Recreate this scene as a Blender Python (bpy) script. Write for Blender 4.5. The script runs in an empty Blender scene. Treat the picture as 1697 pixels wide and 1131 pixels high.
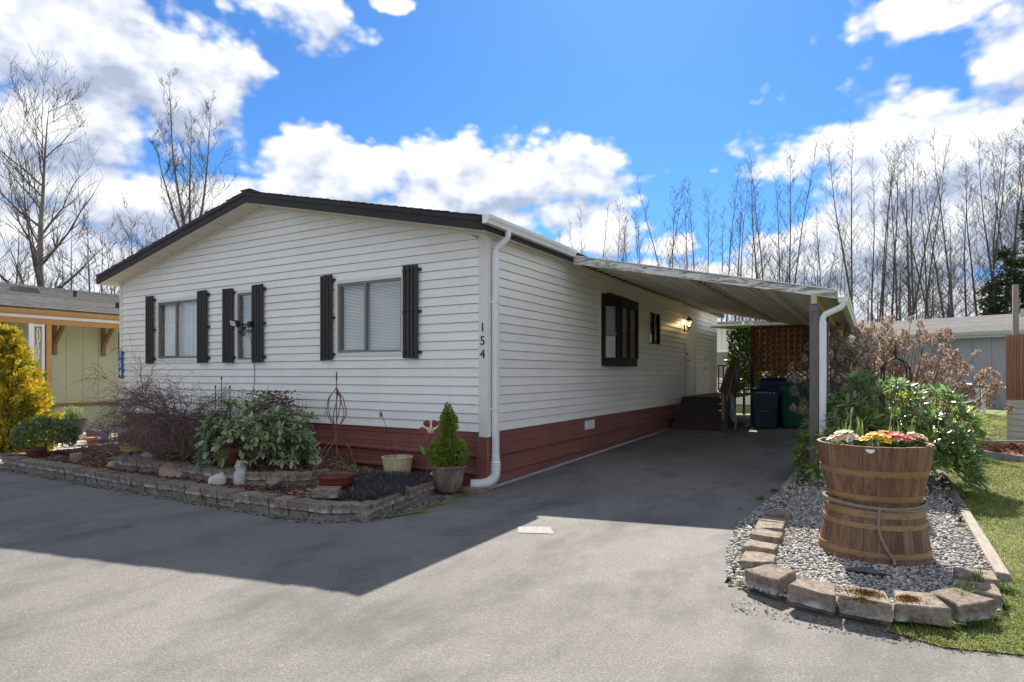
import bpy, bmesh, math, random
import numpy as np
from mathutils import Vector, Matrix, Euler

random.seed(154)
RNG = np.random.default_rng(154)
scene = bpy.context.scene
COL = scene.collection
R = math.radians

# ------------------------------------------------------------------ camera
FOC, PCX, HOR, PW = 1018.0, 848.5, 620.0, 1697.0      # focal length, centre, horizon (photo pixels)
CAM = Vector((4.446, -6.922, 1.55))
YAW = math.atan2(.5057, .8627)
FW = Vector((-math.sin(YAW), math.cos(YAW), 0)); RT = Vector((math.cos(YAW), math.sin(YAW), 0))
cam_d = bpy.data.cameras.new('camera'); cam = bpy.data.objects.new('camera', cam_d); COL.objects.link(cam)
cam.location = CAM; cam.rotation_euler = (R(90), 0, YAW)
cam_d.sensor_width = 36; cam_d.lens = 36 * FOC / PW
cam_d.shift_y = (HOR - 565.5) / PW
cam_d.clip_start = .05; cam_d.clip_end = 2000
scene.camera = cam

# ------------------------------------------------------------------ light and exposure
SUN_VEC = Vector((-.30, .945, 1.0)).normalized()       # towards the sun
SUN_EL = math.asin(SUN_VEC.z); SUN_AZ = math.atan2(SUN_VEC.x, SUN_VEC.y)
SKY_STRENGTH = .065
sun_d = bpy.data.lights.new('sun', 'SUN'); sun = bpy.data.objects.new('sun', sun_d); COL.objects.link(sun)
sun_d.energy = 3.2; sun_d.angle = R(.55); sun_d.color = (1, .93, .82)
sun.rotation_euler = SUN_VEC.to_track_quat('Z', 'Y').to_euler()
vs = scene.view_settings
scene.display_settings.display_device = 'sRGB'
vs.view_transform = 'Standard'; vs.look = 'None'; vs.gamma = 1; vs.use_curve_mapping = False
vs.exposure = 1.72
scene.render.engine = 'CYCLES'
scene.cycles.use_denoising = True
scene.cycles.max_bounces = 6; scene.cycles.diffuse_bounces = 4; scene.cycles.transparent_max_bounces = 12

world = bpy.data.worlds.new('World'); scene.world = world; world.use_nodes = True
NT = world.node_tree
for n in list(NT.nodes): NT.nodes.remove(n)
def N(t, **k):
    n = NT.nodes.new(t)
    for a, b in k.items(): setattr(n, a, b)
    return n
def L(a, b): NT.links.new(a, b)
def M(op, a, b=None, c=None, clamp=False):
    n = N('ShaderNodeMath', operation=op); n.use_clamp = clamp
    for i, x in enumerate((a, b, c)):
        if x is None: continue
        if isinstance(x, (int, float)): n.inputs[i].default_value = x
        else: L(x, n.inputs[i])
    return n.outputs[0]
def pix_dir(px, py):
    d = FW + RT * ((px - PCX) / FOC) + Vector((0, 0, 1)) * ((HOR - py) / FOC)
    return d.normalized()
def pix_ae(px, py):                                    # azimuth from the way the view faces, and elevation
    d = pix_dir(px, py); return math.atan2(d.dot(RT), d.dot(FW)), math.asin(d.z)

sky = N('ShaderNodeTexSky', sky_type='NISHITA'); sky.sun_disc = False
sky.sun_elevation = SUN_EL; sky.sun_rotation = SUN_AZ
sky.air_density = 1.0; sky.dust_density = .3; sky.ozone_density = 2.2; sky.altitude = 50
tc = N('ShaderNodeTexCoord'); sep = N('ShaderNodeSeparateXYZ'); L(tc.outputs['Generated'], sep.inputs[0])
az = M('ARCTAN2', M('ADD', M('MULTIPLY', sep.outputs[0], RT.x), M('MULTIPLY', sep.outputs[1], RT.y)), M('ADD', M('MULTIPLY', sep.outputs[0], FW.x), M('MULTIPLY', sep.outputs[1], FW.y)))
el = M('ARCSINE', sep.outputs[2])
# clouds: (pixel x, pixel y, half width, half height, weight) turned into directions of the sky
CLOUDS = [(150, 70, 190, 120, 1), (300, 150, 130, 110, .95), (60, 190, 160, 110, .85), (480, 10, 120, 50, .7), (390, 200, 60, 40, .55),
          (560, 290, 120, 58, .95), (760, 300, 110, 55, .9), (890, 290, 170, 72, 1), (640, 350, 260, 50, .9), (960, 370, 150, 50, .9),
          (1560, 260, 230, 80, 1), (1640, 330, 260, 120, 1), (1450, 400, 220, 90, .85), (1560, 10, 110, 30, .75), (1670, 90, 80, 90, .7),
          (200, 330, 260, 70, .85), (100, 440, 330, 90, .9), (1200, 470, 420, 60, .75), (1150, 400, 90, 40, .5), (650, 2, 60, 14, .5), (-200, 120, 200, 130, .9),
          (1900, 150, 260, 120, .9), (1050, 545, 420, 70, .95), (1500, 520, 330, 80, 1), (120, 530, 420, 80, .95)]
# extra clouds outside the view, bigger and denser, added to raise the ambient light
_r = random.Random(5)
sky_blobs = []
for (px, py, w, h, k) in CLOUDS:
    a, e = pix_ae(px, py); sky_blobs.append((a, e, w / FOC * .95, h / FOC * .95, k))
for i in range(16):
    a = (1 if i % 2 else -1) * (R(66) + (i // 2) / 8 * R(112)) + _r.uniform(-.1, .1); e = _r.uniform(.1, 1.2)
    sky_blobs.append((a, e, _r.uniform(.45, .75), _r.uniform(.28, .45), _r.uniform(.95, 1.15)))
vec = N('ShaderNodeCombineXYZ'); L(az, vec.inputs[0]); L(M('MULTIPLY', el, 1.5), vec.inputs[1])
def noise2(v, scale, detail, rough):
    n = N('ShaderNodeTexNoise', noise_dimensions='2D'); n.inputs['Scale'].default_value = scale; n.inputs['Detail'].default_value = detail; n.inputs['Roughness'].default_value = rough; L(v, n.inputs['Vector']); return n
warp = noise2(vec.outputs[0], 6, 1, .5)
wv = N('ShaderNodeVectorMath', operation='MULTIPLY_ADD'); L(warp.outputs['Color'], wv.inputs[0]); wv.inputs[1].default_value = (.14, .12, 0); L(vec.outputs[0], wv.inputs[2])
def blobs(vsock):
    acc = None
    for (a, e, w, h, k) in sky_blobs:                  # weight minus the distance in units of the cloud's size
        sc = N('ShaderNodeVectorMath', operation='MULTIPLY_ADD'); L(vsock, sc.inputs[0])
        sc.inputs[1].default_value = (1 / w, 1 / (1.5 * h), 0); sc.inputs[2].default_value = (-(a + .07) / w, -(1.5 * e + .06) / (1.5 * h), 0)
        ln = N('ShaderNodeVectorMath', operation='LENGTH'); L(sc.outputs[0], ln.inputs[0])
        v = M('SUBTRACT', k, ln.outputs['Value']); acc = v if acc is None else M('MAXIMUM', acc, v)
    return acc
acc = blobs(wv.outputs[0]); wup = N('ShaderNodeVectorMath', operation='ADD'); L(wv.outputs[0], wup.inputs[0]); wup.inputs[1].default_value = (-.01, .05, 0); acc1 = blobs(wup.outputs[0])
def puff(v): 
    n = noise2(v, 7, 6, .53); vo = N('ShaderNodeTexVoronoi', voronoi_dimensions='2D'); vo.inputs['Scale'].default_value = 15; vo.inputs['Detail'].default_value = 2; vo.inputs['Roughness'].default_value = .6; L(v, vo.inputs['Vector'])
    return M('ADD', M('MULTIPLY', n.outputs[0], 1.5), M('MULTIPLY', vo.outputs[0], -.42))
p0 = puff(vec.outputs[0]); up = N('ShaderNodeVectorMath', operation='ADD'); L(vec.outputs[0], up.inputs[0]); up.inputs[1].default_value = (-.006, .034, 0); p1 = puff(up.outputs[0])
d0 = M('ADD', M('MAXIMUM', acc, -.9), M('SUBTRACT', p0, .36))
mr = N('ShaderNodeMapRange', interpolation_type='SMOOTHSTEP'); L(d0, mr.inputs[0]); mr.inputs[1].default_value = -.10; mr.inputs[2].default_value = .34
lit = M('ADD', M('ADD', M('MULTIPLY', M('SUBTRACT', p0, p1), .95), M('MULTIPLY', M('SUBTRACT', acc, acc1), .75)), .45, clamp=True)
lit = M('SUBTRACT', lit, M('MULTIPLY', M('MAXIMUM', d0, 0), .20), clamp=True)
cr = N('ShaderNodeValToRGB'); L(lit, cr.inputs[0]); e = cr.color_ramp.elements
e[0].position = .0; e[0].color = (.15, .172, .222, 1); e[1].position = .95; e[1].color = (.42, .405, .385, 1)
m_ = e.new(.40); m_.color = (.265, .28, .312, 1)
deep = N('ShaderNodeMixRGB', blend_type='MULTIPLY'); deep.inputs[0].default_value = 1; L(sky.outputs[0], deep.inputs[1]); deep.inputs[2].default_value = (.23, .455, .70, 1)
cbr = N('ShaderNodeVectorMath', operation='SCALE'); L(cr.outputs[0], cbr.inputs[0]); cbr.inputs['Scale'].default_value = 1 / SKY_STRENGTH
mixc = N('ShaderNodeMixRGB'); L(M('MULTIPLY', mr.outputs[0], .97), mixc.inputs[0]); L(deep.outputs[0], mixc.inputs[1]); L(cbr.outputs[0], mixc.inputs[2])
bgn = N('ShaderNodeBackground'); L(mixc.outputs[0], bgn.inputs[0]); bgn.inputs[1].default_value = SKY_STRENGTH
world.cycles.sampling_method = 'NONE'
wo = N('ShaderNodeOutputWorld'); L(bgn.outputs[0], wo.inputs[0])

# ------------------------------------------------------------------ terrain height and pixel helpers
YS = [-400, -60, -20, 0, 4, 9] + list(range(11, 27, 2)) + [40, 80, 160, 400]
def _h(y):
    y = min(max(y, 0), 25); return .0177 * y + .0008 * max(0, y - 9) ** 2
HS = [_h(y) for y in YS]
def hz(y): return float(np.interp(y, YS, HS))
def ray(px, py): return FW + RT * ((px - PCX) / FOC) + Vector((0, 0, 1)) * ((HOR - py) / FOC)
def at(px, py, up=0.):                                 # the point of the ground (raised by up) seen at a pixel
    d = ray(px, py); z = up; p = None
    for _ in range(12):
        p = CAM + d * ((z - CAM.z) / d.z); z = hz(p.y) + up
    return p
def at_x(px, py, x): d = ray(px, py); return CAM + d * ((x - CAM.x) / d.x)
def at_y(px, py, y): d = ray(px, py); return CAM + d * ((y - CAM.y) / d.y)
def at_d(px, py, dep): return CAM + ray(px, py) * dep
def ground_pt(px, dep):
    p = CAM + (FW + RT * ((px - PCX) / FOC)) * dep; p.z = hz(p.y); return p

# ------------------------------------------------------------------ mesh helpers
def np_mesh(name, V, F_, cols=None, smooth=False):
    V = np.asarray(V, dtype=np.float32).reshape(-1, 3); F_ = np.asarray(F_, dtype=np.int32); m, k = F_.shape
    me = bpy.data.meshes.new(name); me.vertices.add(len(V)); me.vertices.foreach_set('co', V.ravel())
    me.loops.add(m * k); me.loops.foreach_set('vertex_index', F_.ravel())
    me.polygons.add(m); me.polygons.foreach_set('loop_start', np.arange(0, m * k, k, dtype=np.int32)); 
    me.polygons.foreach_set('use_smooth', np.full(m, smooth, dtype=bool))
    me.update(calc_edges=True)
    if cols is not None:
        c = np.ones((len(V), 4), dtype=np.float32); c[:, :3] = cols
        at_ = me.attributes.new('col', 'FLOAT_COLOR', 'POINT'); at_.data.foreach_set('color', c.ravel())
    return me
def inst(bv, bf, mats, locs, cols=None):               # many small pieces as one mesh
    bv = np.asarray(bv, dtype=float); bf = np.asarray(bf); n = len(locs)
    V = np.einsum('nij,vj->nvi', mats, bv) + np.asarray(locs)[:, None, :]
    F_ = bf[None] + (np.arange(n) * len(bv))[:, None, None]
    c = None if cols is None else np.repeat(np.asarray(cols), len(bv), axis=0)
    return V.reshape(-1, 3), F_.reshape(-1, bf.shape[1]), c
def basis(d, roll=None, n=None):                       # rotation matrices whose y axis is d
    d = np.asarray(d, float); d = d / np.linalg.norm(d, axis=1, keepdims=True)
    ref = np.tile([0, 0, 1.], (len(d), 1)); ref[np.abs(d[:, 2]) > .95] = [1, 0, 0]
    x = np.cross(d, ref); x /= np.linalg.norm(x, axis=1, keepdims=True); z = np.cross(x, d)
    if roll is not None:
        c, s = np.cos(roll)[:, None], np.sin(roll)[:, None]; x, z = x * c + z * s, z * c - x * s
    return np.stack([x, d, z], axis=2)
def rnd_dir(n, zmin=-1, zmax=1, rng=RNG):
    z = rng.uniform(zmin, zmax, n); a = rng.uniform(0, 2 * np.pi, n); r = np.sqrt(1 - z * z)
    return np.stack([r * np.cos(a), r * np.sin(a), z], 1)

class MB:
    def __init__(s): s.v = []; s.f = []
    def add(s, vs_, fs):
        o = len(s.v); s.v += [tuple(v) for v in vs_]; s.f += [[i + o for i in f] for f in fs]; return s
    def hexa(s, p):
        return s.add(p, [(3, 2, 1, 0), (4, 5, 6, 7), (0, 1, 5, 4), (1, 2, 6, 5), (2, 3, 7, 6), (3, 0, 4, 7)])
    def box(s, x0, x1, y0, y1, z0, z1):
        return s.hexa([(x0, y0, z0), (x1, y0, z0), (x1, y1, z0), (x0, y1, z0), (x0, y0, z1), (x1, y0, z1), (x1, y1, z1), (x0, y1, z1)])
    def bar(s, p, q, w, h, up=(0, 0, 1)):
        p, q, up = Vector(p), Vector(q), Vector(up); d = (q - p).normalized(); sx = d.cross(up).normalized() * (w / 2); sz = sx.normalized().cross(d) * (h / 2)
        return s.hexa([p - sx - sz, p + sx - sz, q + sx - sz, q - sx - sz, p - sx + sz, p + sx + sz, q + sx + sz, q - sx + sz])
    def prism(s, poly, fn, a0, a1):
        n = len(poly); v = [fn(p, a0) for p in poly] + [fn(p, a1) for p in poly]
        return s.add(v, [tuple(range(n)), tuple(range(2 * n - 1, n - 1, -1))] + [(i, n + i, n + (i + 1) % n, (i + 1) % n) for i in range(n)])
    def tube(s, pts, rad, n=6, cap=True):
        pts = [Vector(p) for p in pts]; m = len(pts)
        if not hasattr(rad, '__len__'): rad = [rad] * m
        t = (pts[1] - pts[0]).normalized(); u = t.orthogonal().normalized(); v = []
        for i in range(m):
            t2 = (pts[min(i + 1, m - 1)] - pts[max(i - 1, 0)])
            t2 = t2.normalized() if t2.length > 1e-9 else t
            u = (u - t2 * u.dot(t2)); u = u.normalized() if u.length > 1e-6 else t2.orthogonal().normalized(); w = t2.cross(u); t = t2
            for k in range(n):
                a = 2 * math.pi * k / n; v.append(pts[i] + (u * math.cos(a) + w * math.sin(a)) * rad[i])
        f = [(i * n + k, i * n + (k + 1) % n, (i + 1) * n + (k + 1) % n, (i + 1) * n + k) for i in range(m - 1) for k in range(n)]
        if cap: f += [tuple(range(n - 1, -1, -1)), tuple((m - 1) * n + k for k in range(n))]
        return s.add(v, f)
    def lathe(s, prof, n=24, c=(0, 0, 0)):
        v = []; m = len(prof)
        for (r, z) in prof:
            for k in range(n):
                a = 2 * math.pi * k / n; v.append((c[0] + r * math.cos(a), c[1] + r * math.sin(a), c[2] + z))
        f = [(i * n + k, i * n + (k + 1) % n, (i + 1) * n + (k + 1) % n, (i + 1) * n + k) for i in range(m - 1) for k in range(n)]
        return s.add(v, f)
    def mesh(s, name, smooth=False, bevel=0, seg=1, fix=True):
        me = bpy.data.meshes.new(name); me.from_pydata(s.v, [], s.f)
        if fix or bevel:
            bm = bmesh.new(); bm.from_mesh(me)
            if bevel: bmesh.ops.bevel(bm, geom=bm.edges[:], offset=bevel, segments=seg, affect='EDGES', clamp_overlap=True)
            bmesh.ops.recalc_face_normals(bm, faces=bm.faces[:]); bm.to_mesh(me); bm.free()
        if smooth:
            me.polygons.foreach_set('use_smooth', np.ones(len(me.polygons), bool)); me.set_sharp_from_angle(angle=R(38))
        return me
    def build(s, name, mat, parent=None, smooth=False, bevel=0, seg=1, loc=None, kind=None, fix=True):
        return obj(name, s.mesh(name, smooth, bevel, seg, fix), mat, parent, loc, kind=kind)

def obj(name, me, mat=None, parent=None, loc=None, rot=None, scale=None, kind=None):
    o = bpy.data.objects.new(name, me); COL.objects.link(o)
    if mat is not None and len(me.materials) == 0: me.materials.append(mat)
    if parent is not None: o.parent = parent
    if loc is not None: o.location = loc
    if rot is not None: o.rotation_euler = rot
    if scale is not None: o.scale = scale
    if kind: o['kind'] = kind
    return o
def tag(o, label, cat, group=None):
    o['label'] = label; o['category'] = cat
    if group: o['group'] = group
    return o
def thing(name, label, cat, loc=(0, 0, 0), rz=0, group=None):
    o = bpy.data.objects.new(name, None); COL.objects.link(o); o.location = loc; o.rotation_euler = (0, 0, rz); o.empty_display_size = .2
    return tag(o, label, cat, group)
def struct(o): o['kind'] = 'structure'; return o
def text_mesh(txt, size, depth=.004):                  # lettering as a mesh lying in the local xy plane, centred
    cu = bpy.data.curves.new('t', 'FONT'); cu.body = txt; cu.size = size; cu.extrude = depth; cu.align_x = 'CENTER'; cu.align_y = 'CENTER'; cu.resolution_u = 3
    o = bpy.data.objects.new('t', cu); COL.objects.link(o); dg = bpy.context.evaluated_depsgraph_get(); dg.update()
    me = bpy.data.meshes.new_from_object(o.evaluated_get(dg)); bpy.data.objects.remove(o); bpy.data.curves.remove(cu); me.materials.clear(); return me

# ------------------------------------------------------------------ materials
class MT:
    def __init__(s, name, rough=.6, metal=0, spec=.5):
        s.m = bpy.data.materials.new(name); s.m.use_nodes = True; s.t = s.m.node_tree; s.b = s.t.nodes['Principled BSDF']
        s.b.inputs['Roughness'].default_value = rough; s.b.inputs['Metallic'].default_value = metal
        s.b.inputs['Specular IOR Level'].default_value = spec; s._tc = None; s.bmp = None
    def n(s, t, **k):
        n = s.t.nodes.new(t)
        for a, b in k.items(): setattr(n, a, b)
        return n
    def l(s, a, b): s.t.links.new(a, b)
    def tc(s, which='Object'):
        if s._tc is None: s._tc = s.n('ShaderNodeTexCoord')
        return s._tc.outputs[which]
    def mapped(s, scale=(1, 1, 1), which='Object', rndoff=False):
        mp = s.n('ShaderNodeMapping'); s.l(s.tc(which), mp.inputs[0]); mp.inputs['Scale'].default_value = scale
        if rndoff:
            oi = s.n('ShaderNodeObjectInfo'); mu = s.n('ShaderNodeVectorMath', operation='SCALE'); mu.inputs[0].default_value = (13, 29, 7); s.l(oi.outputs['Random'], mu.inputs['Scale']); s.l(mu.outputs[0], mp.inputs['Location'])
        return mp.outputs[0]
    def noise(s, scale, detail=4, rough=.55, vec=None, dist=0):
        n = s.n('ShaderNodeTexNoise'); n.inputs['Scale'].default_value = scale; n.inputs['Detail'].default_value = detail; n.inputs['Roughness'].default_value = rough; n.inputs['Distortion'].default_value = dist
        s.l(vec if vec is not None else s.tc(), n.inputs['Vector']); return n.outputs[0]
    def ramp(s, fac, stops):
        r = s.n('ShaderNodeValToRGB'); s.l(fac, r.inputs[0]); e = r.color_ramp.elements
        while len(e) < len(stops): e.new(.5)
        for x, (p, c) in zip(e, stops): x.position = p; x.color = (*c, 1) if hasattr(c, '__len__') else (c, c, c, 1)
        return r.outputs[0]
    def mix(s, fac, a, b, mode='MIX'):
        n = s.n('ShaderNodeMixRGB', blend_type=mode)
        for i, x in zip((0, 1, 2), (fac, a, b)):
            if isinstance(x, (int, float)): n.inputs[i].default_value = x if i == 0 else (x, x, x, 1)
            elif isinstance(x, tuple): n.inputs[i].default_value = (*x, 1)
            else: s.l(x, n.inputs[i])
        return n.outputs[0]
    def tint(s, col, amt):                             # each object a little lighter or darker
        oi = s.n('ShaderNodeObjectInfo'); mr = s.n('ShaderNodeMapRange'); s.l(oi.outputs['Random'], mr.inputs[0]); mr.inputs[3].default_value = 1 - amt; mr.inputs[4].default_value = 1 + amt
        hs = s.n('ShaderNodeHueSaturation'); s.l(mr.outputs[0], hs.inputs['Value']); s.l(col, hs.inputs['Color']); return hs.outputs[0]
    def vcol(s): a = s.n('ShaderNodeAttribute', attribute_name='col'); return a.outputs['Color']
    def col(s, c):
        if isinstance(c, tuple): s.b.inputs['Base Color'].default_value = (*c, 1)
        else: s.l(c, s.b.inputs['Base Color'])
        return s
    def rough(s, fac, lo, hi):
        mr = s.n('ShaderNodeMapRange'); s.l(fac, mr.inputs[0]); mr.inputs[3].default_value = lo; mr.inputs[4].default_value = hi; s.l(mr.outputs[0], s.b.inputs['Roughness']); return s
    def bump(s, h, st=.3, dist=.01):
        b = s.n('ShaderNodeBump'); b.inputs['Strength'].default_value = st; b.inputs['Distance'].default_value = dist; s.l(h, b.inputs['Height'])
        if s.bmp is not None: s.l(s.bmp, b.inputs['Normal'])
        s.bmp = b.outputs[0]; s.l(s.bmp, s.b.inputs['Normal']); return s
def simple(name, c1, c2=None, scale=8, rough=.6, metal=0, bump=0, bscale=60, tint=0, stretch=(1, 1, 1), bdist=.004, spec=.5, rndoff=False):
    m = MT(name, rough, metal, spec); v = m.mapped(stretch, rndoff=rndoff)
    c = m.ramp(m.noise(scale, 5, .6, v), [(.3, c1), (.7, c2 or tuple(x * .85 for x in c1))])
    if tint: c = m.tint(c, tint)
    m.col(c)
    if bump: m.bump(m.noise(bscale, 3, .6, v), bump, bdist)
    return m.m
def leafmat(name, rough=.45, trans=.25, spec=.4):
    m = MT(name, rough, spec=spec); c = m.vcol(); m.col(c)
    tr = m.n('ShaderNodeBsdfTranslucent'); m.l(c, tr.inputs[0]); ms = m.n('ShaderNodeMixShader'); ms.inputs[0].default_value = trans
    out = m.t.nodes['Material Output']; m.l(m.b.outputs[0], ms.inputs[1]); m.l(tr.outputs[0], ms.inputs[2]); m.l(ms.outputs[0], out.inputs[0]); return m.m
def glassmat(name, tint=(.98, .99, .985), base=.035, mx=.9):
    m = MT(name); t = m.t; tp = m.n('ShaderNodeBsdfTransparent'); tp.inputs[0].default_value = (*tint, 1)
    gl = m.n('ShaderNodeBsdfGlossy'); gl.inputs['Roughness'].default_value = .02
    fr = m.n('ShaderNodeLayerWeight'); fr.inputs[0].default_value = .5; pw_ = m.n('ShaderNodeMath', operation='POWER'); m.l(fr.outputs['Facing'], pw_.inputs[0]); pw_.inputs[1].default_value = 4; mr = m.n('ShaderNodeMapRange'); m.l(pw_.outputs[0], mr.inputs[0]); mr.inputs[3].default_value = base; mr.inputs[4].default_value = mx
    ms = m.n('ShaderNodeMixShader'); m.l(mr.outputs[0], ms.inputs[0]); m.l(tp.outputs[0], ms.inputs[1]); m.l(gl.outputs[0], ms.inputs[2]); m.l(ms.outputs[0], t.nodes['Material Output'].inputs[0]); return m.m

# ------------------------------------------------------------------ ground, road, driveway, lawn
def sheet(name, x0, x1, y0, y1, lift, mat, parent=None, nx=1, wob=0, seed=0):
    ys = [y0] + [y for y in YS if y0 < y < y1] + [y1]
    if wob:                                             # finer rows for an uneven edge
        ys = sorted(set(ys + list(np.arange(y0, y1, .15))))
    xs = np.linspace(x0, x1, nx + 1); rg = np.random.default_rng(seed); V = []; F_ = []
    for y in ys:
        e0, e1 = (rg.uniform(-wob, wob), rg.uniform(-wob, wob)) if wob else (0, 0)
        for i, x in enumerate(xs): V.append((x + (e0 if i == 0 else e1 if i == nx else 0), y, hz(y) + lift))
    k = nx + 1
    for j in range(len(ys) - 1):
        for i in range(nx): F_.append((j * k + i, j * k + i + 1, (j + 1) * k + i + 1, (j + 1) * k + i))
    return struct(obj(name, np_mesh(name, V, F_), mat, parent))

m = MT('soil_and_turf', .9); a = m.noise(.35, 6); c = m.ramp(a, [(.35, (.10, .13, .035)), (.65, (.17, .19, .055))])
c = m.mix(m.ramp(m.noise(14, 5), [(.45, 0.), (.75, .6)]), c, (.20, .19, .075)); m.col(c).bump(m.noise(60, 4), .6, .03); M_TURF = m.m
m = MT('asphalt', .88, spec=.3)
big = m.noise(.45, 5, .6); mid = m.noise(3.2, 5, .65); fine = m.noise(230, 2, .7); sp = m.n('ShaderNodeTexVoronoi'); sp.inputs['Scale'].default_value = 70; m.l(m.tc(), sp.inputs[0])
c = m.ramp(big, [(.3, (.150, .143, .133)), (.7, (.205, .196, .182))])
c = m.mix(m.ramp(mid, [(.4, 0.), (.75, .35)]), c, (.125, .122, .118)); c = m.mix(.5, c, m.ramp(m.noise(75, 3, .8), [(.3, .12), (.5, .5), (.7, .95)]), 'OVERLAY'); c = m.mix(m.ramp(sp.outputs['Color'], [(.80, 0.), (.9, .28)]), c, (.34, .33, .31))
c = m.mix(m.ramp(m.noise(.9, 6, .7, m.mapped((1.4, .7, 1))), [(.47, 0.), (.66, .75)]), c, (.088, .086, .082))
cr_ = m.n('ShaderNodeTexVoronoi', feature='DISTANCE_TO_EDGE'); cr_.inputs['Scale'].default_value = .55; wv_ = m.n('ShaderNodeMixRGB'); wv_.inputs[0].default_value = .22; m.l(m.tc(), wv_.inputs[1]); nn = m.n('ShaderNodeTexNoise'); nn.inputs['Scale'].default_value = 1.7; nn.inputs['Detail'].default_value = 6; m.l(m.tc(), nn.inputs[0]); m.l(nn.outputs['Color'], wv_.inputs[2]); m.l(wv_.outputs[0], cr_.inputs[0])
ck = m.n('ShaderNodeMath', operation='MULTIPLY'); m.l(m.ramp(cr_.outputs['Distance'], [(.0, .8), (.006, 0.)]), ck.inputs[0]); m.l(m.ramp(m.noise(.35, 3), [(.60, 0.), (.68, .6)]), ck.inputs[1]); c = m.mix(ck.outputs[0], c, (.04, .038, .036))
st = m.ramp(m.noise(1.6, 3, .5), [(.70, 0.), (.76, .5)]); c = m.mix(st, c, (.055, .052, .05))
m.col(c); m.bump(fine, .55, .006).bump(sp.outputs['Distance'], .35, .006); M_ROAD = m.m
m = MT('driveway_asphalt', .85, spec=.3)
big = m.noise(.6, 5, .6); mid = m.noise(2.4, 6, .68); fine = m.noise(230, 2, .7); sp = m.n('ShaderNodeTexVoronoi'); sp.inputs['Scale'].default_value = 110; m.l(m.tc(), sp.inputs[0])
c = m.ramp(big, [(.3, (.105, .105, .106)), (.7, (.145, .145, .143))]); c = m.mix(m.ramp(mid, [(.45, 0.), (.7, .55)]), c, (.075, .076, .080))
c = m.mix(.6, c, m.ramp(fine, [(.25, .22), (.5, .5), (.78, .95)]), 'OVERLAY'); c = m.mix(m.ramp(sp.outputs['Color'], [(.8, 0.), (.9, .5)]), c, (.29, .29, .28))
wet = m.mapped((.5, 1.6, 1)); mo = m.ramp(m.noise(2.1, 5, .6, wet), [(.60, 0.), (.72, .5)]); c = m.mix(mo, c, (.085, .088, .05))
m.col(c); m.bump(fine, .5, .006).bump(sp.outputs['Distance'], .35, .006); M_DRIVE = m.m
M_PATH = simple('pale_concrete', (.50, .44, .37), (.40, .35, .30), 3, .85, bump=.3, bscale=90)
m = MT('bark_mulch', .95); v = m.n('ShaderNodeTexVoronoi'); v.inputs['Scale'].default_value = 38; m.l(m.mapped((1, 2.2, 1)), v.inputs[0])
c = m.ramp(v.outputs['Color'], [(.1, (.05, .026, .018)), (.5, (.15, .065, .042)), (.95, (.27, .15, .10))]); m.col(c).bump(v.outputs['Distance'], .9, .02); M_MULCH = m.m

sheet('ground', -400, 400, -400, 400, -.03, M_TURF, nx=8)
sheet('road', -120, 120, -40, -2.2, .002, M_ROAD, nx=24)
sheet('driveway', -.02, 3.5, -2.2, 13.5, .002, M_ROAD, nx=3, wob=.0)
sheet('driveway_apron', -9.8, -.02, -2.2, 0, .002, M_ROAD, nx=3)
sheet('neighbour_path', -14.2, -8.3, -2.15, 9, .012, M_PATH, nx=2)
sheet('lawn', 5.28, 40, -2.35, 24, .0, M_TURF, nx=10, wob=.05, seed=3)

# ------------------------------------------------------------------ the house
m = MT('vinyl_siding', .42, spec=.4); c = m.ramp(m.noise(1.1, 4), [(.3, (.765, .742, .69)), (.7, (.82, .80, .75))])
c = m.mix(m.ramp(m.noise(5, 6, .7, m.mapped((.35, .35, 2))), [(.5, 0.), (.8, .35)]), c, (.56, .53, .45)); c = m.mix(m.ramp(m.noise(3.5, 5, .7, m.mapped((2.5, 2.5, .25))), [(.55, 0.), (.8, .22)]), c, (.50, .47, .40)); c = m.tint(c, .035); m.col(c).bump(m.noise(70, 3, .6, m.mapped((.12, .12, 1))), .08, .003); M_SIDE = m.m
M_TRIMW = simple('cream_trim', (.70, .68, .62), (.64, .62, .56), 4, .5)
M_WHITE = simple('white_gutter_paint', (.80, .80, .80), (.70, .70, .69), 5, .4, bump=.05)
M_SOFF = simple('soffit_panel', (.70, .66, .57), (.62, .58, .49), 3, .6)
M_FASC = simple('dark_fascia_paint', (.022, .019, .023), (.032, .028, .031), 3, .6, bump=.12, bscale=40, spec=.25)
M_SHING = simple('dark_shingle', (.035, .034, .034), (.085, .08, .075), 30, .95, bump=.6, bscale=200, tint=.3)
m = MT('maroon_skirting', .3, spec=.6); c = m.ramp(m.noise(2.2, 5, .65, m.mapped((.6, .6, 2))), [(.3, (.185, .068, .058)), (.7, (.27, .104, .086))]); c = m.mix(m.ramp(m.noise(18, 4), [(.62, 0.), (.78, .25)]), c, (.30, .17, .13)); m.col(m.tint(c, .05)); M_SKIRT = m.m
M_SHUT = simple('dark_brown_shutter', (.034, .027, .026), (.048, .039, .037), 12, .55, tint=.1, spec=.3)
M_ALU = simple('bronze_window_frame', (.22, .21, .19), (.17, .16, .15), 6, .4, metal=.4)
M_DKFRAME = simple('black_brown_window_frame', (.014, .010, .010), (.022, .016, .016), 6, .5, spec=.2)
M_GLASS = glassmat('window_glass')
M_ROOM = simple('dim_room', (.10, .095, .085), (.08, .075, .07), 2, .9)
M_BLIND = simple('white_blind', (.93, .93, .92), (.90, .90, .89), 3, .5)
m = MT('sheer_curtain', .8); m.col(m.ramp(m.noise(14, 3, .5, m.mapped((1, 1, .05))), [(.3, (.80, .82, .84)), (.7, (.94, .95, .95))])); M_CURT = m.m
M_GALV = simple('galvanised_strip', (.45, .47, .49), (.33, .35, .37), 10, .45, metal=.6)
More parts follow.
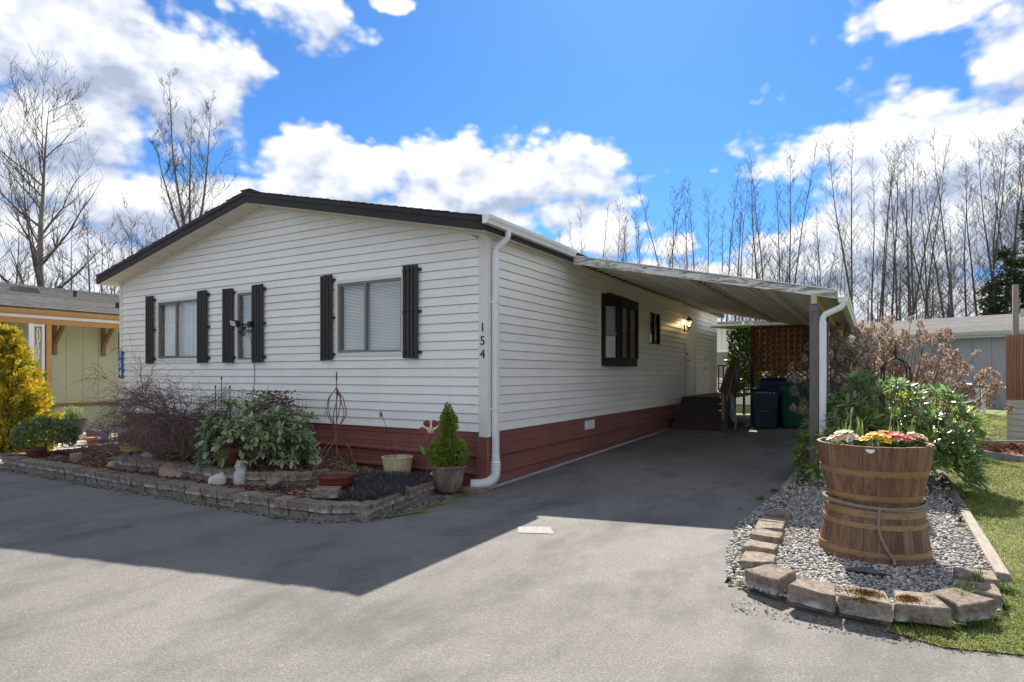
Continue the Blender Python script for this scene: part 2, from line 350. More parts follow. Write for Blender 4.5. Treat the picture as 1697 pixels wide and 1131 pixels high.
M_BLACK = simple('black_metal', (.016, .016, .017), (.026, .025, .025), 15, .5, spec=.4)
M_INK = simple('dark_numeral', (.02, .018, .018), None, 5, .5)

house = thing('manufactured_house', 'long cream lap-sided single-storey house with dark gable trim and maroon skirting', 'house', (0, 0, 0))
HW, HL = -9.05, 14.0; PKX = -4.52; SLP = .2165; COURSE = .1243; Z0 = .76
EAVE_Z = 3.42
def gable(x): return 4.392 - SLP * abs(x - PKX)
fw_ = MB().box(HW + .02, -.02, .03, .10, .3, 3.40); fw_.prism([(HW + .02, 3.40), (PKX, 4.36), (-.02, 3.40)], lambda p, a: (p[0], a, p[1]), .03, .10)
front_wall = None
# openings on the front (x0,x1,z0,z1) and on the side (y0,y1,z0,z1)
WIN_F = [(-7.68, -6.37, 1.83, 2.965), (-5.235, -4.80, 1.78, 2.985), (-2.775, -1.44, 1.855, 2.975)]
WIN_S = [(3.97, 5.65, 1.71, 3.10), (6.90, 7.69, 2.25, 2.985), (10.10, 11.18, .95, 3.02)]
front_wall = None
def rects_minus(x0, x1, z0, z1, holes):
    out = [(x0, x1, z0, z1)]
    for (a, b, c, d) in holes:
        nxt = []
        for (p, q, r, s) in out:
            if b <= p or a >= q or d <= r or c >= s: nxt.append((p, q, r, s)); continue
            if p < a: nxt.append((p, a, r, s))
            if q > b: nxt.append((b, q, r, s))
            if r < c: nxt.append((max(p, a), min(q, b), r, c))
            if s > d: nxt.append((max(p, a), min(q, b), d, s))
        out = nxt
    return [t for t in out if t[1] - t[0] > .004 and t[3] - t[2] > .006]
def wall_backing(name, along, a0, a1, z0, z1, holes, parent):
    b = MB()
    for (p, q, r, s) in rects_minus(a0, a1, z0, z1, holes):
        if along == 'x': b.box(p, q, .012, .09, r, s)
        else: b.box(-.09, -.012, p, q, r, s)
    return b
bk = wall_backing('f', 'x', HW + .02, -.1, .765, 3.40, WIN_F, house)
bk.prism([(HW + .1, 3.41), (PKX, 4.355), (-.1, 3.41)], lambda p, a: (p[0], a, p[1]), .012, .09)
front_wall = bk.build('front_wall', M_SIDE, house)
side_wall = wall_backing('s', 'y', .1, HL, .765, EAVE_Z, WIN_S, house).build('side_wall', M_SIDE, house)
rear = MB().box(HW + .02, -.1, HL - .1, HL, .3, 3.4).box(HW, HW + .09, 0.1, HL, .3, 3.40); rear.prism([(HW, 3.4), (PKX, 4.36), (0, 3.4)], lambda p, a: (p[0], a, p[1]), HL - .1, HL)
rear.build('rear_wall', M_SIDE, house)
def board_piece(name, along, p, q, r, s, z0, parent, proud=0, ends=None):
    """one lap board between z=r..s of the course starting at z0; ends = rake clip"""
    def off(z): t = (z - z0) / COURSE; return .024 - .018 * t + proud
    lo, hi = off(r), off(s)
    if ends: pl, pr, ql, qr = ends[0], ends[1], ends[2], ends[3]
    else: pl = pr = p; ql = qr = q
    pts = []
    # bottom lip + face + back: section (offset, z)
    rb_ = r + .0045 if r <= z0 + 1e-6 else r
    sec = [(-.010, rb_), (lo - .002, rb_), (lo, rb_ + min(.004, (s - r) / 3)), (hi, s), (-.010, s)]
    b = MB(); n = len(sec); v = []
    for e in (0, 1):
        for (o, z) in sec:
            t = 0 if s == r else (z - r) / (s - r); x = (pl + (pr - pl) * t) if e == 0 else (ql + (qr - ql) * t)
            v.append((x, -o, z) if along == 'x' else (o, x, z))
    b.add(v, [tuple(range(n)), tuple(range(2 * n - 1, n - 1, -1))] + [(i, n + i, n + (i + 1) % n, (i + 1) % n) for i in range(n)])
    return b.build('siding_board', M_SIDE, parent)
rb = random.Random(3)
nf = 0; z = Z0
while z < 4.36:
    z1 = min(z + COURSE, 4.385); xl, xr = HW + .07, -.115
    t0 = PKX - (4.392 - z) / SLP; t1 = PKX + (4.392 - z) / SLP; u0 = PKX - (4.392 - z1) / SLP; u1 = PKX + (4.392 - z1) / SLP
    L0, L1, R0, R1 = max(xl, t0), max(xl, u0), min(xr, t1), min(xr, u1)
    cuts = [c_ for c_ in ([-7.2, -3.6] if nf % 3 == 0 else [-5.6, -2.1] if nf % 3 == 1 else [-6.4, -2.9]) if L1 + .3 < c_ < R1 - .3]
    cuts = [c_ + rb.uniform(-.5, .5) for c_ in cuts]
    xs = [None] + cuts + [None]
    for i in range(len(xs) - 1):
        a0, a1 = (L0, L1) if xs[i] is None else (xs[i],) * 2; b0, b1 = (R0, R1) if xs[i + 1] is None else (xs[i + 1] + .02,) * 2
        pr_ = .0012 if i % 2 else 0
        if z1 < 3.0:
            for (p, q, r, s) in rects_minus(a0, b0, z, z1, WIN_F): board_piece('b', 'x', p, q, r, s, z, front_wall, pr_)
        else: board_piece('b', 'x', a0, b0, z, z1, z, front_wall, pr_, (a0, a1, b0, b1))
    z += COURSE; nf += 1
z = Z0; nf = 0
while z < EAVE_Z - .02:
    z1 = min(z + COURSE, EAVE_Z); cuts = [[3.3, 7.1, 10.9], [2.2, 5.2, 9.0, 12.6], [4.1, 8.4, 12.0]][nf % 3]; cuts = [c_ + rb.uniform(-.3, .3) for c_ in cuts]; ys = [.07] + cuts + [HL - .07]
    for i in range(len(ys) - 1):
        for (p, q, r, s) in rects_minus(ys[i], ys[i + 1] + (.02 if i < len(cuts) else 0), z, z1, WIN_S): board_piece('b', 'y', p, q, r, s, z, side_wall, .0012 if i % 2 else 0)
    z += COURSE; nf += 1
# corner trims
MB().prism([(-.115, -.028), (.028, -.028), (.028, .075), (.0, .075), (.0, .0), (-.115, .0)], lambda p, a: (p[0], p[1], a), .70, 3.41).build('corner_trim', M_TRIMW, house, bevel=.004)
MB().box(HW - .02, HW + .075, -.026, .06, .70, 3.43).build('corner_trim', M_TRIMW, house, bevel=.004)
MB().box(-.05, .026, HL - .075, HL + .02, .70, 3.42).build('corner_trim', M_TRIMW, house, bevel=.004)
# skirting: ribbed panels of rolled metal
def skirt_profile(): return [(-.012, .0), (.002, .0), (.002, .165), (.052, .195), (.052, .222), (.002, .235), (.002, .30), (.007, .305), (.007, .315), (.002, .32), (.002, .405), (.052, .435), (.052, .462), (.002, .475), (.002, .56), (.007, .565), (.007, .575), (.002, .58), (.002, .68), (.014, .69), (.014, .765), (-.012, .765)]
SP = skirt_profile()
for i in range(4):
    a0, a1 = -8.9 + i * 2.2, -8.9 + (i + 1) * 2.2 + (.006 if i < 3 else -.02)
    MB().prism([(o + (.001 if i % 2 else 0), z) for o, z in SP], lambda p, a: (a, -p[0] + .02, p[1]), a0, a1).build('skirting_panel', M_SKIRT, house)
for i in range(5):
    a0, a1 = .03 + i * 2.79, .03 + (i + 1) * 2.79 + (.006 if i < 4 else -.02)
    b = MB(); n = len(SP); v = []
    for a in (a0, a1):
        h = hz(a)
        for (o, zz) in SP: v.append((o - .02 + (.001 if i % 2 else 0), a, max(zz, h + .02 * (zz > 0) - .02 * (zz == 0))))
    b.add(v, [tuple(range(n)), tuple(range(2 * n - 1, n - 1, -1))] + [(k, n + k, n + (k + 1) % n, (k + 1) % n) for k in range(n)]); b.build('skirting_panel', M_SKIRT, house)
MB().prism([(-.17, -.018), (.018, -.018), (.018, .09), (-.01, .09), (-.01, .012), (-.17, .012)], lambda p, a: (p[0], p[1], a), -.02, .695).build('skirting_corner', M_SKIRT, house, bevel=.004)
b = MB()
for i in range(5):
    a0, a1 = .0 + i * 1.9, (i + 1) * 1.9; b.hexa([(-.0, a0, hz(a0) - .01), (.035, a0, hz(a0) - .01), (.035, a1, hz(a1) - .01), (-.0, a1, hz(a1) - .01), (0, a0, hz(a0) + .035), (.02, a0, hz(a0) + .03), (.02, a1, hz(a1) + .03), (0, a1, hz(a1) + .035)])
b.build('skirting_track', M_GALV, house)
v_ = MB().box(-.005, .02, 3.24, 3.66, .545, .705).build('skirting_vent', M_WHITE, house, bevel=.006)
for k in range(5): MB().box(.02, .026, 3.27, 3.63, .568 + k * .026, .582 + k * .026).build('louvre', M_WHITE, v_)

# roof: deck slabs, shingle courses, fascia, soffit panels
YF, YB = -.36, HL + .3; XR, XL = .17, -9.21
def roof_z(x): return 4.56 - SLP * abs(x - PKX)
roof = MB().prism([(XL, roof_z(XL) - .03), (PKX, 4.53), (XR, roof_z(XR) - .03), (XR, roof_z(XR)), (PKX, 4.56), (XL, roof_z(XL))], lambda p, a: (p[0], a, p[1]), YF, YB).build('roof', M_SHING, house)
for side in (-1, 1):
    n = 32; span = (XR - PKX) + .03
    for i in range(n):
        d0 = span * i / n; d1 = span * (i + 1) / n + .04
        xs_ = [PKX + side * max(d0 - .0, 0), PKX + side * d1]; zz = [4.565 - SLP * d0 + .004, 4.565 - SLP * d1 + .016]
        e = rb.uniform(.0, .03); b = MB(); v = []
        for y in (YF - .012 - e, YB):
            v += [(xs_[0], y, zz[0]), (xs_[1], y, zz[1]), (xs_[1], y, zz[1] + .012), (xs_[0], y, zz[0] + .012)]
        b.add(v, [(0, 1, 2, 3), (7, 6, 5, 4), (0, 4, 5, 1), (1, 5, 6, 2), (2, 6, 7, 3), (3, 7, 4, 0)]).build('shingle_course', M_SHING, roof)
b = MB(); 
for i in range(40): b.bar((PKX, YF - .02 + i * .37, 4.6), (PKX, YF + .38 + i * .37, 4.588), .24, .02)
b.build('ridge_cap', M_SHING, roof)
fd = .165
for (xa, xb) in ((XL, PKX), (PKX, XR)):
    MB().prism([(xa, roof_z(xa) - fd), (xb, roof_z(xb) - fd), (xb, roof_z(xb)), (xa, roof_z(xa))], lambda p, a: (p[0], a, p[1]), YF - .03, YF - .002).build('rake_fascia', M_FASC, house)
    MB().prism([(xa, roof_z(xa) - .055), (xb, roof_z(xb) - .055), (xb, roof_z(xb) + .004), (xa, roof_z(xa) + .004)], lambda p, a: (p[0], a, p[1]), YF - .042, YF - .0305).build('rake_drip_board', M_FASC, house)
def soff_z(x): return 4.397 - SLP * abs(x - PKX)
n = 30
for i in range(n):
    xa = XL + (XR - XL) * i / n; xb = XL + (XR - XL) * (i + 1) / n - .016
    MB().hexa([(xa, YF, soff_z(xa)), (xb, YF, soff_z(xb)), (xb, .02, soff_z(xb)), (xa, .02, soff_z(xa)), (xa, YF, soff_z(xa) + .012), (xb, YF, soff_z(xb) + .012), (xb, .02, soff_z(xb) + .012), (xa, .02, soff_z(xa) + .012)]).build('soffit_panel', M_SOFF, house)
MB().box(XL, XR, YF, .02, 3.30, 3.31)
for (xa, xb) in ((HW, PKX), (PKX, 0)):
    MB().prism([(xa, soff_z(xa) - .035), (xb, soff_z(xb) - .035), (xb, soff_z(xb) - .001), (xa, soff_z(xa) - .001)], lambda p, a: (p[0], a, p[1]), -.032, -.018).build('gable_moulding', M_TRIMW, house)
MB().box(XR - .002, XR + .026, YF - .03, YB, 3.395, 3.545).build('eave_fascia', M_FASC, house)
MB().box(XL - .026, XL + .002, YF - .03, YB, 3.395, 3.545).build('eave_fascia', M_FASC, house)
MB().box(0.02, XR, .02, YB, 3.412, 3.424).build('eave_soffit', M_SOFF, house)
MB().box(XL, HW, .02, YB, 3.412, 3.424).build('eave_soffit', M_SOFF, house)
# eave gutter and downspout
gx = XR + .027
GP = [(0, 0), (.075, .0), (.085, .035), (.105, .07), (.11, .105), (.104, .105), (.098, .073), (.078, .037), (.068, .008), (.006, .008), (.006, .105), (0, .105)]
gut = MB().prism(GP, lambda p, a: (gx + p[0], a, 3.455 + p[1]), YF - .05, 2.24).build('gutter', M_WHITE, house)
MB().prism([(0, 0), (.075, 0), (.085, .035), (.105, .07), (.11, .105), (0, .105)], lambda p, a: (gx + p[0], a, 3.455 + p[1]), YF - .058, YF - .0505).build('gutter_end_cap', M_WHITE, house)
MB().prism([(p[0] * 1.03 - .001, p[1] * 1.04 - .003) for p in GP], lambda p, a: (gx + p[0], a, 3.455 + p[1]), .28, .36).build('gutter_joint', M_WHITE, house)
ds = MB()
def rect_tube(b, pts, w, h, up=(0, 1, 0)):
    for p, q in zip(pts[:-1], pts[1:]): b.bar(p, q, w, h, up)
    return b
dx = .075
ds.tube([(gx + .06, .12, 3.47), (gx + .06, .12, 3.40), (gx + .05, .12, 3.36), (dx + .03, .1, 3.25), (dx, .1, 3.20), (dx, .1, 3.12)], .042, 8)
ds.build('downspout_elbow', M_WHITE, house, smooth=True)
MB().box(dx - .036, dx + .036, .055, .145, .40, 3.15).build('downspout', M_WHITE, house, bevel=.01)
for zz in (1.06, 2.5): MB().box(.02, dx + .041, .048, .152, zz, zz + .03).build('downspout_strap', M_WHITE, house)
pts = []; rad = []
ctrl = [Vector((dx, .1, .46)), Vector((dx, .1, .30)), Vector((dx + .005, .06, .17)), Vector((.03, -.03, .10)), Vector((-.06, -.11, .085)), Vector((-.15, -.16, .085))]
def cr_spline(c, n):
    out = []
    for i in range(len(c) - 1):
        p0, p1, p2, p3 = c[max(i - 1, 0)], c[i], c[i + 1], c[min(i + 2, len(c) - 1)]
        for k in range(n):
            t = k / n; out.append(.5 * ((2 * p1) + (p2 - p0) * t + (2 * p0 - 5 * p1 + 4 * p2 - p3) * t * t + (3 * p1 - p0 - 3 * p2 + p3) * t ** 3))
    return out + [c[-1]]
pts = cr_spline(ctrl, 16); rad = [.056 if i < 10 else (.070 if i % 3 else .056) for i in range(len(pts))]
MB().tube(pts, rad, 14).build('flexible_downspout_end', M_WHITE, house, smooth=True)
MB().box(-.22, .05, -.3, -.02, -.01, .055).build('splash_board', simple('weathered_board', (.30, .22, .14), (.20, .14, .09), 6, .9), house, bevel=.004)

# front windows with blinds and curtains
def frame_rect(x0, x1, z0, z1, w, y0, y1):
    return MB().box(x0, x1, y0, y1, z0, z0 + w).box(x0, x1, y0, y1, z1 - w, z1).box(x0, x0 + w, y0, y1, z0 + w, z1 - w).box(x1 - w, x1, y0, y1, z0 + w, z1 - w)
for wi, (x0, x1, z0, z1) in enumerate(WIN_F):
    w = frame_rect(x0 + .022, x1 - .022, z0 + .022, z1 - .022, .030, -.012, .05).build('window', M_ALU, house)
    frame_rect(x0 - .035, x1 + .035, z0 - .035, z1 + .035, .055, -.030, .0105).build('window_casing', M_TRIMW, w)
    xm = x0 + (x1 - x0) * (.465 if wi == 0 else .445)
    if wi == 1:
        MB().box(x0 + .05, x1 - .05, -.016, .02, z0 + .50, z0 + .545).build('meeting_rail', M_ALU, w)
        gl = [(x0 + .05, x1 - .05, z0 + .05, z0 + .5), (x0 + .05, x1 - .05, z0 + .545, z1 - .05)]
    else:
        MB().box(xm - .022, xm + .022, -.018, .03, z0 + .05, z1 - .05).build('mullion', M_ALU, w)
        gl = [(x0 + .05, xm - .022, z0 + .05, z1 - .05), (xm + .022, x1 - .05, z0 + .05, z1 - .05)]
        frame_rect(x0 + .05, xm - .0, z0 + .05, z1 - .05, .02, .0, .014).build('sash', M_ALU, w)
    for gi_, (a, b_, c_, d_) in enumerate(gl): MB().box(a, b_, .016 if gi_ == 0 else .021, .019 if gi_ == 0 else .024, c_, d_).build('pane', M_GLASS, w)
    MB().box(x0 - .1, x1 + .1, .55, .57, z0 - .2, z1 + .2).box(x0 - .12, x0 - .1, .09, .57, z0 - .2, z1 + .2).box(x1 + .1, x1 + .12, .09, .57, z0 - .2, z1 + .2).box(x0 - .1, x1 + .1, .09, .57, z0 - .22, z0 - .2).box(x0 - .1, x1 + .1, .09, .57, z1 + .2, z1 + .22).build('room_recess', M_ROOM, w)
    if wi == 0:
        b = MB(); V = []; n = 130; F_ = []
        for i in range(n + 1):
            x = x0 + .03 + (x1 - x0 - .06) * i / n; y = .085 + .018 * math.sin(i * .9) + .012 * math.sin(i * .37 + 1) + (.03 if x > xm else 0)
            V += [(x, y, z0 + .02), (x, y * .6 + .04, z1 - .02)]
        for i in range(n): F_.append((2 * i, 2 * i + 2, 2 * i + 3, 2 * i + 1))
        b.add(V, F_).build('curtain', M_CURT, w, smooth=True)
    else:
        b = MB(); n = int((z1 - z0 - .08) / .0225)
        for i in range(n):
            zz = z0 + .05 + i * .0225; b.hexa([(x0 + .06, .062, zz), (x1 - .06, .062, zz), (x1 - .06, .080, zz + .0185), (x0 + .06, .080, zz + .0185), (x0 + .06, .0632, zz + .0012), (x1 - .06, .0632, zz + .0012), (x1 - .06, .0812, zz + .0197), (x0 + .06, .0812, zz + .0197)])
        b.build('blind', M_BLIND, w, kind='stuff')
        MB().box(x0 + .055, x1 - .055, .055, .09, z1 - .075, z1 - .045).build('blind_head_rail', M_BLIND, w)
        MB().tube([(xm + .06, .058, z1 - .08), (xm + .06, .058, z0 + .4)], .004, 5).build('blind_cord', M_BLIND, w)
# shutters
SHUT = [(-8.02, -7.76, 1.752, 3.085), (-6.335, -6.03, 1.752, 3.080), (-5.585, -5.28, 1.748, 3.065), (-4.775, -4.475, 1.748, 3.078), (-3.10, -2.83, 1.765, 3.098), (-1.415, -1.125, 1.772, 3.113)]
for si, (x0, x1, z0, z1) in enumerate(SHUT):
    sh = MB().box(x0 - .02, x1 + .035, -.046, -.020, z1 - .095, z1 - .055).build('shutter', M_SHUT, house, bevel=.003)
    for zc in ((z0 + z1) / 2, z0 + .09): MB().box(x0 - .02, x1 + .035, -.046, -.020, zc - .02, zc + .02).build('shutter_rail', M_SHUT, sh, bevel=.003)
    for k in range(4):
        a = x0 + (x1 - x0) * k / 4 + .009; b_ = x0 + (x1 - x0) * (k + 1) / 4 - .011; mid_ = (a + b_) / 2
        dz = rb.uniform(-.006, .006)
        MB().prism([(a, -.047), (b_, -.047), (b_, -.066), (mid_ + .012, -.082), (mid_ - .012, -.082), (a, -.066)], lambda p, q: (p[0], p[1], q), z0 + dz, z1 + dz).build('slat', M_SHUT, sh)
# side: bay window
bay = MB().box(.0, .27, 4.02, 5.6, 1.70, 1.86).build('bay_window', M_DKFRAME, house, bevel=.004)
def wallbar(pa, pb, z0, z1, t=.05):
    return MB().bar((pa[0], pa[1], (z0 + z1) / 2), (pb[0], pb[1], (z0 + z1) / 2), t, z1 - z0)
PB = [(0.01, 4.00), (.27, 4.30), (.27, 5.32), (0.01, 5.62)]
BZ0, BZ1 = 1.86, 2.86
for k in range(3):
    pa, pb = Vector((*PB[k], 0)), Vector((*PB[k + 1], 0)); d_ = (pb - pa)
    wallbar(pa, pb, BZ1, 3.02, .05).build('bay_header', M_DKFRAME, bay)
    nm = 1 if k != 1 else 2
    for j in range(nm + 1):
        p = pa + d_ * (j / nm); off = d_.normalized() * (.045 if j == 0 else -.045 if j == nm else 0)
        MB().bar((p.x + off.x, p.y + off.y, BZ0), (p.x + off.x, p.y + off.y, BZ1), .07, .06, up=(d_.y, -d_.x, 0)).build('bay_mullion', M_DKFRAME, bay)
    if k != 1: wallbar(pa + d_ * .1, pb - d_ * .1, 2.30, 2.34, .04).build('bay_meeting_rail', M_ALU, bay)
    wallbar(pa, pb, BZ0, BZ1, .006).build('pane', M_GLASS, bay)
    b = MB(); q0 = pa + d_ * .06; q1 = pb - d_ * .06; nrm = Vector((-d_.y, d_.x, 0)).normalized() * .06
    for i in range(40): zz = BZ0 + .02 + i * .0245; b.bar((q0.x + nrm.x, q0.y + nrm.y, zz), (q1.x + nrm.x, q1.y + nrm.y, zz), .004, .021)
    b.build('blind', simple('cream_blind', (.42, .40, .35), (.38, .36, .32), 2, .6), bay, kind='stuff')
MB().add([(0, 3.98, 3.0), (.29, 4.29, 3.0), (.29, 5.33, 3.0), (0, 5.64, 3.0), (.0, 3.98, 3.05), (.29, 4.29, 3.02), (.29, 5.33, 3.02), (0, 5.64, 3.05), (.0, 4.4, 3.15), (0, 5.2, 3.15)], [(3, 2, 1, 0), (0, 1, 5, 4), (1, 2, 6, 5), (2, 3, 7, 6), (4, 5, 8), (5, 6, 9, 8), (6, 7, 9), (0, 4, 8, 9, 7, 3)]).build('bay_roof', M_DKFRAME, bay)
MB().add([(0, 4.02, 1.86), (.27, 4.30, 1.86), (.27, 5.32, 1.86), (0, 5.60, 1.86), (0, 4.02, 1.70), (.27, 4.30, 1.70), (.27, 5.32, 1.70), (0, 5.60, 1.70)], [(0, 1, 2, 3), (7, 6, 5, 4), (0, 4, 5, 1), (1, 5, 6, 2), (2, 6, 7, 3), (3, 7, 4, 0)]).build('bay_sill', M_DKFRAME, bay)
bay.data = bpy.data.objects['bay_sill'].data; bpy.data.objects.remove(bpy.data.objects['bay_sill'])
MB().box(-.4, -.38, 3.9, 5.7, 1.6, 3.1).build('room_recess', M_ROOM, bay)
for ya in (3.90, 5.665): MB().box(.004, .03, ya, ya + .055, 1.66, 3.14).build('bay_casing', M_TRIMW, bay)
# small window
x0, x1, z0, z1 = WIN_S[1]
w = MB().box(-.05, .022, x0, x0 + .03, z0, z1).box(-.05, .022, x1 - .03, x1, z0, z1).box(-.05, .022, x0, x1, z0, z0 + .03).box(-.05, .022, x0, x1, z1 - .03, z1).build('side_window', M_DKFRAME, house)
MB().box(.004, .032, x0 - .05, x0, z0 - .05, z1 + .05).box(.004, .032, x1, x1 + .05, z0 - .05, z1 + .05).box(.004, .032, x0, x1, z0 - .05, z0).box(.004, .032, x0, x1, z1, z1 + .05).build('window_casing', M_TRIMW, w)
MB().box(-.02, .016, (x0 + x1) / 2 - .02, (x0 + x1) / 2 + .02, z0 + .03, z1 - .03).build('mullion', M_DKFRAME, w)
MB().box(-.021, -.017, x0 + .03, x1 - .03, z0 + .03, z1 - .03).build('pane', M_GLASS, w)
MB().box(-.5, -.48, x0 - .1, x1 + .1, z0 - .1, z1 + .1).build('room_recess', M_ROOM, w)
# door
x0, x1, z0, z1 = WIN_S[2]
M_DOOR = simple('white_door_paint', (.78, .78, .74), (.72, .72, .69), 3, .4)
door = MB().box(-.04, .006, x0 + .05, x1 - .05, z0, z1 - .05).build('door', M_DOOR, house)
MB().box(-.05, .03, x0 - .04, x0 + .05, z0, z1 + .03).box(-.05, .03, x1 - .05, x1 + .04, z0, z1 + .03).box(-.05, .03, x0 + .05, x1 - .05, z1 - .05, z1 + .03).build('door_frame', M_TRIMW, door)
MB().tube([(.006, x0 + .13, 1.93), (.06, x0 + .13, 1.93), (.07, x0 + .13, 1.93), (.07, x0 + .23, 1.93)], [.014, .014, .012, .012], 8).lathe([(.028, 0), (.028, .01), (0, .01)], 10, (.0, 0, 0)).build('door_handle', M_BLACK, door)
MB().tube([(.006, x0 + .13, 2.10), (.035, x0 + .13, 2.10)], .03, 10).build('deadbolt', M_BLACK, door)
for zz in (1.63, 1.91): 
    o = MB().box(.008, .035, 12.35, 12.46, zz, zz + .2).build('outlet_cover', M_WHITE, house, bevel=.006)
    MB().box(.035, .07, 12.37, 12.44, zz + .02, zz + .12).build('outlet_flap', M_WHITE, o, bevel=.006)
# numerals on the corner trim and the wall edge
for ch, zz in (('1', 2.17), ('5', 1.99), ('4', 1.81)):
    obj('house_numeral', text_mesh(ch, .17), M_INK, house, (-.05, -.032, zz), (R(90), 0, 0))

# ------------------------------------------------------------------ carport
m = MT('weathered_carport_paint', .6); v = m.mapped((.6, 1.2, 1)); c = m.ramp(m.noise(2.0, 5, .6, v), [(.3, (.56, .53, .45)), (.7, (.68, .65, .57))])
pe = m.ramp(m.noise(5.5, 8, .75, m.mapped((1.2, 1.6, 1)), 1.2), [(.50, 0.), (.60, .85)]); c = m.mix(pe, c, (.26, .225, .175)); pe2 = m.ramp(m.noise(4, 7, .75, m.mapped((1, .5, 1))), [(.56, 0.), (.64, .9)]); c = m.mix(pe2, c, (.10, .085, .065)); m.col(m.tint(c, .06)); M_CPAN = m.m
m = MT('peeling_white_board', .75); v = m.mapped((.5, 3, 3)); pe = m.ramp(m.noise(6, 9, .8, v, 1.0), [(.50, 0.), (.56, 1.)]); c = m.mix(pe, m.ramp(m.noise(3), [(.3, (.66, .65, .60)), (.7, (.76, .75, .71))]), m.ramp(m.noise(30, 5), [(.3, (.16, .14, .12)), (.7, (.34, .31, .27))])); m.col(c).bump(pe, .5, .004); M_PEEL = m.m
m = MT('grey_brown_post_paint', .7); m.col(m.ramp(m.noise(7, 6, .65, m.mapped((3, 3, .6))), [(.3, (.115, .098, .088)), (.7, (.165, .142, .130))])).bump(m.noise(50, 3), .2, .004); M_POST = m.m
M_BEAM = simple('yellowed_beam', (.55, .45, .28), (.44, .36, .22), 4, .75, bump=.2)
CY0, CY1 = 2.33, 11.7; CXA, CXB = .19, 4.02; CZA, CZB = 3.49, 2.665
carport = thing('carport', 'lean-to carport roof of weathered ribbed panels on grey-brown posts', 'carport', (0, 0, 0))
def cz(x): return CZA + (CZB - CZA) * (x - CXA) / (CXB - CXA)
npan = 30; pw = (CY1 - CY0 - .05) / npan
prof = [(0, .006), (0, -.055), (.055, -.055), (.075, -.004), (.16, -.004), (.165, -.018), (.185, -.018), (.19, -.002), (pw - .002, 0), (pw - .002, .006)]
for i in range(npan):
    y = CY0 + .05 + i * pw; n = len(prof); v = [(CXA, y + p, CZA - .03 + q) for p, q in prof] + [(CXB + .02, y + p, cz(CXB + .02) - .03 + q) for p, q in prof]
    if i == 0: pan_me = MB().add([(a, b_ - y, c_) for a, b_, c_ in v], [tuple(range(n)), tuple(range(2 * n - 1, n - 1, -1))] + [(k, n + k, n + (k + 1) % n, (k + 1) % n) for k in range(n)]).mesh('roof_panel')
    obj('roof_panel', pan_me, M_CPAN, carport, (0, y, 0))
MB().hexa([(CXA, CY0, CZA - .125), (CXB, CY0, CZB - .105), (CXB, CY0 + .04, CZB - .105), (CXA, CY0 + .04, CZA - .125), (CXA, CY0, CZA), (CXB, CY0, CZB), (CXB, CY0 + .04, CZB), (CXA, CY0 + .04, CZA)]).build('front_fascia_board', M_PEEL, carport)
MB().hexa([(CXA, CY0 - .02, CZA + .004), (CXB, CY0 - .02, CZB + .004), (CXB, CY1, CZB + .004), (CXA, CY1, CZA + .004), (CXA, CY0 - .02, CZA + .018), (CXB, CY0 - .02, CZB + .018), (CXB, CY1, CZB + .018), (CXA, CY1, CZA + .018)]).build('roof_cap', M_WHITE, carport)
PXP = 3.765
for xx, nm in ((PXP, 'beam'), (2.05, 'purlin')):
    w_ = .07 if nm == 'beam' else .04; zt = cz(xx) - .08
    MB().box(xx - w_ / 2, xx + w_ / 2, CY0 - .012 if nm == 'beam' else CY0 + .1, CY1, zt - (.14 if nm == 'beam' else .05), zt).build(nm, M_BEAM if nm == 'beam' else M_CPAN, carport)
posts = [CY0 + .01, 4.6, 6.95, 9.3, 11.55]
for y in posts:
    p_ = MB().box(PXP - .055, PXP + .055, y, y + .11, hz(y) - .05, cz(PXP) - .221).build('post', M_POST, carport, bevel=.004)
    MB().box(PXP - .06, PXP + .06, y - .008, y - .001, cz(PXP) - .32, cz(PXP) - .23).build('post_bracket', M_POST, p_)
MB().box(CXB + .004, CXB + .03, CY0, CY1, CZB - .11, CZB + .002).build('outer_fascia', M_BEAM, carport)
MB().prism(GP, lambda p, a: (CXB + .031 + p[0] * 1.05, a, CZB - .115 + p[1] * 1.15), CY0 - .02, CY1).build('carport_gutter', M_WHITE, carport)
b = MB(); q = CXB + .09; b.box(q - .055, q + .055, CY0 - .01, CY0 + .09, CZB - .16, CZB - .09)
dsy = CY0 + .03; b.tube([(q, dsy, CZB - .13), (q, dsy, CZB - .19), (q - .03, dsy, CZB - .23), (PXP + .14, dsy, CZB - .31), (PXP + .105, dsy, CZB - .36), (PXP + .105, dsy, CZB - .42)], [.04] * 6, 8)
b.build('carport_downspout_elbow', M_WHITE, carport, smooth=True)
MB().box(PXP + .063, PXP + .150, dsy - .035, dsy + .045, hz(dsy) + .02, CZB - .40).build('carport_downspout', M_WHITE, carport, bevel=.01)

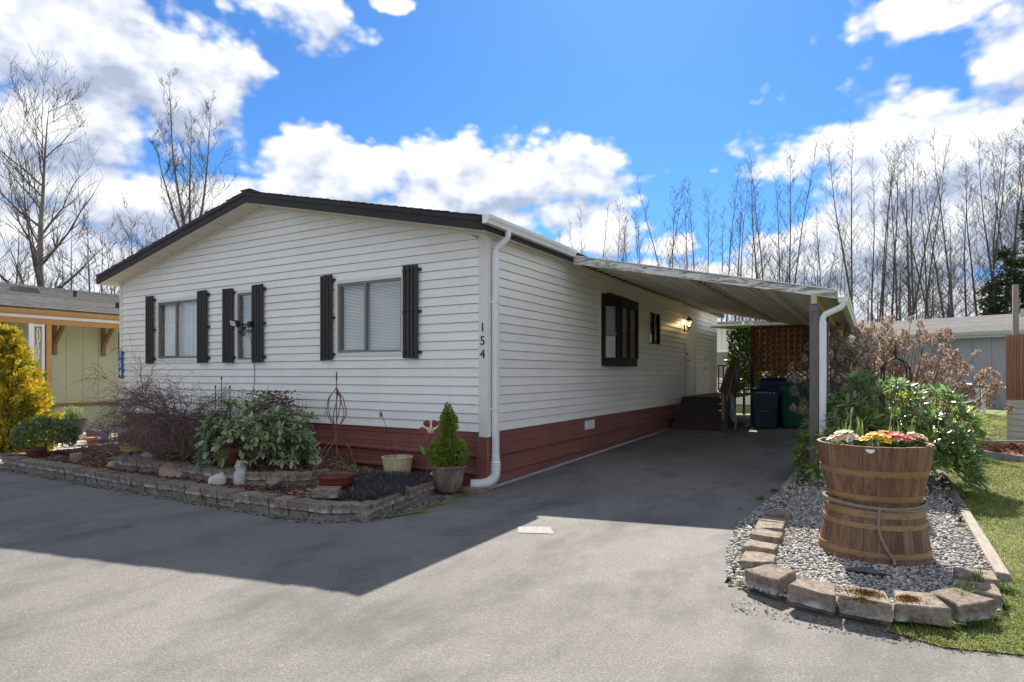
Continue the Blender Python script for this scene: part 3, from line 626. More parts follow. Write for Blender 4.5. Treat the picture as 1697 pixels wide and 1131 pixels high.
# ------------------------------------------------------------------ helpers for rough natural shapes
from mathutils import noise as mnoise
def icosphere(sub):
    bm = bmesh.new(); bmesh.ops.create_icosphere(bm, subdivisions=sub, radius=1); bm.verts.ensure_lookup_table()
    v = np.array([x.co[:] for x in bm.verts]); f = np.array([[y.index for y in x.verts] for x in bm.faces]); bm.free(); return v, f
ICO1, ICO2 = icosphere(1), icosphere(2)
def rock_mesh(name, sx, sy, sz, seed, cuts=7, sub=3):
    v, f = icosphere(sub); rg = np.random.default_rng(seed)
    for _ in range(cuts):                               # flat broken faces
        n = rg.normal(size=3); n /= np.linalg.norm(n); d = rg.uniform(.45, .8); s = v @ n; v = v - np.outer(np.maximum(s - d, 0), n)
    v = np.array([p * (1 + .10 * mnoise.noise(Vector(p * 2.3) + Vector((seed, 0, 0))) + .04 * mnoise.noise(Vector(p * 7))) for p in v])
    v[:, 2] = np.maximum(v[:, 2], -.35)
    v = v / np.abs(v).max(0); v[:, 2] += .3; v *= np.array([sx, sy, sz]) * .5
    me = np_mesh(name, v, f, smooth=True); me.set_sharp_from_angle(angle=R(28)); return me
def block_mesh(seed, w=.295, d=.20, h=.10, taper=.8):
    bm = bmesh.new(); bmesh.ops.create_cube(bm, size=1)
    for v in bm.verts:
        v.co.x *= w * (taper if v.co.y > 0 else 1); v.co.y *= d; v.co.z *= h
    bmesh.ops.bevel(bm, geom=bm.edges[:], offset=.008, segments=1, affect='EDGES')
    bmesh.ops.subdivide_edges(bm, edges=[e for e in bm.edges if e.calc_length() > .07], cuts=2, use_grid_fill=True)
    for v in bm.verts:
        p = v.co.copy(); q = Vector((seed * 3.1, seed, 0)); front = max(0, min(1, (-p.y / d + .35) * 1.5))
        v.co += Vector((mnoise.noise(p * 14 + q), mnoise.noise(p * 14 + q * 2), mnoise.noise(p * 14 + q * 3))) * (.004 + .006 * front)
    bmesh.ops.triangulate(bm, faces=bm.faces[:]); me = bpy.data.meshes.new('block'); bm.to_mesh(me); bm.free()
    me.polygons.foreach_set('use_smooth', np.ones(len(me.polygons), bool)); me.set_sharp_from_angle(angle=R(30)); return me
m = MT('concrete_block', .95, spec=.2); v = m.mapped((1, 1, 1), rndoff=True)
c = m.ramp(m.noise(26, 5, .7, v), [(.25, (.115, .090, .070)), (.5, (.225, .185, .150)), (.75, (.34, .295, .245))]); c = m.mix(m.ramp(m.noise(11, 6, .72, v), [(.50, 0.), (.64, .8)]), c, (.085, .070, .056))
ge = m.n('ShaderNodeSeparateXYZ'); m.l(m.tc(), ge.inputs[0]); low = m.n('ShaderNodeMapRange'); m.l(ge.outputs[2], low.inputs[0]); low.inputs[1].default_value = .005; low.inputs[2].default_value = -.045
wh = m.n('ShaderNodeMath', operation='MULTIPLY'); m.l(low.outputs[0], wh.inputs[0]); m.l(m.ramp(m.noise(9, 5, .7, v), [(.45, 0.), (.6, 1.)]), wh.inputs[1]); c = m.mix(wh.outputs[0], c, (.50, .49, .47))
ms_ = m.ramp(m.noise(5, 4, .6, v), [(.64, 0.), (.74, .85)]); c = m.mix(ms_, c, (.11, .095, .02)); m.col(m.tint(c, .14)).bump(m.noise(95, 4, .7, v), .8, .006); M_BLOCK = m.m
BLK = [block_mesh(i) for i in range(6)]
def path_len(pts, step):
    out = []; pts = [Vector((p[0], p[1], 0)) for p in pts]; seg = 0; pos = 0.; L_ = [(b - a).length for a, b in zip(pts, pts[1:])]; tot = sum(L_); n = max(1, round(tot / step))
    for i in range(n):
        s = tot * (i + .5) / n; k = 0
        while k < len(L_) - 1 and s > L_[k]: s -= L_[k]; k += 1
        d = (pts[k + 1] - pts[k]).normalized(); out.append((pts[k] + d * s, math.atan2(d.y, d.x)))
    return out
def edging(name, label, pts, top, courses, group=None, step=.302, seed=1, base=None):
    rg = random.Random(seed); p0 = Vector((pts[0][0], pts[0][1], 0)); t = thing(name, label, 'edging', p0, 0, group)
    for c_ in range(courses):
        for k, (p, a) in enumerate(path_len(pts, step)):
            off = .1 + .018 * c_; n = Vector((-math.sin(a), math.cos(a), 0)); q = p + n * off - p0; q.z = top - .052 - c_ * .101 + rg.uniform(-.006, .006) + hz(p.y)
            obj('block', BLK[rg.randrange(6)], M_BLOCK, t, q, (rg.uniform(-.03, .03), rg.uniform(-.03, .03), a + rg.uniform(-.05, .05)))
    return t
OUT = [(-8.1, -2.38)] + [(-7.2, -2.4), (-5.4, -2.41), (-2.9, -2.41), (-1.59, -2.40), (-.75, -2.37), (-.38, -2.27), (-.14, -2.03), (-.25, -1.59), (-.31, -1.2), (-.38, -.82), (-.45, -.33)]
edging('block_edging', 'long low kerb of weathered grey-brown concrete blocks round the front flower bed', OUT, .17, 2)
INN = [(-5.85, -1.55), (-5.5, -1.9), (-5.1, -2.0), (-4.6, -1.92), (-3.3, -1.93), (-2.44, -1.90), (-1.9, -1.74), (-1.72, -1.49), (-1.70, -1.15)]
edging('block_edging', 'inner tier of dark mossy blocks holding the raised soil under the rhododendron', INN, .30, 2, seed=7)
o = obj('loose_block', BLK[2], M_BLOCK, None, at(532, 826, .17) + Vector((0, .10, .052)), (0, 0, .5)); tag(o, 'single loose concrete block lying on the bed corner before the red bowl', 'block')

# mulch in the bed, as a bumpy sheet plus loose chips
def bumpy(name, poly_fn, x0, x1, y0, y1, st, zf, mat):
    xs = np.arange(x0, x1 + st, st); ys = np.arange(y0, y1 + st, st); V = []; idx = {}; F_ = []
    for i, x in enumerate(xs):
        for j, y in enumerate(ys): idx[i, j] = len(V); V.append((x, y, zf(x, y) + .012 * mnoise.noise(Vector((x * 6, y * 6, 1)))))
    for i in range(len(xs) - 1):
        for j in range(len(ys) - 1):
            if poly_fn(xs[i] + st / 2, ys[j] + st / 2): F_.append((idx[i, j], idx[i + 1, j], idx[i + 1, j + 1], idx[i, j + 1]))
    return struct(obj(name, np_mesh(name, V, F_, smooth=True), mat))
def inpoly(p, x, y):
    c_ = False; n = len(p)
    for i in range(n):
        (x0, y0), (x1, y1) = p[i], p[(i + 1) % n]
        if (y0 > y) != (y1 > y) and x < (x1 - x0) * (y - y0) / (y1 - y0) + x0: c_ = not c_
    return c_
BED = [(-8.5, -2.25), (-.8, -2.25), (-.45, -2.12), (-.28, -1.95), (-.5, -.3), (-.5, .0), (-8.9, .0)]
TIER = [(-5.75, -1.5), (-5.4, -1.8), (-4.6, -1.82), (-2.44, -1.8), (-1.95, -1.65), (-1.8, -1.4), (-1.8, -.9), (-2.2, -.2), (-6.0, -.2)]
def bed_z(x, y): return .29 if inpoly(TIER, x, y) else .125
bumpy('mulch_bed', lambda x, y: inpoly(BED, x, y), -8.9, 0, -2.3, 0, .07, bed_z, M_MULCH)
M_CHIP = leafmat('bark_chip', .95, .0, .2)
def chips(name, n, poly, zf, label, cat, size=(.012, .035), tilt=.35, cols=((.10, .045, .03), (.24, .12, .08), (.05, .03, .02), (.32, .20, .15)), seed=2, rim=None):
    rg = np.random.default_rng(seed); P = []; xs = [p[0] for p in poly]; ys = [p[1] for p in poly]
    while len(P) < n:
        x, y = rg.uniform(min(xs), max(xs)), rg.uniform(min(ys), max(ys))
        if inpoly(poly, x, y): P.append((x, y, zf(x, y) + rg.uniform(.01, .05) * tilt))
    bv = np.array([(-1, -1, -.25), (1, -.8, -.2), (.9, 1, -.2), (-1, .8, -.25), (-.9, -.9, .2), (1, -1, .25), (1, .9, .2), (-.8, 1, .25)]); bf = np.array([(0, 3, 2, 1), (4, 5, 6, 7), (0, 1, 5, 4), (1, 2, 6, 5), (2, 3, 7, 6), (3, 0, 4, 7)])
    d = rnd_dir(n, -tilt, tilt, rg); B = basis(d, rg.uniform(-1.7, 1.7, n) * tilt); s = rg.uniform(*size, n)[:, None]; S = np.concatenate([s * .45, s, s * .5], 1); B = B * S[:, None, :]
    cc = np.array(cols)[rg.integers(0, len(cols), n)] * rg.uniform(.7, 1.25, (n, 1)); V, F_, C_ = inst(bv, bf, B, P, cc)
    o = obj(name, np_mesh(name, V, F_, C_), M_CHIP, kind='stuff'); o['label'] = label; o['category'] = cat; return o
chips('bark_chips', 5200, BED, bed_z, 'reddish bark chips strewn over the front flower bed', 'mulch')
# litter of dry leaves and needles along the kerb foot
KERB = [(-8, -2.62), (-.7, -2.56), (-.2, -2.3), (.05, -1.9), (-.1, -.3), (-.3, -.3), (-.16, -1.95), (-.4, -2.33), (-.8, -2.42), (-8, -2.46)]
chips('leaf_litter', 1500, KERB, lambda x, y: .004, 'dry leaf litter and dirt along the foot of the front kerb', 'leaf litter', (.006, .02), cols=((.07, .055, .04), (.20, .17, .12), (.30, .27, .22), (.05, .05, .03)), seed=8, tilt=.15)

# gravel bed on the right of the driveway
GRAV = [(3.36, .9), (3.26, -.3), (3.34, -1.3), (3.52, -2.2), (3.8, -2.42), (4.9, -2.42), (5.15, -2.0), (5.27, -1.0), (5.30, 4.2), (4.2, 6.5), (3.55, 6.5), (3.5, 4.0), (3.48, 1.8)]
m = MT('grey_gravel_base', .9); vo = m.n('ShaderNodeTexVoronoi'); vo.inputs['Scale'].default_value = 30; m.l(m.tc(), vo.inputs[0]); m.col(m.ramp(vo.outputs['Color'], [(.1, (.12, .115, .105)), (.9, (.33, .32, .30))])).bump(vo.outputs['Distance'], 1, .02); M_GBASE = m.m
def grav_z(x, y): return hz(y) + min(.045, max(.004, (x - 3.2) * .16, (x - 3.2) * .16))
bumpy('gravel_base', lambda x, y: inpoly(GRAV, x - .22, y) and inpoly(GRAV, x + .1, y) and inpoly(GRAV, x, y - .18), 3.0, 5.3, -2.45, 6.5, .1, lambda x, y: grav_z(x, y) - .012, M_GBASE)
M_PEB = leafmat('pebble', .7, .0, .35)
def pebbles(n, cond, ico, seed, smin, smax):
    rg = np.random.default_rng(seed); P = []
    while len(P) < n:
        x, y = rg.uniform(3.0, 5.32), rg.uniform(-2.45, 6.5)
        if cond(y) and inpoly(GRAV, x, y) and not (x < 3.5 and rg.uniform() > (x - 2.9) * 1.5): P.append((x, y, grav_z(x, y) + rg.uniform(-.004, .014)))
    s = rg.uniform(smin, smax, n) * rg.choice([.7, 1, 1, 1.25], n); B = basis(rnd_dir(n, -.3, .3, rg), rg.uniform(-.5, .5, n)) * (np.stack([s * rg.uniform(.6, .95, n), s, s * rg.uniform(.4, .7, n)], 1) * .5)[:, None, :]
    pal = np.array([(.30, .29, .27), (.39, .37, .34), (.23, .225, .22), (.45, .43, .39), (.36, .31, .255), (.28, .28, .28), (.53, .51, .48)]); cc = pal[rg.choice(7, n, p=[.22, .22, .16, .14, .1, .1, .06])] * rg.uniform(.8, 1.15, (n, 1))
    return inst(ico[0], ico[1], B, P, cc)
Va, Fa, Ca = pebbles(8000, lambda y: y < .3, ICO2, 4, .019, .034); Vb, Fb, Cb = pebbles(6500, lambda y: y >= .3, ICO1, 5, .022, .040)
o = obj('gravel', np_mesh('gravel', np.concatenate([Va, Vb]), np.concatenate([Fa, Fb + len(Va)]), np.concatenate([Ca, Cb]), smooth=True), M_PEB, kind='stuff'); o['label'] = 'rounded grey river pebbles round the barrel planter'; o['category'] = 'gravel'
# its block edging, block by block as laid
t = thing('block_edging', 'short curved row of sunlit tan concrete blocks round the pebbles in front of the barrels', 'edging', (4.3, -2.4, 0))
RB = [(3.60, .02, 88), (3.59, -.33, 91), (3.61, -.66, 92), (3.63, -.99, 92), (3.64, -1.42, 97), (3.68, -1.80, 95), (3.84, -2.26, 148), (4.12, -2.43, 170), (4.41, -2.45, 180), (4.69, -2.38, 186), (4.92, -2.19, 222), (5.05, -1.80, 262), (5.08, -1.47, 262)]
BIG = [block_mesh(20 + i, .285, .24, .115, .74) for i in range(5)]
rr = random.Random(4)
for k, (x, y, a) in enumerate(RB):
    fr = k >= 6 and k <= 10; aa = R(a - 180) if k >= 6 else R(a)
    # y- side of the block mesh is its rough face: turn it outwards
    ang = {0: -math.pi / 2}.get(0) if k < 6 else (R(a - 180) if k <= 10 else math.pi / 2)
    zt = .105 if k < 2 else .12 if k < 6 else .165 if fr else .13
    obj('block', BIG[k % 5], M_BLOCK, t, (x - 4.3, y + 2.4, zt - .058), (rr.uniform(-.05, .05) + (.06 if k in (9, 6) else 0), rr.uniform(-.05, .05), ang + rr.uniform(-.07, .07)))
    if fr: obj('block', BLK[k % 6], M_BLOCK, t, (x - 4.3 + .02 * math.sin(ang), y + 2.4 + .07 * math.cos(ang), zt - .158), (0, 0, ang + rr.uniform(-.06, .06)))
# brown moss cushions on two of those blocks
M_MOSS = leafmat('moss', .95, .1, .1)
def tufts(name, label, spots, n, cols, h, seed, cat='moss', lean=.5):
    rg = np.random.default_rng(seed); P = []
    for _ in range(n):
        x, y, z, rx, ry, ang = spots[rg.integers(len(spots))]; r = min(1.6, abs(rg.normal(0, .62))); a = rg.uniform(0, 6.28); u, w = r * math.cos(a) * rx, r * math.sin(a) * ry; ca, sa = math.cos(ang), math.sin(ang)
        P.append((x + u * ca - w * sa, y + u * sa + w * ca, z + max(0, 1 - r) * h * .6))
    d = rnd_dir(n, lean, 1, rg); B = basis(d, rg.uniform(0, 6.28, n)) * (h * rg.uniform(.5, 1.2, n))[:, None, None]
    V, F_, C_ = inst([(-.22, 0, 0), (.22, 0, 0), (.1, .7, .05), (0, 1, .15)], [(0, 1, 2, 3)], B, P, np.array(cols)[rg.integers(len(cols), size=n)] * rg.uniform(.7, 1.3, (n, 1)))
    o = obj(name, np_mesh(name, V, F_, C_), M_MOSS, kind='stuff'); o['label'] = label; o['category'] = cat; return o
tufts('moss_cushion', 'orange-brown moss cushions on the front blocks below the barrels', [(4.41, -2.46, .165, .10, .06, 0), (4.39, -2.555, .145, .10, .03, 0), (4.64, -2.42, .16, .07, .05, .3)], 1500, [(.24, .12, .03), (.33, .19, .06), (.12, .07, .02), (.16, .13, .03)], .020, 3)
tufts('moss_patch', 'bright yellow-green moss strip on the asphalt below the potted spruce', [(.02, -1.25, 0, .08, .55, -.2), (-.02, -.55, 0, .1, .3, 0), (.08, -1.6, 0, .05, .2, -.3)], 5200, [(.20, .19, .02), (.13, .14, .015), (.26, .24, .04)], .012, 6)
tufts('moss_patch', 'dull olive moss on the driveway edge beside the pebbles', [(3.14, .45, .0, .10, .3, .1), (3.27, 1.1, .02, .08, .3, .1), (3.35, 1.7, .03, .05, .2, 0)], 2600, [(.11, .11, .02), (.075, .075, .015)], .010, 9)
chips('leaf_litter', 420, [(3.55, -2.72), (4.0, -2.78), (4.8, -2.78), (5.2, -2.6), (5.3, -2.3), (5.0, -2.4), (3.7, -2.45)], lambda x, y: .004, 'dry leaf litter in front of the sunlit block row', 'leaf litter', (.004, .011), cols=((.09, .075, .06), (.17, .13, .09), (.24, .19, .14), (.06, .055, .045)), seed=18, tilt=.12)
# edging timbers
M_OLDWOOD = simple('weathered_timber', (.36, .32, .26), (.22, .19, .16), 7, .9, bump=.5, bscale=30, stretch=(6, .6, 6), bdist=.01)
o = MB().hexa([(5.24, -1.15, -.02), (5.34, -1.15, -.02), (5.36, 1.35, 0), (5.26, 1.35, 0), (5.24, -1.15, .075), (5.33, -1.15, .07), (5.35, 1.35, .09), (5.26, 1.35, .095)]).build('edging_timber', M_OLDWOOD, bevel=.006); tag(o, 'pale weathered board edging the pebbles along the lawn', 'timber')
o = MB().tube([(5.31, 1.4, .05), (5.29, 2.0, .07), (5.31, 2.7, .075), (5.30, 3.4, .1), (5.3, 4.3, .1)], [.055, .06, .066, .06, .06], 9).build('edging_log', simple('rotten_log', (.22, .19, .16), (.10, .085, .07), 9, .95, bump=.9, bscale=22, stretch=(4, .7, 4), bdist=.03), smooth=True); tag(o, 'dark rotting log along the lawn beside the big right rhododendron', 'log')
o = MB().hexa([(3.42, 1.75, hz(1.75) - .02), (3.50, 1.75, hz(1.75) - .02), (3.56, 6.4, hz(6.4) - .02), (3.48, 6.4, hz(6.4) - .02), (3.42, 1.75, hz(1.75) + .05), (3.50, 1.75, hz(1.75) + .05), (3.56, 6.4, hz(6.4) + .05), (3.48, 6.4, hz(6.4) + .05)]).build('edging_timber', M_OLDWOOD, bevel=.006); tag(o, 'dark timber along the driveway edge running up to the carport post', 'timber')
o = obj('slate_stone', rock_mesh('slate_stone', .34, .13, .075, 31, 9), simple('slate', (.055, .06, .066), (.10, .105, .11), 12, .8, bump=.4, bscale=40), None, at(1436, 950, .05), (0, 0, .1)); tag(o, 'flat dark slate stone on the pebbles in front of the barrels', 'stone')

# ------------------------------------------------------------------ rocks and ornaments of the front bed
M_RBR = simple('brown_rock', (.17, .105, .085), (.27, .19, .16), 7, .9, bump=.7, bscale=25, bdist=.015)
M_RTAN = simple('tan_rock', (.30, .23, .15), (.42, .34, .24), 8, .9, bump=.7, bscale=25, bdist=.015)
M_RWH = simple('white_rock', (.74, .71, .64), (.52, .49, .42), 9, .8, bump=.7, bscale=25, bdist=.015)
M_RSL = simple('red_slab_rock', (.30, .17, .115), (.42, .33, .27), 4, .9, bump=.6, bscale=20, bdist=.015)
for lab, nm, px, py, up, s, mt_, sd, rz in (
        ('rough brown rock on the mulch beside the small leafy shrub', 'rock', 115, 766, .12, (.30, .24, .24), M_RBR, 1, .4),
        ('tan striped rock behind the long kerb, left of the maple', 'rock', 182, 776, .12, (.32, .20, .18), M_RTAN, 2, .2),
        ('big reddish slab rock leaning below the maple trunk', 'rock', 272, 790, .13, (.52, .30, .24), M_RSL, 3, -.1),
        ('chalky white rock sitting on the kerb blocks', 'rock', 345, 801, .15, (.30, .24, .20), M_RWH, 4, .3),
        ('maroon grey pointed rock on the kerb right of the rhododendron', 'rock', 445, 812, .13, (.28, .22, .25), M_RBR, 5, -.3),
        ('small pale blue-grey stone on the upper tier beside the rhododendron', 'rock', 335, 770, .29, (.19, .12, .13), simple('pale_blue_rock', (.50, .55, .56), (.36, .40, .41), 9, .8, bump=.5), 6, .6),
        ('mossy grey boulder on the upper tier left of the maple trunk', 'rock', 237, 760, .28, (.26, .2, .16), simple('mossy_rock', (.20, .22, .17), (.32, .33, .29), 8, .9, bump=.5), 8, .1),
        ('white rock tucked behind the spruce pot against the skirting', 'rock', 718, 792, .12, (.30, .2, .13), M_RWH, 7, .1)):
    p = at(px, py, up); o = obj(nm, rock_mesh('rock', *s, sd), mt_, None, (p.x, p.y + s[1] * .4, p.z - .01), (0, 0, rz)); tag(o, lab, 'rock')
# carved stone ornament
p = at(393, 802, .15); t = thing('stone_ornament', 'weathered grey carved stone bird ornament before the rhododendron', 'ornament', (p.x, p.y + .05, p.z - .01))
M_STN = simple('carved_stone', (.34, .34, .33), (.56, .56, .55), 14, .9, bump=.7, bscale=45, bdist=.01)
MB().lathe([(0, 0), (.075, 0), (.085, .03), (.088, .08), (.078, .14), (.06, .18), (.062, .21), (.066, .24), (.055, .275), (.03, .295), (0, .30)], 18).build('body', M_STN, t, smooth=True)
for s in (-1, 1):
    obj('ear_tuft', rock_mesh('e', .045, .04, .05, 3, 2, 2), M_STN, t, (s * .038, -.01, .275)); obj('wing', rock_mesh('w', .05, .09, .15, 5, 2, 2), M_STN, t, (s * .075, 0, .07))
    obj('eye', rock_mesh('y', .03, .02, .03, 6, 0, 2), M_STN, t, (s * .025, -.058, .22))
# figurine with a white beard
p = at(527, 778, .14); t = thing('garden_figurine', 'small white and black garden figurine beside the rusty wire obelisk', 'figurine', (p.x + .35, p.y - .35, .14))
M_FW = simple('chalk_white', (.70, .69, .70), (.56, .55, .57), 14, .8, bump=.5)
MB().lathe([(0, 0), (.10, 0), (.105, .05), (.09, .13), (.075, .18), (0, .19)], 16).build('body', simple('soot_black', (.02, .02, .022), None, 8, .7), t, smooth=True)
MB().lathe([(0, .10), (.05, .11), (.085, .16), (.082, .22), (.06, .25), (0, .26)], 16, (.02, -.03, 0)).build('beard', M_FW, t, smooth=True)
MB().lathe([(0, .24), (.045, .25), (.05, .29), (.035, .33), (0, .345)], 14, (-.02, 0, 0)).build('head', M_FW, t, smooth=True)

# pots, tubs, wire obelisks
m = MT('oxblood_glaze', .22, spec=.6); m.col(m.ramp(m.noise(5), [(.3, (.13, .022, .016)), (.7, (.20, .042, .028))])); M_RED = m.m
M_SOIL = simple('potting_soil', (.03, .022, .016), (.06, .045, .03), 30, .95, bump=.8, bscale=60, bdist=.01)
RPOT = at(543, 817, .13) + Vector((-.03, .17, -.01)); t = thing('bowl_pot', 'wide glossy oxblood red bowl at the bed corner', 'pot', RPOT)
MB().lathe([(0, 0), (.12, 0), (.155, .04), (.185, .10), (.195, .105), (.205, .175), (.225, .18), (.225, .205), (.205, .205), (.195, .17), (.0, .17)], 32).build('bowl', M_RED, t, smooth=True)
MB().lathe([(0, .188), (.10, .185), (.19, .178)], 20).build('soil', M_SOIL, t)
M_RUST = simple('rusty_wire', (.12, .055, .035), (.20, .10, .06), 25, .8, metal=.2)
def spiral_obelisk(loc, label, prof, nw, turns, rod_top, base_r=None, wr=.0065, rodr=.009):
    """prof = [(z, radius)]; wires wind along the profile both ways"""
    t = thing('wire_obelisk', label, 'obelisk', loc); zs = [p[0] for p in prof]; rs = [p[1] for p in prof]
    for hand in (-1, 1):
        for k in range(nw):
            pts = []; n = 40
            for i in range(n + 1):
                z = zs[0] + (zs[-1] - zs[0]) * i / n; r = float(np.interp(z, zs, rs)); a = 2 * math.pi * k / nw + hand * turns * 2 * math.pi * i / n; pts.append((r * math.cos(a), r * math.sin(a), z))
            MB().tube(pts, wr, 5).build('wire', M_RUST, t, smooth=True)
    MB().tube([(0, 0, zs[0] - .02), (0, 0, rod_top - .12), (0, 0, rod_top - .10), (0, 0, rod_top)], [rodr * .6, rodr * .6, rodr * 1.1, rodr * .8], 6).build('rod', M_RUST, t)
    return t
def smooth_prof(keys, n=40):
    z = np.linspace(keys[0][0], keys[-1][0], n); zz = [k[0] for k in keys]; rr_ = [k[1] for k in keys]; out = []
    for q in z:
        i = max(0, min(len(zz) - 2, int(np.searchsorted(zz, q)) - 1)); t_ = (q - zz[i]) / (zz[i + 1] - zz[i]); t_ = t_ * t_ * (3 - 2 * t_); out.append((q, rr_[i] + (rr_[i + 1] - rr_[i]) * t_))
    return out
spiral_obelisk(RPOT + Vector((0, 0, .16)), 'tall rusty twisted-wire obelisk standing in the red bowl', smooth_prof([(0, .19), (.12, .27), (.30, .18), (.56, .012), (.80, .12), (.95, .10), (1.10, .012)]), 3, .34, 1.30, wr=.006)
def tub(loc, label, r=.2, h=.235, n=22, mat=None):
    t = thing('slatted_tub', label, 'planter', loc)
    for k in range(n):
        a0, a1 = 2 * math.pi * k / n, 2 * math.pi * (k + .95) / n; b = MB(); v = []
        for z, rr_ in ((0, r * .84), (h, r)):
            for (a, q) in ((a0, rr_), (a1, rr_), (a1, rr_ - .014), (a0, rr_ - .014)): v.append((q * math.cos(a), q * math.sin(a), z))
        b.hexa(v).build('stave', mat, t)
    MB().lathe([(r + .004, h - .01), (r + .008, h - .004), (r + .008, h + .006), (r - .018, h + .006), (r - .018, h - .05)], 28).build('rim', mat, t)
    MB().lathe([(0, h - .05), (r - .02, h - .055)], 16).build('soil', M_SOIL, t); return t
M_TUB = simple('pale_yellow_paint', (.66, .58, .33), (.58, .51, .29), 5, .6, tint=.08)
M_TUB2 = simple('bright_yellow_paint', (.62, .50, .12), (.54, .43, .10), 5, .6, tint=.08)
YP = at(656, 787, .135) + Vector((0, .17, 0)); YP.y = min(YP.y, -.27); tub(YP, 'pale yellow slatted tub in front of the maroon skirting', .215, .245, 22, M_TUB)
Y2 = at(205, 748, .22) + Vector((0, .2, 0)); Y2.y = min(Y2.y, -.3); tub(Y2, 'bright yellow slatted tub behind the bare maple', .27, .30, 22, M_TUB2)
# red wire hoop and yellow flower stake in the pale tub
t = thing('plant_hoop', 'thin red wire plant support standing in the pale yellow tub', 'plant support', YP + Vector((0, 0, .19)))
M_REDW = simple('red_wire', (.42, .05, .045), None, 5, .4)
MB().tube([(.17 * math.cos(a), .17 * math.sin(a), .30 + .05 * math.cos(a)) for a in np.linspace(0, 6.283, 30)], .004, 5).build('ring', M_REDW, t, smooth=True)
for a in (.3, 2.4, 4.5): MB().tube([(.17 * math.cos(a), .17 * math.sin(a), .30 + .05 * math.cos(a)), (.15 * math.cos(a), .15 * math.sin(a), .0)], .004, 5).build('leg', M_REDW, t)
def petal_flower(t, c, nrm, n, r, w, mat, ctr, ctr_r, name='petal', cup=.02):
    q = Vector(nrm).to_track_quat('Z', 'Y').to_matrix()
    for k in range(n):
        a = 2 * math.pi * k / n; ca, sa = math.cos(a), math.sin(a); P_ = []
        for (u, v_, z) in ((.25, 0, 0), (.55, w * .75, cup * .5), (.85, w, cup), (1.0, w * .55, cup * 1.3), (1.0, -w * .55, cup * 1.3), (.85, -w, cup), (.55, -w * .75, cup * .5)):
            u, v_ = u * r, v_ * r; P_.append(Vector(c) + q @ Vector((u * ca - v_ * sa, u * sa + v_ * ca, z)))
        back = [p - q @ Vector((0, 0, .004)) for p in P_]; m7 = 7
        MB().add(P_ + back, [tuple(range(m7)), tuple(range(2 * m7 - 1, m7 - 1, -1))] + [(i, m7 + i, m7 + (i + 1) % m7, (i + 1) % m7) for i in range(m7)]).build(name, mat, t)
    MB().add([Vector(c) + q @ Vector((ctr_r * math.cos(a), ctr_r * math.sin(a), .012)) for a in np.linspace(0, 6.283, 13)[:-1]] + [Vector(c) + q @ Vector((0, 0, .028))] + [Vector(c) + q @ Vector((ctr_r * math.cos(a), ctr_r * math.sin(a), -.004)) for a in np.linspace(0, 6.283, 13)[:-1]], [(i, (i + 1) % 12, 12) for i in range(12)] + [(13 + i, 13 + (i + 1) % 12, (i + 1) % 12, i) for i in range(12)]).build('flower_centre', ctr, t)
M_PETR = MT('dark_red_enamel', .3).col((.22, .006, .016)).m; M_PETY = MT('faded_gold_enamel', .5).col((.55, .30, .08)).m; M_CTR = simple('cream_yellow_centre', (.62, .58, .30), (.35, .42, .10), 30, .5); M_LEAFE = simple('green_enamel', (.02, .16, .08), (.30, .36, .06), 9, .35)
fwv = (CAM - at_y(714, 714, -.45)).normalized()
fc = at_y(714, 714, -.45); fb_ = Vector((fc.x - .10, -.42, .13)); t = thing('metal_flower', 'dark red painted metal flower on a stake beside the potted spruce', 'garden stake', fb_)
petal_flower(t, fc - fb_, fwv + Vector((-.1, 0, .15)), 6, .145, .34, M_PETR, M_CTR, .045)
MB().tube([(0, 0, 0), (.03, 0, .22), ((fc - fb_).x - .02, 0, (fc - fb_).z - .06), (fc - fb_) + Vector((0, .01, 0))], .0045, 6).build('stem', M_LEAFE, t)
for s, ox, oz in ((-1, .0, .34), (1, .10, .27)):
    c_ = Vector((ox, -.01, oz)); v = []
    for (u, w_) in ((0, 0), (.3, .28), (.6, .26), (1, 0), (.6, -.26), (.3, -.28)): v.append(c_ + Vector((s * u * .11 + (w_ * .04), 0, u * (.12 if s < 0 else .03) + w_ * .15)))
    MB().add(v + [p + Vector((0, .004, 0)) for p in v], [tuple(range(6)), tuple(range(11, 5, -1))] + [(i, 6 + i, 6 + (i + 1) % 6, (i + 1) % 6) for i in range(6)]).build('leaf', M_LEAFE, t)
fb_ = YP + Vector((-.02, -.02, .19)); fc = at_y(633, 688, YP.y - .02); t = thing('metal_flower', 'small faded golden flower on a thin dark stake in the pale tub', 'garden stake', fb_)
petal_flower(t, fc - fb_, Vector((-.4, -1, .1)), 7, .055, .3, M_PETY, M_BLACK, .016)
MB().tube([(0, 0, 0), (fc - fb_) * .5 + Vector((.02, 0, 0)), fc - fb_], .004, 5).build('stem', M_BLACK, t)
# black three-spike trellis
p = Vector((-3.15, -.75, .27)); t = thing('spiked_trellis', 'slim black metal trellis with three pointed spikes behind the rhododendron', 'trellis', p)
q0 = at_y(372, 632, -.75)
for k, px, py in ((0, 357, 638), (1, 367, 624), (2, 381, 638)):
    a = at_y(px, py, -.75) - p; MB().tube([(a.x, 0, 0), (a.x, 0, a.z - .05), (a.x, 0, a.z - .045), (a.x, 0, a.z - .02), (a.x, 0, a.z)], [.006, .006, .013, .011, .001], 6).build('spike', M_BLACK, t)
xa, xb = at_y(357, 640, -.75).x - p.x, at_y(381, 640, -.75).x - p.x
for zz in (.45, .85): MB().tube([(xa, 0, zz), (xb, 0, zz)], .005, 5).build('crossbar', M_BLACK, t)

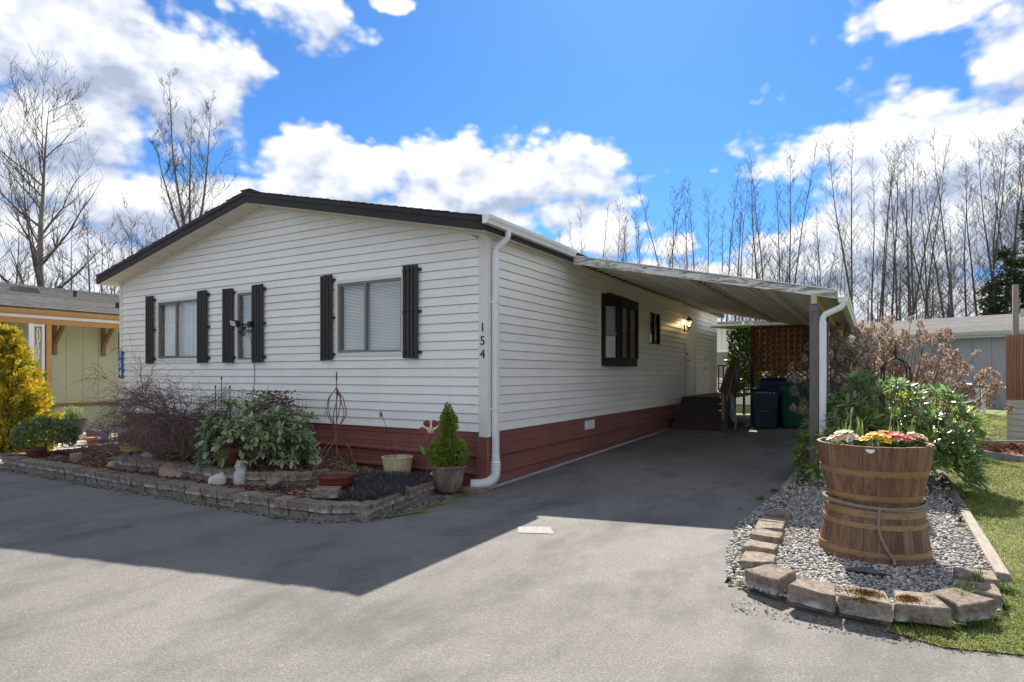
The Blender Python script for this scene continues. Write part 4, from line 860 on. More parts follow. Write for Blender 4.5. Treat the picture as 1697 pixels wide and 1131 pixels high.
# ------------------------------------------------------------------ potted dwarf spruce: the pot
SPOT = Vector((-.30, -.46, .03)); t = thing('glazed_pot', 'tapered brown and grey glazed pot by the house corner', 'pot', SPOT)
m = MT('mottled_glaze', .35, spec=.5); v = m.mapped((1, 1, .6)); c = m.ramp(m.noise(5.5, 6, .65, v, 2.0), [(.32, (.085, .085, .095)), (.5, (.20, .12, .085)), (.68, (.30, .24, .20))]); m.col(c).bump(m.noise(20, 3), .2, .005); M_GLAZE = m.m
MB().lathe([(0, 0), (.14, 0), (.17, .03), (.195, .15), (.215, .30), (.222, .305), (.235, .31), (.238, .345), (.222, .35), (.21, .345), (.205, .31), (0, .31)], 36).build('pot', M_GLAZE, t, smooth=True)
MB().lathe([(0, .318), (.1, .322), (.206, .315)], 20).build('soil', M_SOIL, t)
for a in range(3): MB().tube([(.17 * math.cos(a * 2.1 + 4), .17 * math.sin(a * 2.1 + 4), .0), (.27 * math.cos(a * 2.1 + 4), .27 * math.sin(a * 2.1 + 4), .01), (.28 * math.cos(a * 2.1 + 4), .28 * math.sin(a * 2.1 + 4), -.03)], .006, 5).build('stand_leg', M_BLACK, t)

# ------------------------------------------------------------------ the house lamp, floodlight, sign
t = thing('wall_lantern', 'lit black coach lantern on the side wall beside the white door', 'lamp', (0.02, 9.93, 2.80))
MB().box(-.002, .02, -.055, .055, -.10, .10).build('back_plate', M_BLACK, t, bevel=.006)
MB().tube([(.02, 0, -.07), (.09, 0, -.09), (.13, 0, -.05), (.13, 0, .0)], .014, 8).build('arm', M_BLACK, t, smooth=True)
MB().lathe([(0, -.02), (.03, -.015), (.05, .01), (.055, .02), (0, .02)], 6, (.13, 0, 0)).build('base_cup', M_BLACK, t)
MB().lathe([(.05, .02), (.085, .20)], 6, (.13, 0, 0)).build('pane', glassmat('lantern_glass', (.98, .95, .88)), t)
for k in range(6):
    a = 2 * math.pi * k / 6; MB().tube([(.13 + .05 * math.cos(a), .05 * math.sin(a), .02), (.13 + .085 * math.cos(a), .085 * math.sin(a), .20)], .006, 4).build('glazing_bar', M_BLACK, t)
MB().lathe([(.098, .20), (.10, .21), (.05, .265), (.02, .28), (.02, .30), (.012, .32), (0, .33)], 6, (.13, 0, 0)).build('cap', M_BLACK, t)
m = MT('glowing_bulb'); m.b.inputs['Emission Color'].default_value = (1, .72, .38, 1); m.b.inputs['Emission Strength'].default_value = 14; m.col((1, .9, .7))
MB().lathe([(0, .05), (.014, .06), (.024, .10), (.014, .14), (0, .15)], 10, (.13, 0, 0)).build('bulb', m.m, t, smooth=True)
lamp = bpy.data.lights.new('lantern_light', 'POINT'); lamp.energy = 2.2; lamp.color = (1, .66, .32); lamp.shadow_soft_size = .03; lo = bpy.data.objects.new('lantern_light', lamp); COL.objects.link(lo); lo.location = (.15, 9.93, 2.80 + .17)
t = thing('floodlight', 'black twin floodlight with motion sensor clamped between narrow window and shutter', 'floodlight', (-4.79, -.08, 2.40))
MB().box(-.03, .08, -.05, .05, -.05, .05).build('junction_box', M_BLACK, t, bevel=.012, seg=2)
hd = MB().hexa([(-.30, -.16, -.02), (-.13, -.16, -.06), (-.12, -.10, -.05), (-.28, -.09, -.01), (-.30, -.18, .08), (-.13, -.18, .05), (-.12, -.10, .06), (-.28, -.10, .09)]).build('lamp_head', M_BLACK, t, bevel=.006)
MB().hexa([(-.29, -.172, -.008), (-.145, -.172, -.045), (-.145, -.168, -.045), (-.29, -.168, -.008), (-.29, -.188, .068), (-.145, -.188, .042), (-.145, -.184, .042), (-.29, -.184, .068)]).build('lens', simple('frosted_lens', (.55, .55, .53), None, 5, .3), hd)
MB().tube([(-.13, -.11, .0), (-.03, -.05, .0)], .014, 6).build('arm', M_BLACK, t); MB().tube([(-.05, -.05, -.04), (-.12, -.09, -.12), (-.16, -.11, -.13)], [.018, .024, .02], 8).build('sensor', M_BLACK, t)
cp = [Vector((.03, -.05, -.05)), Vector((.03, .045, -.6)), Vector((.05, .053, -.9)), Vector((.0, .053, -1.2)), Vector((.02, .053, -1.45)), Vector((-.01, .05, -1.72))]
MB().tube(cr_spline(cp, 6), .0045, 5).build('cable', M_BLACK, t)
t = thing('number_plaque', 'blue house number plaque reading 154 on the left front corner', 'sign', (HW + .06, -.032, 1.76))
MB().box(-.075, .075, -.014, -.001, -.30, .27).build('plate', simple('blue_enamel', (.03, .09, .33), (.04, .11, .36), 4, .35), t, bevel=.004)
for ch, zz in (('1', .18), ('5', -.01), ('4', -.20)): obj('numeral', text_mesh(ch, .20, .002), M_WHITE, t, (0, -.0165, zz), (R(90), 0, 0))
for s in (-1, 1):
    for zz in (-.27, -.11, .08, .24): MB().box(s * .075 - .012, s * .075 + .012, -.013, -.002, zz - .02, zz + .02).build('plate_tab', bpy.data.materials['blue_enamel'], t)

# ------------------------------------------------------------------ porch steps, rail, lattice screen, bins
m = MT('dark_brown_deck_stain', .75); m.col(m.tint(m.ramp(m.noise(9, 6, .7, m.mapped((.6, 4, 4))), [(.3, (.065, .042, .033)), (.7, (.125, .082, .065))]), .12)).bump(m.noise(30, 4, .6, m.mapped((.4, 5, 5))), .3, .004); M_DECK = m.m
SX0, SX1 = .06, 1.27; SY = 8.5; base = hz(SY); rise = (.945 - base) / 5; run = .27
steps = thing('porch_steps', 'dark stained wooden porch steps leading up to the white side door', 'steps', (0, SY, base))
for k in range(5):
    y0 = k * run; z1 = rise * (k + 1)
    MB().box(SX0, SX1, y0 + .02, y0 + .045, z1 - rise + .004, z1 - .04).build('riser', M_DECK, steps)
    if k < 4:
        for j in range(2): MB().box(SX0, SX1, y0 - .01 + j * .145, y0 + .13 + j * .145, z1 - .038, z1).build('tread', M_DECK, steps, bevel=.004)
for j in range(30): MB().box(SX0, SX1, 4 * run - .01 + j * .148, 4 * run + .133 + j * .148, rise * 5 - .038, rise * 5).build('deck_board', M_DECK, steps, bevel=.003)
for s in (SX0 - .0, SX1 - .04): MB().prism([(0.05, 0), (4.4 * run, 0), (4.4 * run, rise * 5 - .04), (4 * run + .05, rise * 5 - .045), (.05, rise - .05)], lambda p, a: (a, p[0], p[1]), s, s + .038).build('stringer', M_DECK, steps)
MB().box(SX0, SX1, 4.4 * run, 4.4 * run + .03, 0, rise * 5 - .04).build('deck_skirt', M_DECK, steps)
PXS = SX1 + .03
MB().box(PXS, PXS + .09, -.10, -.01, -.02, .98).build('rail_post', M_DECK, steps, bevel=.004)
MB().box(PXS + .018, PXS + .072, -.108, -.1005, .30, .94).build('post_facing', simple('bare_copper_wood', (.42, .24, .15), (.34, .19, .12), 7, .7, stretch=(3, 3, .5)), steps)
MB().box(PXS, PXS + .09, 1.25, 1.34, -.02, 1.85).build('rail_post', M_DECK, steps, bevel=.004)
MB().bar((PXS + .045, -.18, .97), (PXS + .045, 1.36, 1.80), .15, .038, (0, 0, 1)).build('handrail', M_DECK, steps, bevel=.004)
MB().bar((PXS + .02, -.06, .86), (PXS + .02, 1.28, 1.60), .03, .12, (0, 0, 1)).build('side_rail', M_DECK, steps)
for k in range(6):
    y0 = .12 + k * .19; MB().box(PXS + .005, PXS + .03, y0, y0 + .12, .04, .90 + .555 * y0).build('side_board', M_DECK, steps)
MB().box(PXS - .0, PXS + .035, 1.36, 2.2, .9, 1.8).build('side_panel', M_DECK, steps)
MB().tube([(PXS + .10, .05, .74), (PXS + .11, 1.2, 1.62), (PXS + .11, 1.22, 1.2)], .010, 5).build('grab_wire', M_GALV, steps)
# deck railing at the back
YD = 5.4
MB().box(SX0, PXS, YD, YD + .05, rise * 5 + .86, rise * 5 + .90).build('top_rail', M_DECK, steps); MB().box(SX0, PXS, YD, YD + .05, rise * 5 + .08, rise * 5 + .12).build('bottom_rail', M_DECK, steps); MB().box(SX0, PXS, YD, YD + .05, rise * 5 + .28, rise * 5 + .31).build('middle_rail', M_DECK, steps)
for k in range(9): MB().box(SX0 + .02 + k * .145, SX0 + .055 + k * .145, YD + .005, YD + .045, rise * 5 + .12, rise * 5 + .86).build('baluster', M_DECK, steps)
o = MB().box(.30, 1.05, 8.12, 8.38, hz(8.2) + .004, hz(8.2) + .02).build('door_mat', simple('straw_mat', (.22, .16, .11), (.15, .11, .08), 30, .95, bump=.6), bevel=.003); tag(o, 'thin brown mat on the asphalt before the porch steps', 'mat')
# hose
hc = Vector((PXS + .13, SY + .62, base + .62)); t = thing('garden_hose', 'coiled grey garden hose hanging on the porch rail', 'hose', hc)
M_HOSE = simple('grey_hose', (.36, .36, .35), (.28, .28, .27), 10, .5)
for k in range(7):
    rz_ = .30 + .03 * rr.random(); ry = .13 + .02 * rr.random(); a0 = rr.uniform(-.1, .1)
    MB().tube([(.012 * k - .04 + .01 * math.sin(3 * a), ry * math.sin(a) + a0 * .3, rz_ * math.cos(a) - .02 * k) for a in np.linspace(0, 6.283, 30)], .011, 6, False).build('coil', M_HOSE, t, smooth=True)
MB().tube([(.05, .10, -.1), (.06, .14, -.45), (.05, .12, -.6)], .020, 6).build('nozzle_end', simple('cream_plastic', (.50, .47, .40), None, 5, .5), t)
# lattice screen
LX0, LX1, LY, LZ1 = 1.60, 3.06, 10.75, 2.84
lb = hz(LY); t = thing('lattice_screen', 'tall brown diagonal lattice privacy screen behind the wheelie bins', 'lattice screen', (LX0, LY, lb))
M_LATT = simple('cedar_lattice', (.36, .165, .075), (.27, .115, .055), 7, .7, tint=.12)
W_, H_ = LX1 - LX0, LZ1 - lb
for x in (0, W_ - .09): MB().box(x, x + .09, -.045, .045, -.02, H_).build('screen_post', M_DECK, t, bevel=.004)
MB().box(.09, W_ - .09, -.04, .04, H_ - .08, H_).build('top_rail', M_DECK, t); MB().box(.09, W_ - .09, -.04, .04, .0, .10).build('bottom_rail', M_DECK, t)
ox0, ox1, oz0, oz1 = .09, W_ - .09, .10, H_ - .08; sp_ = .155
for sgn, yy in ((1, -.018), (-1, -.006)):
    for k in range(-30, 60):
        c_ = k * sp_            # line z = oz0 + sgn*(x-ox0) + c
        pts = []
        xa, xb = ox0, ox1; za, zb = oz0 + c_ + (0), oz0 + c_ + sgn * (xb - xa)
        if sgn < 0: za, zb = oz0 + c_, oz0 + c_ - (xb - xa)
        def clip(xa, za, xb, zb):
            for lim, up_ in ((oz0, True), (oz1, False)):
                ina = za >= lim if up_ else za <= lim; inb = zb >= lim if up_ else zb <= lim
                if not ina and not inb: return None
                if ina != inb:
                    f_ = (lim - za) / (zb - za); xm, zm = xa + f_ * (xb - xa), lim
                    if ina: xb, zb = xm, zm
                    else: xa, za = xm, zm
            return xa, za, xb, zb
        r_ = clip(xa, za, xb, zb)
        if r_ and abs(r_[2] - r_[0]) > .04: MB().bar((r_[0], yy, r_[1]), (r_[2], yy, r_[3]), .010, .034, (0, -1, 0) if False else Vector((-(r_[3] - r_[1]), 0, r_[2] - r_[0]))).build('lattice_strip', M_LATT, t)
for k in range(9):
    x = ox0 + (ox1 - ox0) * k / 9; MB().box(x, x + (ox1 - ox0) / 9 - .006, .012, .026, 1.42, oz1).build('backing_board', simple('red_cedar', (.25, .105, .05), (.19, .078, .038), 5, .8, tint=.1) if k == 0 else bpy.data.materials['red_cedar'], t)
# wheelie bins
def bin_(loc, rz, label, w, d, h, mat, lidmat, lidless=False):
    t = thing('wheelie_bin', label, 'bin', loc, rz, 'wheelie bins under the carport'); k = .80
    body = MB().hexa([(-w / 2 * k, -d / 2 * k, .03), (w / 2 * k, -d / 2 * k, .03), (w / 2 * k, d / 2 * k, .03), (-w / 2 * k, d / 2 * k, .03), (-w / 2, -d / 2, h * .80), (w / 2, -d / 2, h * .80), (w / 2, d / 2, h * .80), (-w / 2, d / 2, h * .80)]).build('body', mat, t, bevel=.03, seg=2, smooth=True)
    MB().hexa([(-w / 2 - .015, -d / 2 - .02, h * .79), (w / 2 + .015, -d / 2 - .02, h * .79), (w / 2 + .015, d / 2 + .01, h * .79), (-w / 2 - .015, d / 2 + .01, h * .79), (-w / 2 - .02, -d / 2 - .025, h * .93), (w / 2 + .02, -d / 2 - .025, h * .93), (w / 2 + .02, d / 2 + .02, h * .93), (-w / 2 - .02, d / 2 + .02, h * .93)]).build('collar', mat, t, bevel=.012, seg=2, smooth=True)
    MB().hexa([(-w / 2 - .035, -d / 2 - .05, h * .935), (w / 2 + .035, -d / 2 - .05, h * .935), (w / 2 + .035, d / 2 + .03, h * .935), (-w / 2 - .035, d / 2 + .03, h * .935), (-w / 2 + .02, -d / 2 + .03, h), (w / 2 - .02, -d / 2 + .03, h), (w / 2 - .02, d / 2, h), (-w / 2 + .02, d / 2, h)]).build('lid', lidmat, t, bevel=.015, seg=2, smooth=True)
    y0 = -d / 2 * (k + .08)
    def fy(z): return -d / 2 * (k + (1 - k) * (z - .03) / (h * .80 - .03)) - .004
    for x in (-w * .36, w * .36, -w * .2, w * .2): MB().hexa([(x * .86 - .018, fy(.1) - .008, .1), (x * .86 + .018, fy(.1) - .008, .1), (x * .86 + .018, fy(.1) + .02, .1), (x * .86 - .018, fy(.1) + .02, .1), (x - .018, fy(.55 * h) - .008, .55 * h), (x + .018, fy(.55 * h) - .008, .55 * h), (x + .018, fy(.55 * h) + .02, .55 * h), (x - .018, fy(.55 * h) + .02, .55 * h)]).build('rib', mat, t)
    g = MB().hexa([(-w * .17, fy(.43 * h) - .006, .43 * h), (w * .17, fy(.43 * h) - .006, .43 * h), (w * .17, fy(.43 * h) + .02, .43 * h), (-w * .17, fy(.43 * h) + .02, .43 * h), (-w * .17, fy(.6 * h) - .006, .60 * h), (w * .17, fy(.6 * h) - .006, .60 * h), (w * .17, fy(.6 * h) + .02, .6 * h), (-w * .17, fy(.6 * h) + .02, .6 * h)]).build('grab_pocket', mat, t, bevel=.005)
    MB().tube([(-w * .15, fy(.45 * h) - .025, .45 * h), (w * .15, fy(.45 * h) - .025, .45 * h)], .014, 8).build('catch_bar', M_GALV, t)
    MB().tube([(-w * .42, d / 2 + .07, h * .9), (w * .42, d / 2 + .07, h * .9)], .018, 8).build('handle', mat, t)
    for s in (-1, 1):
        wh = MB().tube([(s * w * .40, d / 2 * k + .03, .12), (s * w * .40 + s * .06, d / 2 * k + .03, .12)], .12, 18).build('wheel', M_BLACK, t); MB().tube([(s * w * .40 + s * .06, d / 2 * k + .03, .12), (s * w * .40 + s * .066, d / 2 * k + .03, .12)], .05, 12).build('hub', mat, wh)
    return t, fy
def plastic(n, c): return simple(n, c, tuple(x * .8 for x in c), 6, .42, spec=.4)
P1, P2, P3 = plastic('navy_grey_plastic', (.034, .046, .085)), plastic('dark_blue_plastic', (.014, .030, .125)), plastic('green_plastic', (.006, .15, .085))
p = at(1264, 712); t, fy = bin_((p.x + .02, p.y + .32, hz(p.y)), .12, 'dark navy grey wheelie bin in front of the lattice, nearest of the bins', .60, .62, 1.02, P1, P1)
for k in range(6): MB().box(-.22 + k * .08, -.18 + k * .08, -.365, -.362, .905, .93).build('letter_mark', M_GALV, t)
p = at(1281, 706); t, fy = bin_((p.x + .0, p.y + .42, hz(p.y)), .0, 'royal blue wheelie bin half hidden behind the navy one', .62, .66, 1.26, P2, P2)
for k in range(5): MB().box(.312, .3135, -.22, -.17, .55 + k * .075, .60 + k * .075).build('letter_mark', M_WHITE, t)
p = at(1316, 711); t, fy = bin_((p.x + .03, p.y + .40, hz(p.y)), -.06, 'green wheelie bin beside the two blue ones', .70, .72, 1.16, P3, P3)
MB().box(-.09, .09, fy(.86) - .03, fy(.86) - .028, .835, .865).build('letter_mark', M_GALV, t)
a_ = np.linspace(0, 6.283, 21)[:-1]; MB().add([(.065 * (1 if i % 2 else .45) * math.cos(q), fy(.9) - .033, .93 + .045 * (1 if i % 2 else .5) * math.sin(q)) for i, q in enumerate(a_)], [tuple(range(20))]).build('leaf_emblem', M_GALV, t)
# faded paint patch on the drive
m = MT('worn_white_paint', .8); m.col(m.mix(m.ramp(m.noise(18, 6, .75), [(.35, .1), (.55, .92)]), (.30, .295, .28), (.19, .185, .172)))
p0 = [at(px, py, .0) for px, py in ((858, 874), (912, 874), (918, 886), (858, 884))]; o = MB().add([(q.x, q.y, .007) for q in p0], [(0, 1, 2, 3)]).build('painted_mark', m.m, fix=False); struct(o)

# ------------------------------------------------------------------ the two half barrels
m = MT('oak_barrel_wood', .62, spec=.35); v = m.mapped((1, 1, .10), rndoff=True); g_ = m.noise(36, 6, .65, v, .4)
c = m.ramp(g_, [(.26, (.080, .042, .026)), (.5, (.185, .098, .054)), (.76, (.31, .180, .105))]); c = m.mix(m.ramp(m.noise(4.5, 5, .65, m.mapped((1, 1, .6), rndoff=True)), [(.52, 0.), (.70, .75)]), c, (.075, .045, .032))
c = m.mix(m.ramp(m.noise(55, 4, .7, m.mapped((1, 1, .7), rndoff=True), 3), [(.62, 0.), (.66, .5)]), c, (.36, .21, .12)); m.col(m.tint(c, .15)).bump(g_, .4, .005); M_OAK = m.m
m = MT('rusty_brass_hoop', .5, .35); m.col(m.ramp(m.noise(9, 6, .7, m.mapped((1, 1, 2))), [(.3, (.17, .09, .04)), (.5, (.31, .185, .085)), (.75, (.13, .072, .038))])).bump(m.noise(60, 3), .15, .003); M_HOOP = m.m
M_ROPE = simple('grey_rope', (.17, .13, .10), (.30, .25, .20), 60, .95, bump=.8, bscale=120)
BC = Vector((4.455, -.90, .045))
def half_barrel(loc, label, prof, hoops, flip=False):
    """prof = [(z, r)] bottom to top"""
    t = thing('half_barrel', label, 'barrel', loc); n = 26; zs = [p[0] for p in prof]; rs = [p[1] for p in prof]; th = .024; steps_ = 7; da = 2 * math.pi / n
    b = MB(); v = []
    for i in range(steps_):
        z = zs[0] + (zs[-1] - zs[0]) * i / (steps_ - 1); r = float(np.interp(z, zs, rs))
        for (a, q) in ((-da * .485, r - .002), (0, r + .001), (da * .485, r - .002), (da * .485, r - th), (-da * .485, r - th)): v.append((q * math.cos(a), q * math.sin(a), z))
    f = [(i * 5 + k, i * 5 + (k + 1) % 5, (i + 1) * 5 + (k + 1) % 5, (i + 1) * 5 + k) for i in range(steps_ - 1) for k in range(5)] + [(4, 3, 2, 1, 0), tuple((steps_ - 1) * 5 + k for k in range(5))]
    me = b.add(v, f).mesh('stave')
    for k in range(n): obj('stave', me, M_OAK, t, (0, 0, rr.uniform(-.002, .002)), (0, 0, k * da + .06), scale=None)
    for (z, w) in hoops:
        r0, r1 = float(np.interp(z - w / 2, zs, rs)), float(np.interp(z + w / 2, zs, rs)); h_ = MB().lathe([(r0 + .0005, z - w / 2), (r0 + .0045, z - w / 2), (r1 + .0045, z + w / 2), (r1 + .0005, z + w / 2)], 52).build('hoop', M_HOOP, t, smooth=True)
        for a in (4.55, 4.62): MB().tube([((r0 + .003) * math.cos(a), (r0 + .003) * math.sin(a), z), ((r0 + .009) * math.cos(a), (r0 + .009) * math.sin(a), z)], .006, 6).build('rivet', M_HOOP, h_)
    return t
lower = half_barrel(BC, 'upturned half wine barrel standing on the pebbles as a base', [(0, .418), (.16, .396), (.32, .370), (.455, .342)], [(.075, .042), (.29, .04), (.385, .055)])
MB().lathe([(0, .44), (.325, .44), (.325, .455), (0, .455)], 40).build('head_board', M_OAK, lower)
UB = BC + Vector((0, 0, .456))
upper = half_barrel(UB, 'upper half wine barrel full of spring flowers', [(0, .342), (.15, .374), (.32, .408), (.475, .428)], [(.055, .046), (.255, .05)])
MB().lathe([(0, .445), (.2, .448), (.398, .438)], 30).build('soil', M_SOIL, upper)
MB().lathe([(0, .0), (.325, 0.001)], 30).build('barrel_bottom', M_OAK, upper)
t = thing('rope', 'weathered rope tied round the waist of the stacked barrels', 'rope', BC + Vector((0, 0, .44)))
def rope_pts(p, n):
    return p
for k in range(2): MB().tube([((.368 + .006 * k) * math.cos(a), (.368 + .006 * k) * math.sin(a), .012 * math.sin(a * 2 + k) + .016 * k - .006) for a in np.linspace(0, 6.283, 60)], .011, 7, False).build('loop', M_ROPE, t, smooth=True)
ang = -1.45; rp = [(0.378, ang, .0), (.386, ang - .02, -.05), (.394, ang - .03, -.13), (.408, ang + .01, -.22), (.420, ang + .10, -.31), (.432, ang + .19, -.37), (.45, ang + .20, -.415)]
MB().tube(cr_spline([Vector((r * math.cos(a), r * math.sin(a), z)) for r, a, z in rp], 5), .011, 7).build('hanging_end', M_ROPE, t, smooth=True)
o = MB().tube([(.436 * math.cos(a), 0, .436 * math.sin(a)) for a in (0, .1)], .001, 3)
sc = UB + Vector((-.02, -.436, .455)); o = MB().tube([(.026 * math.cos(a), -.006, .026 * math.sin(a)) for a in np.linspace(math.pi, 2 * math.pi, 14)], .006, 6).add([(.026 * math.cos(a), -.004, .026 * math.sin(a)) for a in np.linspace(math.pi, 2 * math.pi, 14)] + [(.026 * math.cos(a), .002, .026 * math.sin(a)) for a in np.linspace(math.pi, 2 * math.pi, 14)], [tuple(range(14)), tuple(range(27, 13, -1))]).build('shell_tag', M_WHITE, None, loc=sc); tag(o, 'small white half-round tag hanging on the barrel rim under the yellow flowers', 'tag')

# ------------------------------------------------------------------ foliage helpers
M_LEAF = leafmat('glossy_leaf', .32, .22, .5); M_PETAL = leafmat('flower_petal', .6, .25, .3); M_NEEDLE = leafmat('needle_foliage', .6, .25, .3); M_DRY = leafmat('dried_petal', .85, .3, .2)
def bark(name, c1, c2, sc=12): return simple(name, c1, c2, sc, .9, bump=.6, bscale=28, stretch=(1, 1, .35), bdist=.015)
M_TWIG = bark('brown_twig', (.10, .06, .045), (.16, .10, .075))
LEAFV = [(-.0, 0, 0), (.09, .22, .02), (.13, .5, .03), (.10, .8, .01), (0, 1, -.05), (-.10, .8, .01), (-.13, .5, .03), (-.09, .22, .02), (0, .25, -.012), (0, .55, -.012), (0, .82, -.025)]
LEAFF = [(0, 1, 8, 8), (1, 2, 9, 8), (2, 3, 10, 9), (3, 4, 10, 10), (0, 8, 7, 7), (8, 9, 6, 7), (9, 10, 5, 6), (10, 4, 5, 5)]
LEAFT = []
for f in LEAFF:
    u = list(dict.fromkeys(f)); LEAFT += [u] if len(u) == 3 else [[u[0], u[1], u[2]], [u[0], u[2], u[3]]]
LEAFT = np.array(LEAFT); LEAFV = np.array(LEAFV, float)
def leaf_plant(t, heads, hdirs, per, length, spread, cols, seed, mat, parts=0, droop=.25, stemr=.006, root=(0, 0, 0), stem_mat=None, wscale=1.0, buds=True, nstem=6):
    rg = np.random.default_rng(seed); P, D_, S, Cc, Rr = [], [], [], [], []
    for h, hd in zip(heads, hdirs):
        hd = np.array(hd) / np.linalg.norm(hd); u = np.cross(hd, [0.3, .2, 1]); u /= np.linalg.norm(u); w = np.cross(hd, u); k = per + rg.integers(-2, 3); a0 = rg.uniform(0, 6.28); base_c = np.array(cols[rg.integers(len(cols))]) * rg.uniform(.75, 1.25)
        for i in range(k):
            a = a0 + i * 2.4; lift = rg.uniform(.15, .75) * (1 if i < k * .7 else 1.6); d = u * math.cos(a) + w * math.sin(a) + hd * lift * spread; d[2] -= droop * rg.uniform(.3, 1); P.append(np.array(h) - hd * rg.uniform(0, .05)); D_.append(d); S.append(length * rg.uniform(.7, 1.1)); Cc.append(base_c * rg.uniform(.85, 1.15)); Rr.append(rg.uniform(-.35, .35))
    P, S, Cc = np.array(P), np.array(S), np.array(Cc); B = basis(np.array(D_), np.array(Rr)) * np.stack([S * wscale, S, S], 1)[:, None, :]
    camd = np.linalg.norm(P + np.array(t.location) - np.array(CAM), axis=1); order = np.argsort(camd); near = order[:parts]; rest = order[parts:]
    V, F_, C_ = inst(LEAFV, LEAFT, B[rest], P[rest], Cc[rest]); obj('foliage', np_mesh('foliage', V, F_, C_, smooth=True), mat, t, kind='stuff')
    if parts:
        mv = [np_mesh('leaf', LEAFV, LEAFT, np.tile(np.array(cols[i % len(cols)]) * (.8 + .1 * i), (len(LEAFV), 1)), smooth=True) for i in range(6)]
        for j, i in enumerate(near):
            o = obj('leaf', mv[j % 6], mat, t); o.matrix_local = Matrix.Translation(P[i]) @ Matrix(B[i].tolist()).to_4x4()
    b = MB(); root = Vector(root); rs = [root + Vector((rg.uniform(-.08, .08), rg.uniform(-.08, .08), 0)) for _ in range(nstem)]
    mids = []
    hv = [Vector(h) for h in heads]
    for i, r in enumerate(rs):
        a = 2 * math.pi * i / nstem; ext = np.array(heads).max(0) - np.array(heads).min(0); mids.append(r + Vector((math.cos(a) * ext[0] * .25, math.sin(a) * ext[1] * .25, ext[2] * .45))); b.tube([r, (r + mids[-1]) / 2 + Vector((0, 0, .03)), mids[-1]], [stemr * 2.6, stemr * 2, stemr * 1.6], 6)
    for h in hv:
        mdd = min(mids, key=lambda q: (q - h).length); b.tube([mdd, (mdd + h) / 2 + Vector((0, 0, -.04)), h], [stemr * 1.2, stemr, stemr * .7], 4, False)
    b.build('stems', stem_mat or M_TWIG, t, kind='stuff', fix=False)
    if buds:
        V, F_, C_ = inst(ICO1[0] * np.array([.4, .4, 1]), ICO1[1], basis(np.array(hdirs)) [:, :, [0, 2, 1]] * .016, np.array(heads) + np.array([0, 0, .012]), np.tile([(.30, .33, .12)], (len(heads), 1))); obj('buds', np_mesh('buds', V, F_, C_, smooth=True), mat, t, kind='stuff')
def dome_heads(n, rx, ry, h, seed, zmin=.06, inner=.35, lump=.14, cutback=None):
    rg = np.random.default_rng(seed); H, Dd = [], []
    while len(H) < n:
        d = rg.normal(size=3); d[2] = abs(d[2]) * 1.0 - .12; d /= np.linalg.norm(d); r = (1 + lump * 2 * mnoise.noise(Vector(d * 2.2) + Vector((seed, 0, 0)))) * (1 if rg.uniform() > inner else rg.uniform(.55, .95))
        z = .22 * h + d[2] * r * h * .80
        if z < zmin: continue
        p = np.array([d[0] * rx * r, d[1] * ry * r, z]); 
        if min([np.linalg.norm(p - q) for q in H[-400:]] or [9]) < .055: continue
        H.append(p); Dd.append(np.array([d[0] / rx, d[1] / ry, max(d[2], 0) / h + .45]))
    return H, Dd

# left rhododendron
LR = Vector((-2.95, -1.35, .27)); t = thing('rhododendron_shrub', 'broad pale green rhododendron shrub spilling over the front flower bed', 'shrub', LR)
H, Dd = dome_heads(190, .98, .62, .86, 11, .02, .3, .16)
GL = [(.21, .29, .13), (.17, .25, .10), (.27, .33, .18), (.24, .31, .20), (.30, .35, .15)]
leaf_plant(t, H, Dd, 10, .145, .8, GL, 12, M_LEAF, 300, .12, nstem=7, wscale=1.25)
# right rhododendron
RRh = Vector((4.56, 2.85, .05)); t = thing('rhododendron_shrub', 'large glossy dark green rhododendron shrub behind the barrel planter', 'shrub', RRh)
H, Dd = dome_heads(400, 1.10, .95, 1.42, 21, .06, .35, .10); HD = [(h_, d_) for h_, d_ in zip(H, Dd) if h_[2] < np.interp(h_[0], [-1.4, -.7, -.25], [.7, .95, 1.7])]; H = [q[0] for q in HD]; Dd = [q[1] for q in HD]
GL2 = [(.20, .31, .085), (.25, .36, .09), (.17, .27, .11), (.38, .45, .08), (.23, .33, .17)]
leaf_plant(t, H, Dd, 10, .175, 1.35, GL2, 22, leafmat('very_glossy_leaf', .24, .42, .6), 300, .12, nstem=8, wscale=1.05, stemr=.008)
# small leafy shrub on the left
p = Vector((-8.1, -1.75, .12)); t = thing('leafy_shrub', 'small dense round dark green shrub at the left end of the bed', 'shrub', p)
rg = np.random.default_rng(5)
def small_leaf_ball(t, n, rx, ry, h, size, cols, seed, mat, z0=.1, gaps=.25, name='foliage', aspect=1.6):
    rg = np.random.default_rng(seed); d = rnd_dir(n, -.6, 1, rg); r = np.where(rg.uniform(size=n) < .7, rg.uniform(.85, 1.05, n), rg.uniform(.4, .9, n)) * np.array([1 + gaps * mnoise.noise(Vector(q * 2.6) + Vector((seed, 0, 0))) for q in d])
    P = d * r[:, None] * np.array([rx, ry, h / 2]); P[:, 2] += z0 + h / 2; dd = d + rg.normal(size=(n, 3)) * .7 + [0, 0, .3]; S = size * rg.uniform(.6, 1.25, n)
    B = basis(dd, rg.uniform(-1.2, 1.2, n)) * np.stack([S * aspect, S, S], 1)[:, None, :]; V, F_, C_ = inst(LEAFV, LEAFT, B, P, np.array(cols)[rg.integers(len(cols), size=n)] * rg.uniform(.7, 1.3, (n, 1))); return obj(name, np_mesh(name, V, F_, C_, smooth=True), mat, t, kind='stuff')
small_leaf_ball(t, 6000, .50, .46, .60, .042, [(.07, .14, .035), (.10, .18, .055), (.14, .21, .07), (.22, .25, .10)], 6, M_LEAF, .04, .12, aspect=2.0)
MB().tube([(0, 0, -.02), (.02, 0, .25)], [.03, .02], 6).build('stem', M_TWIG, t)
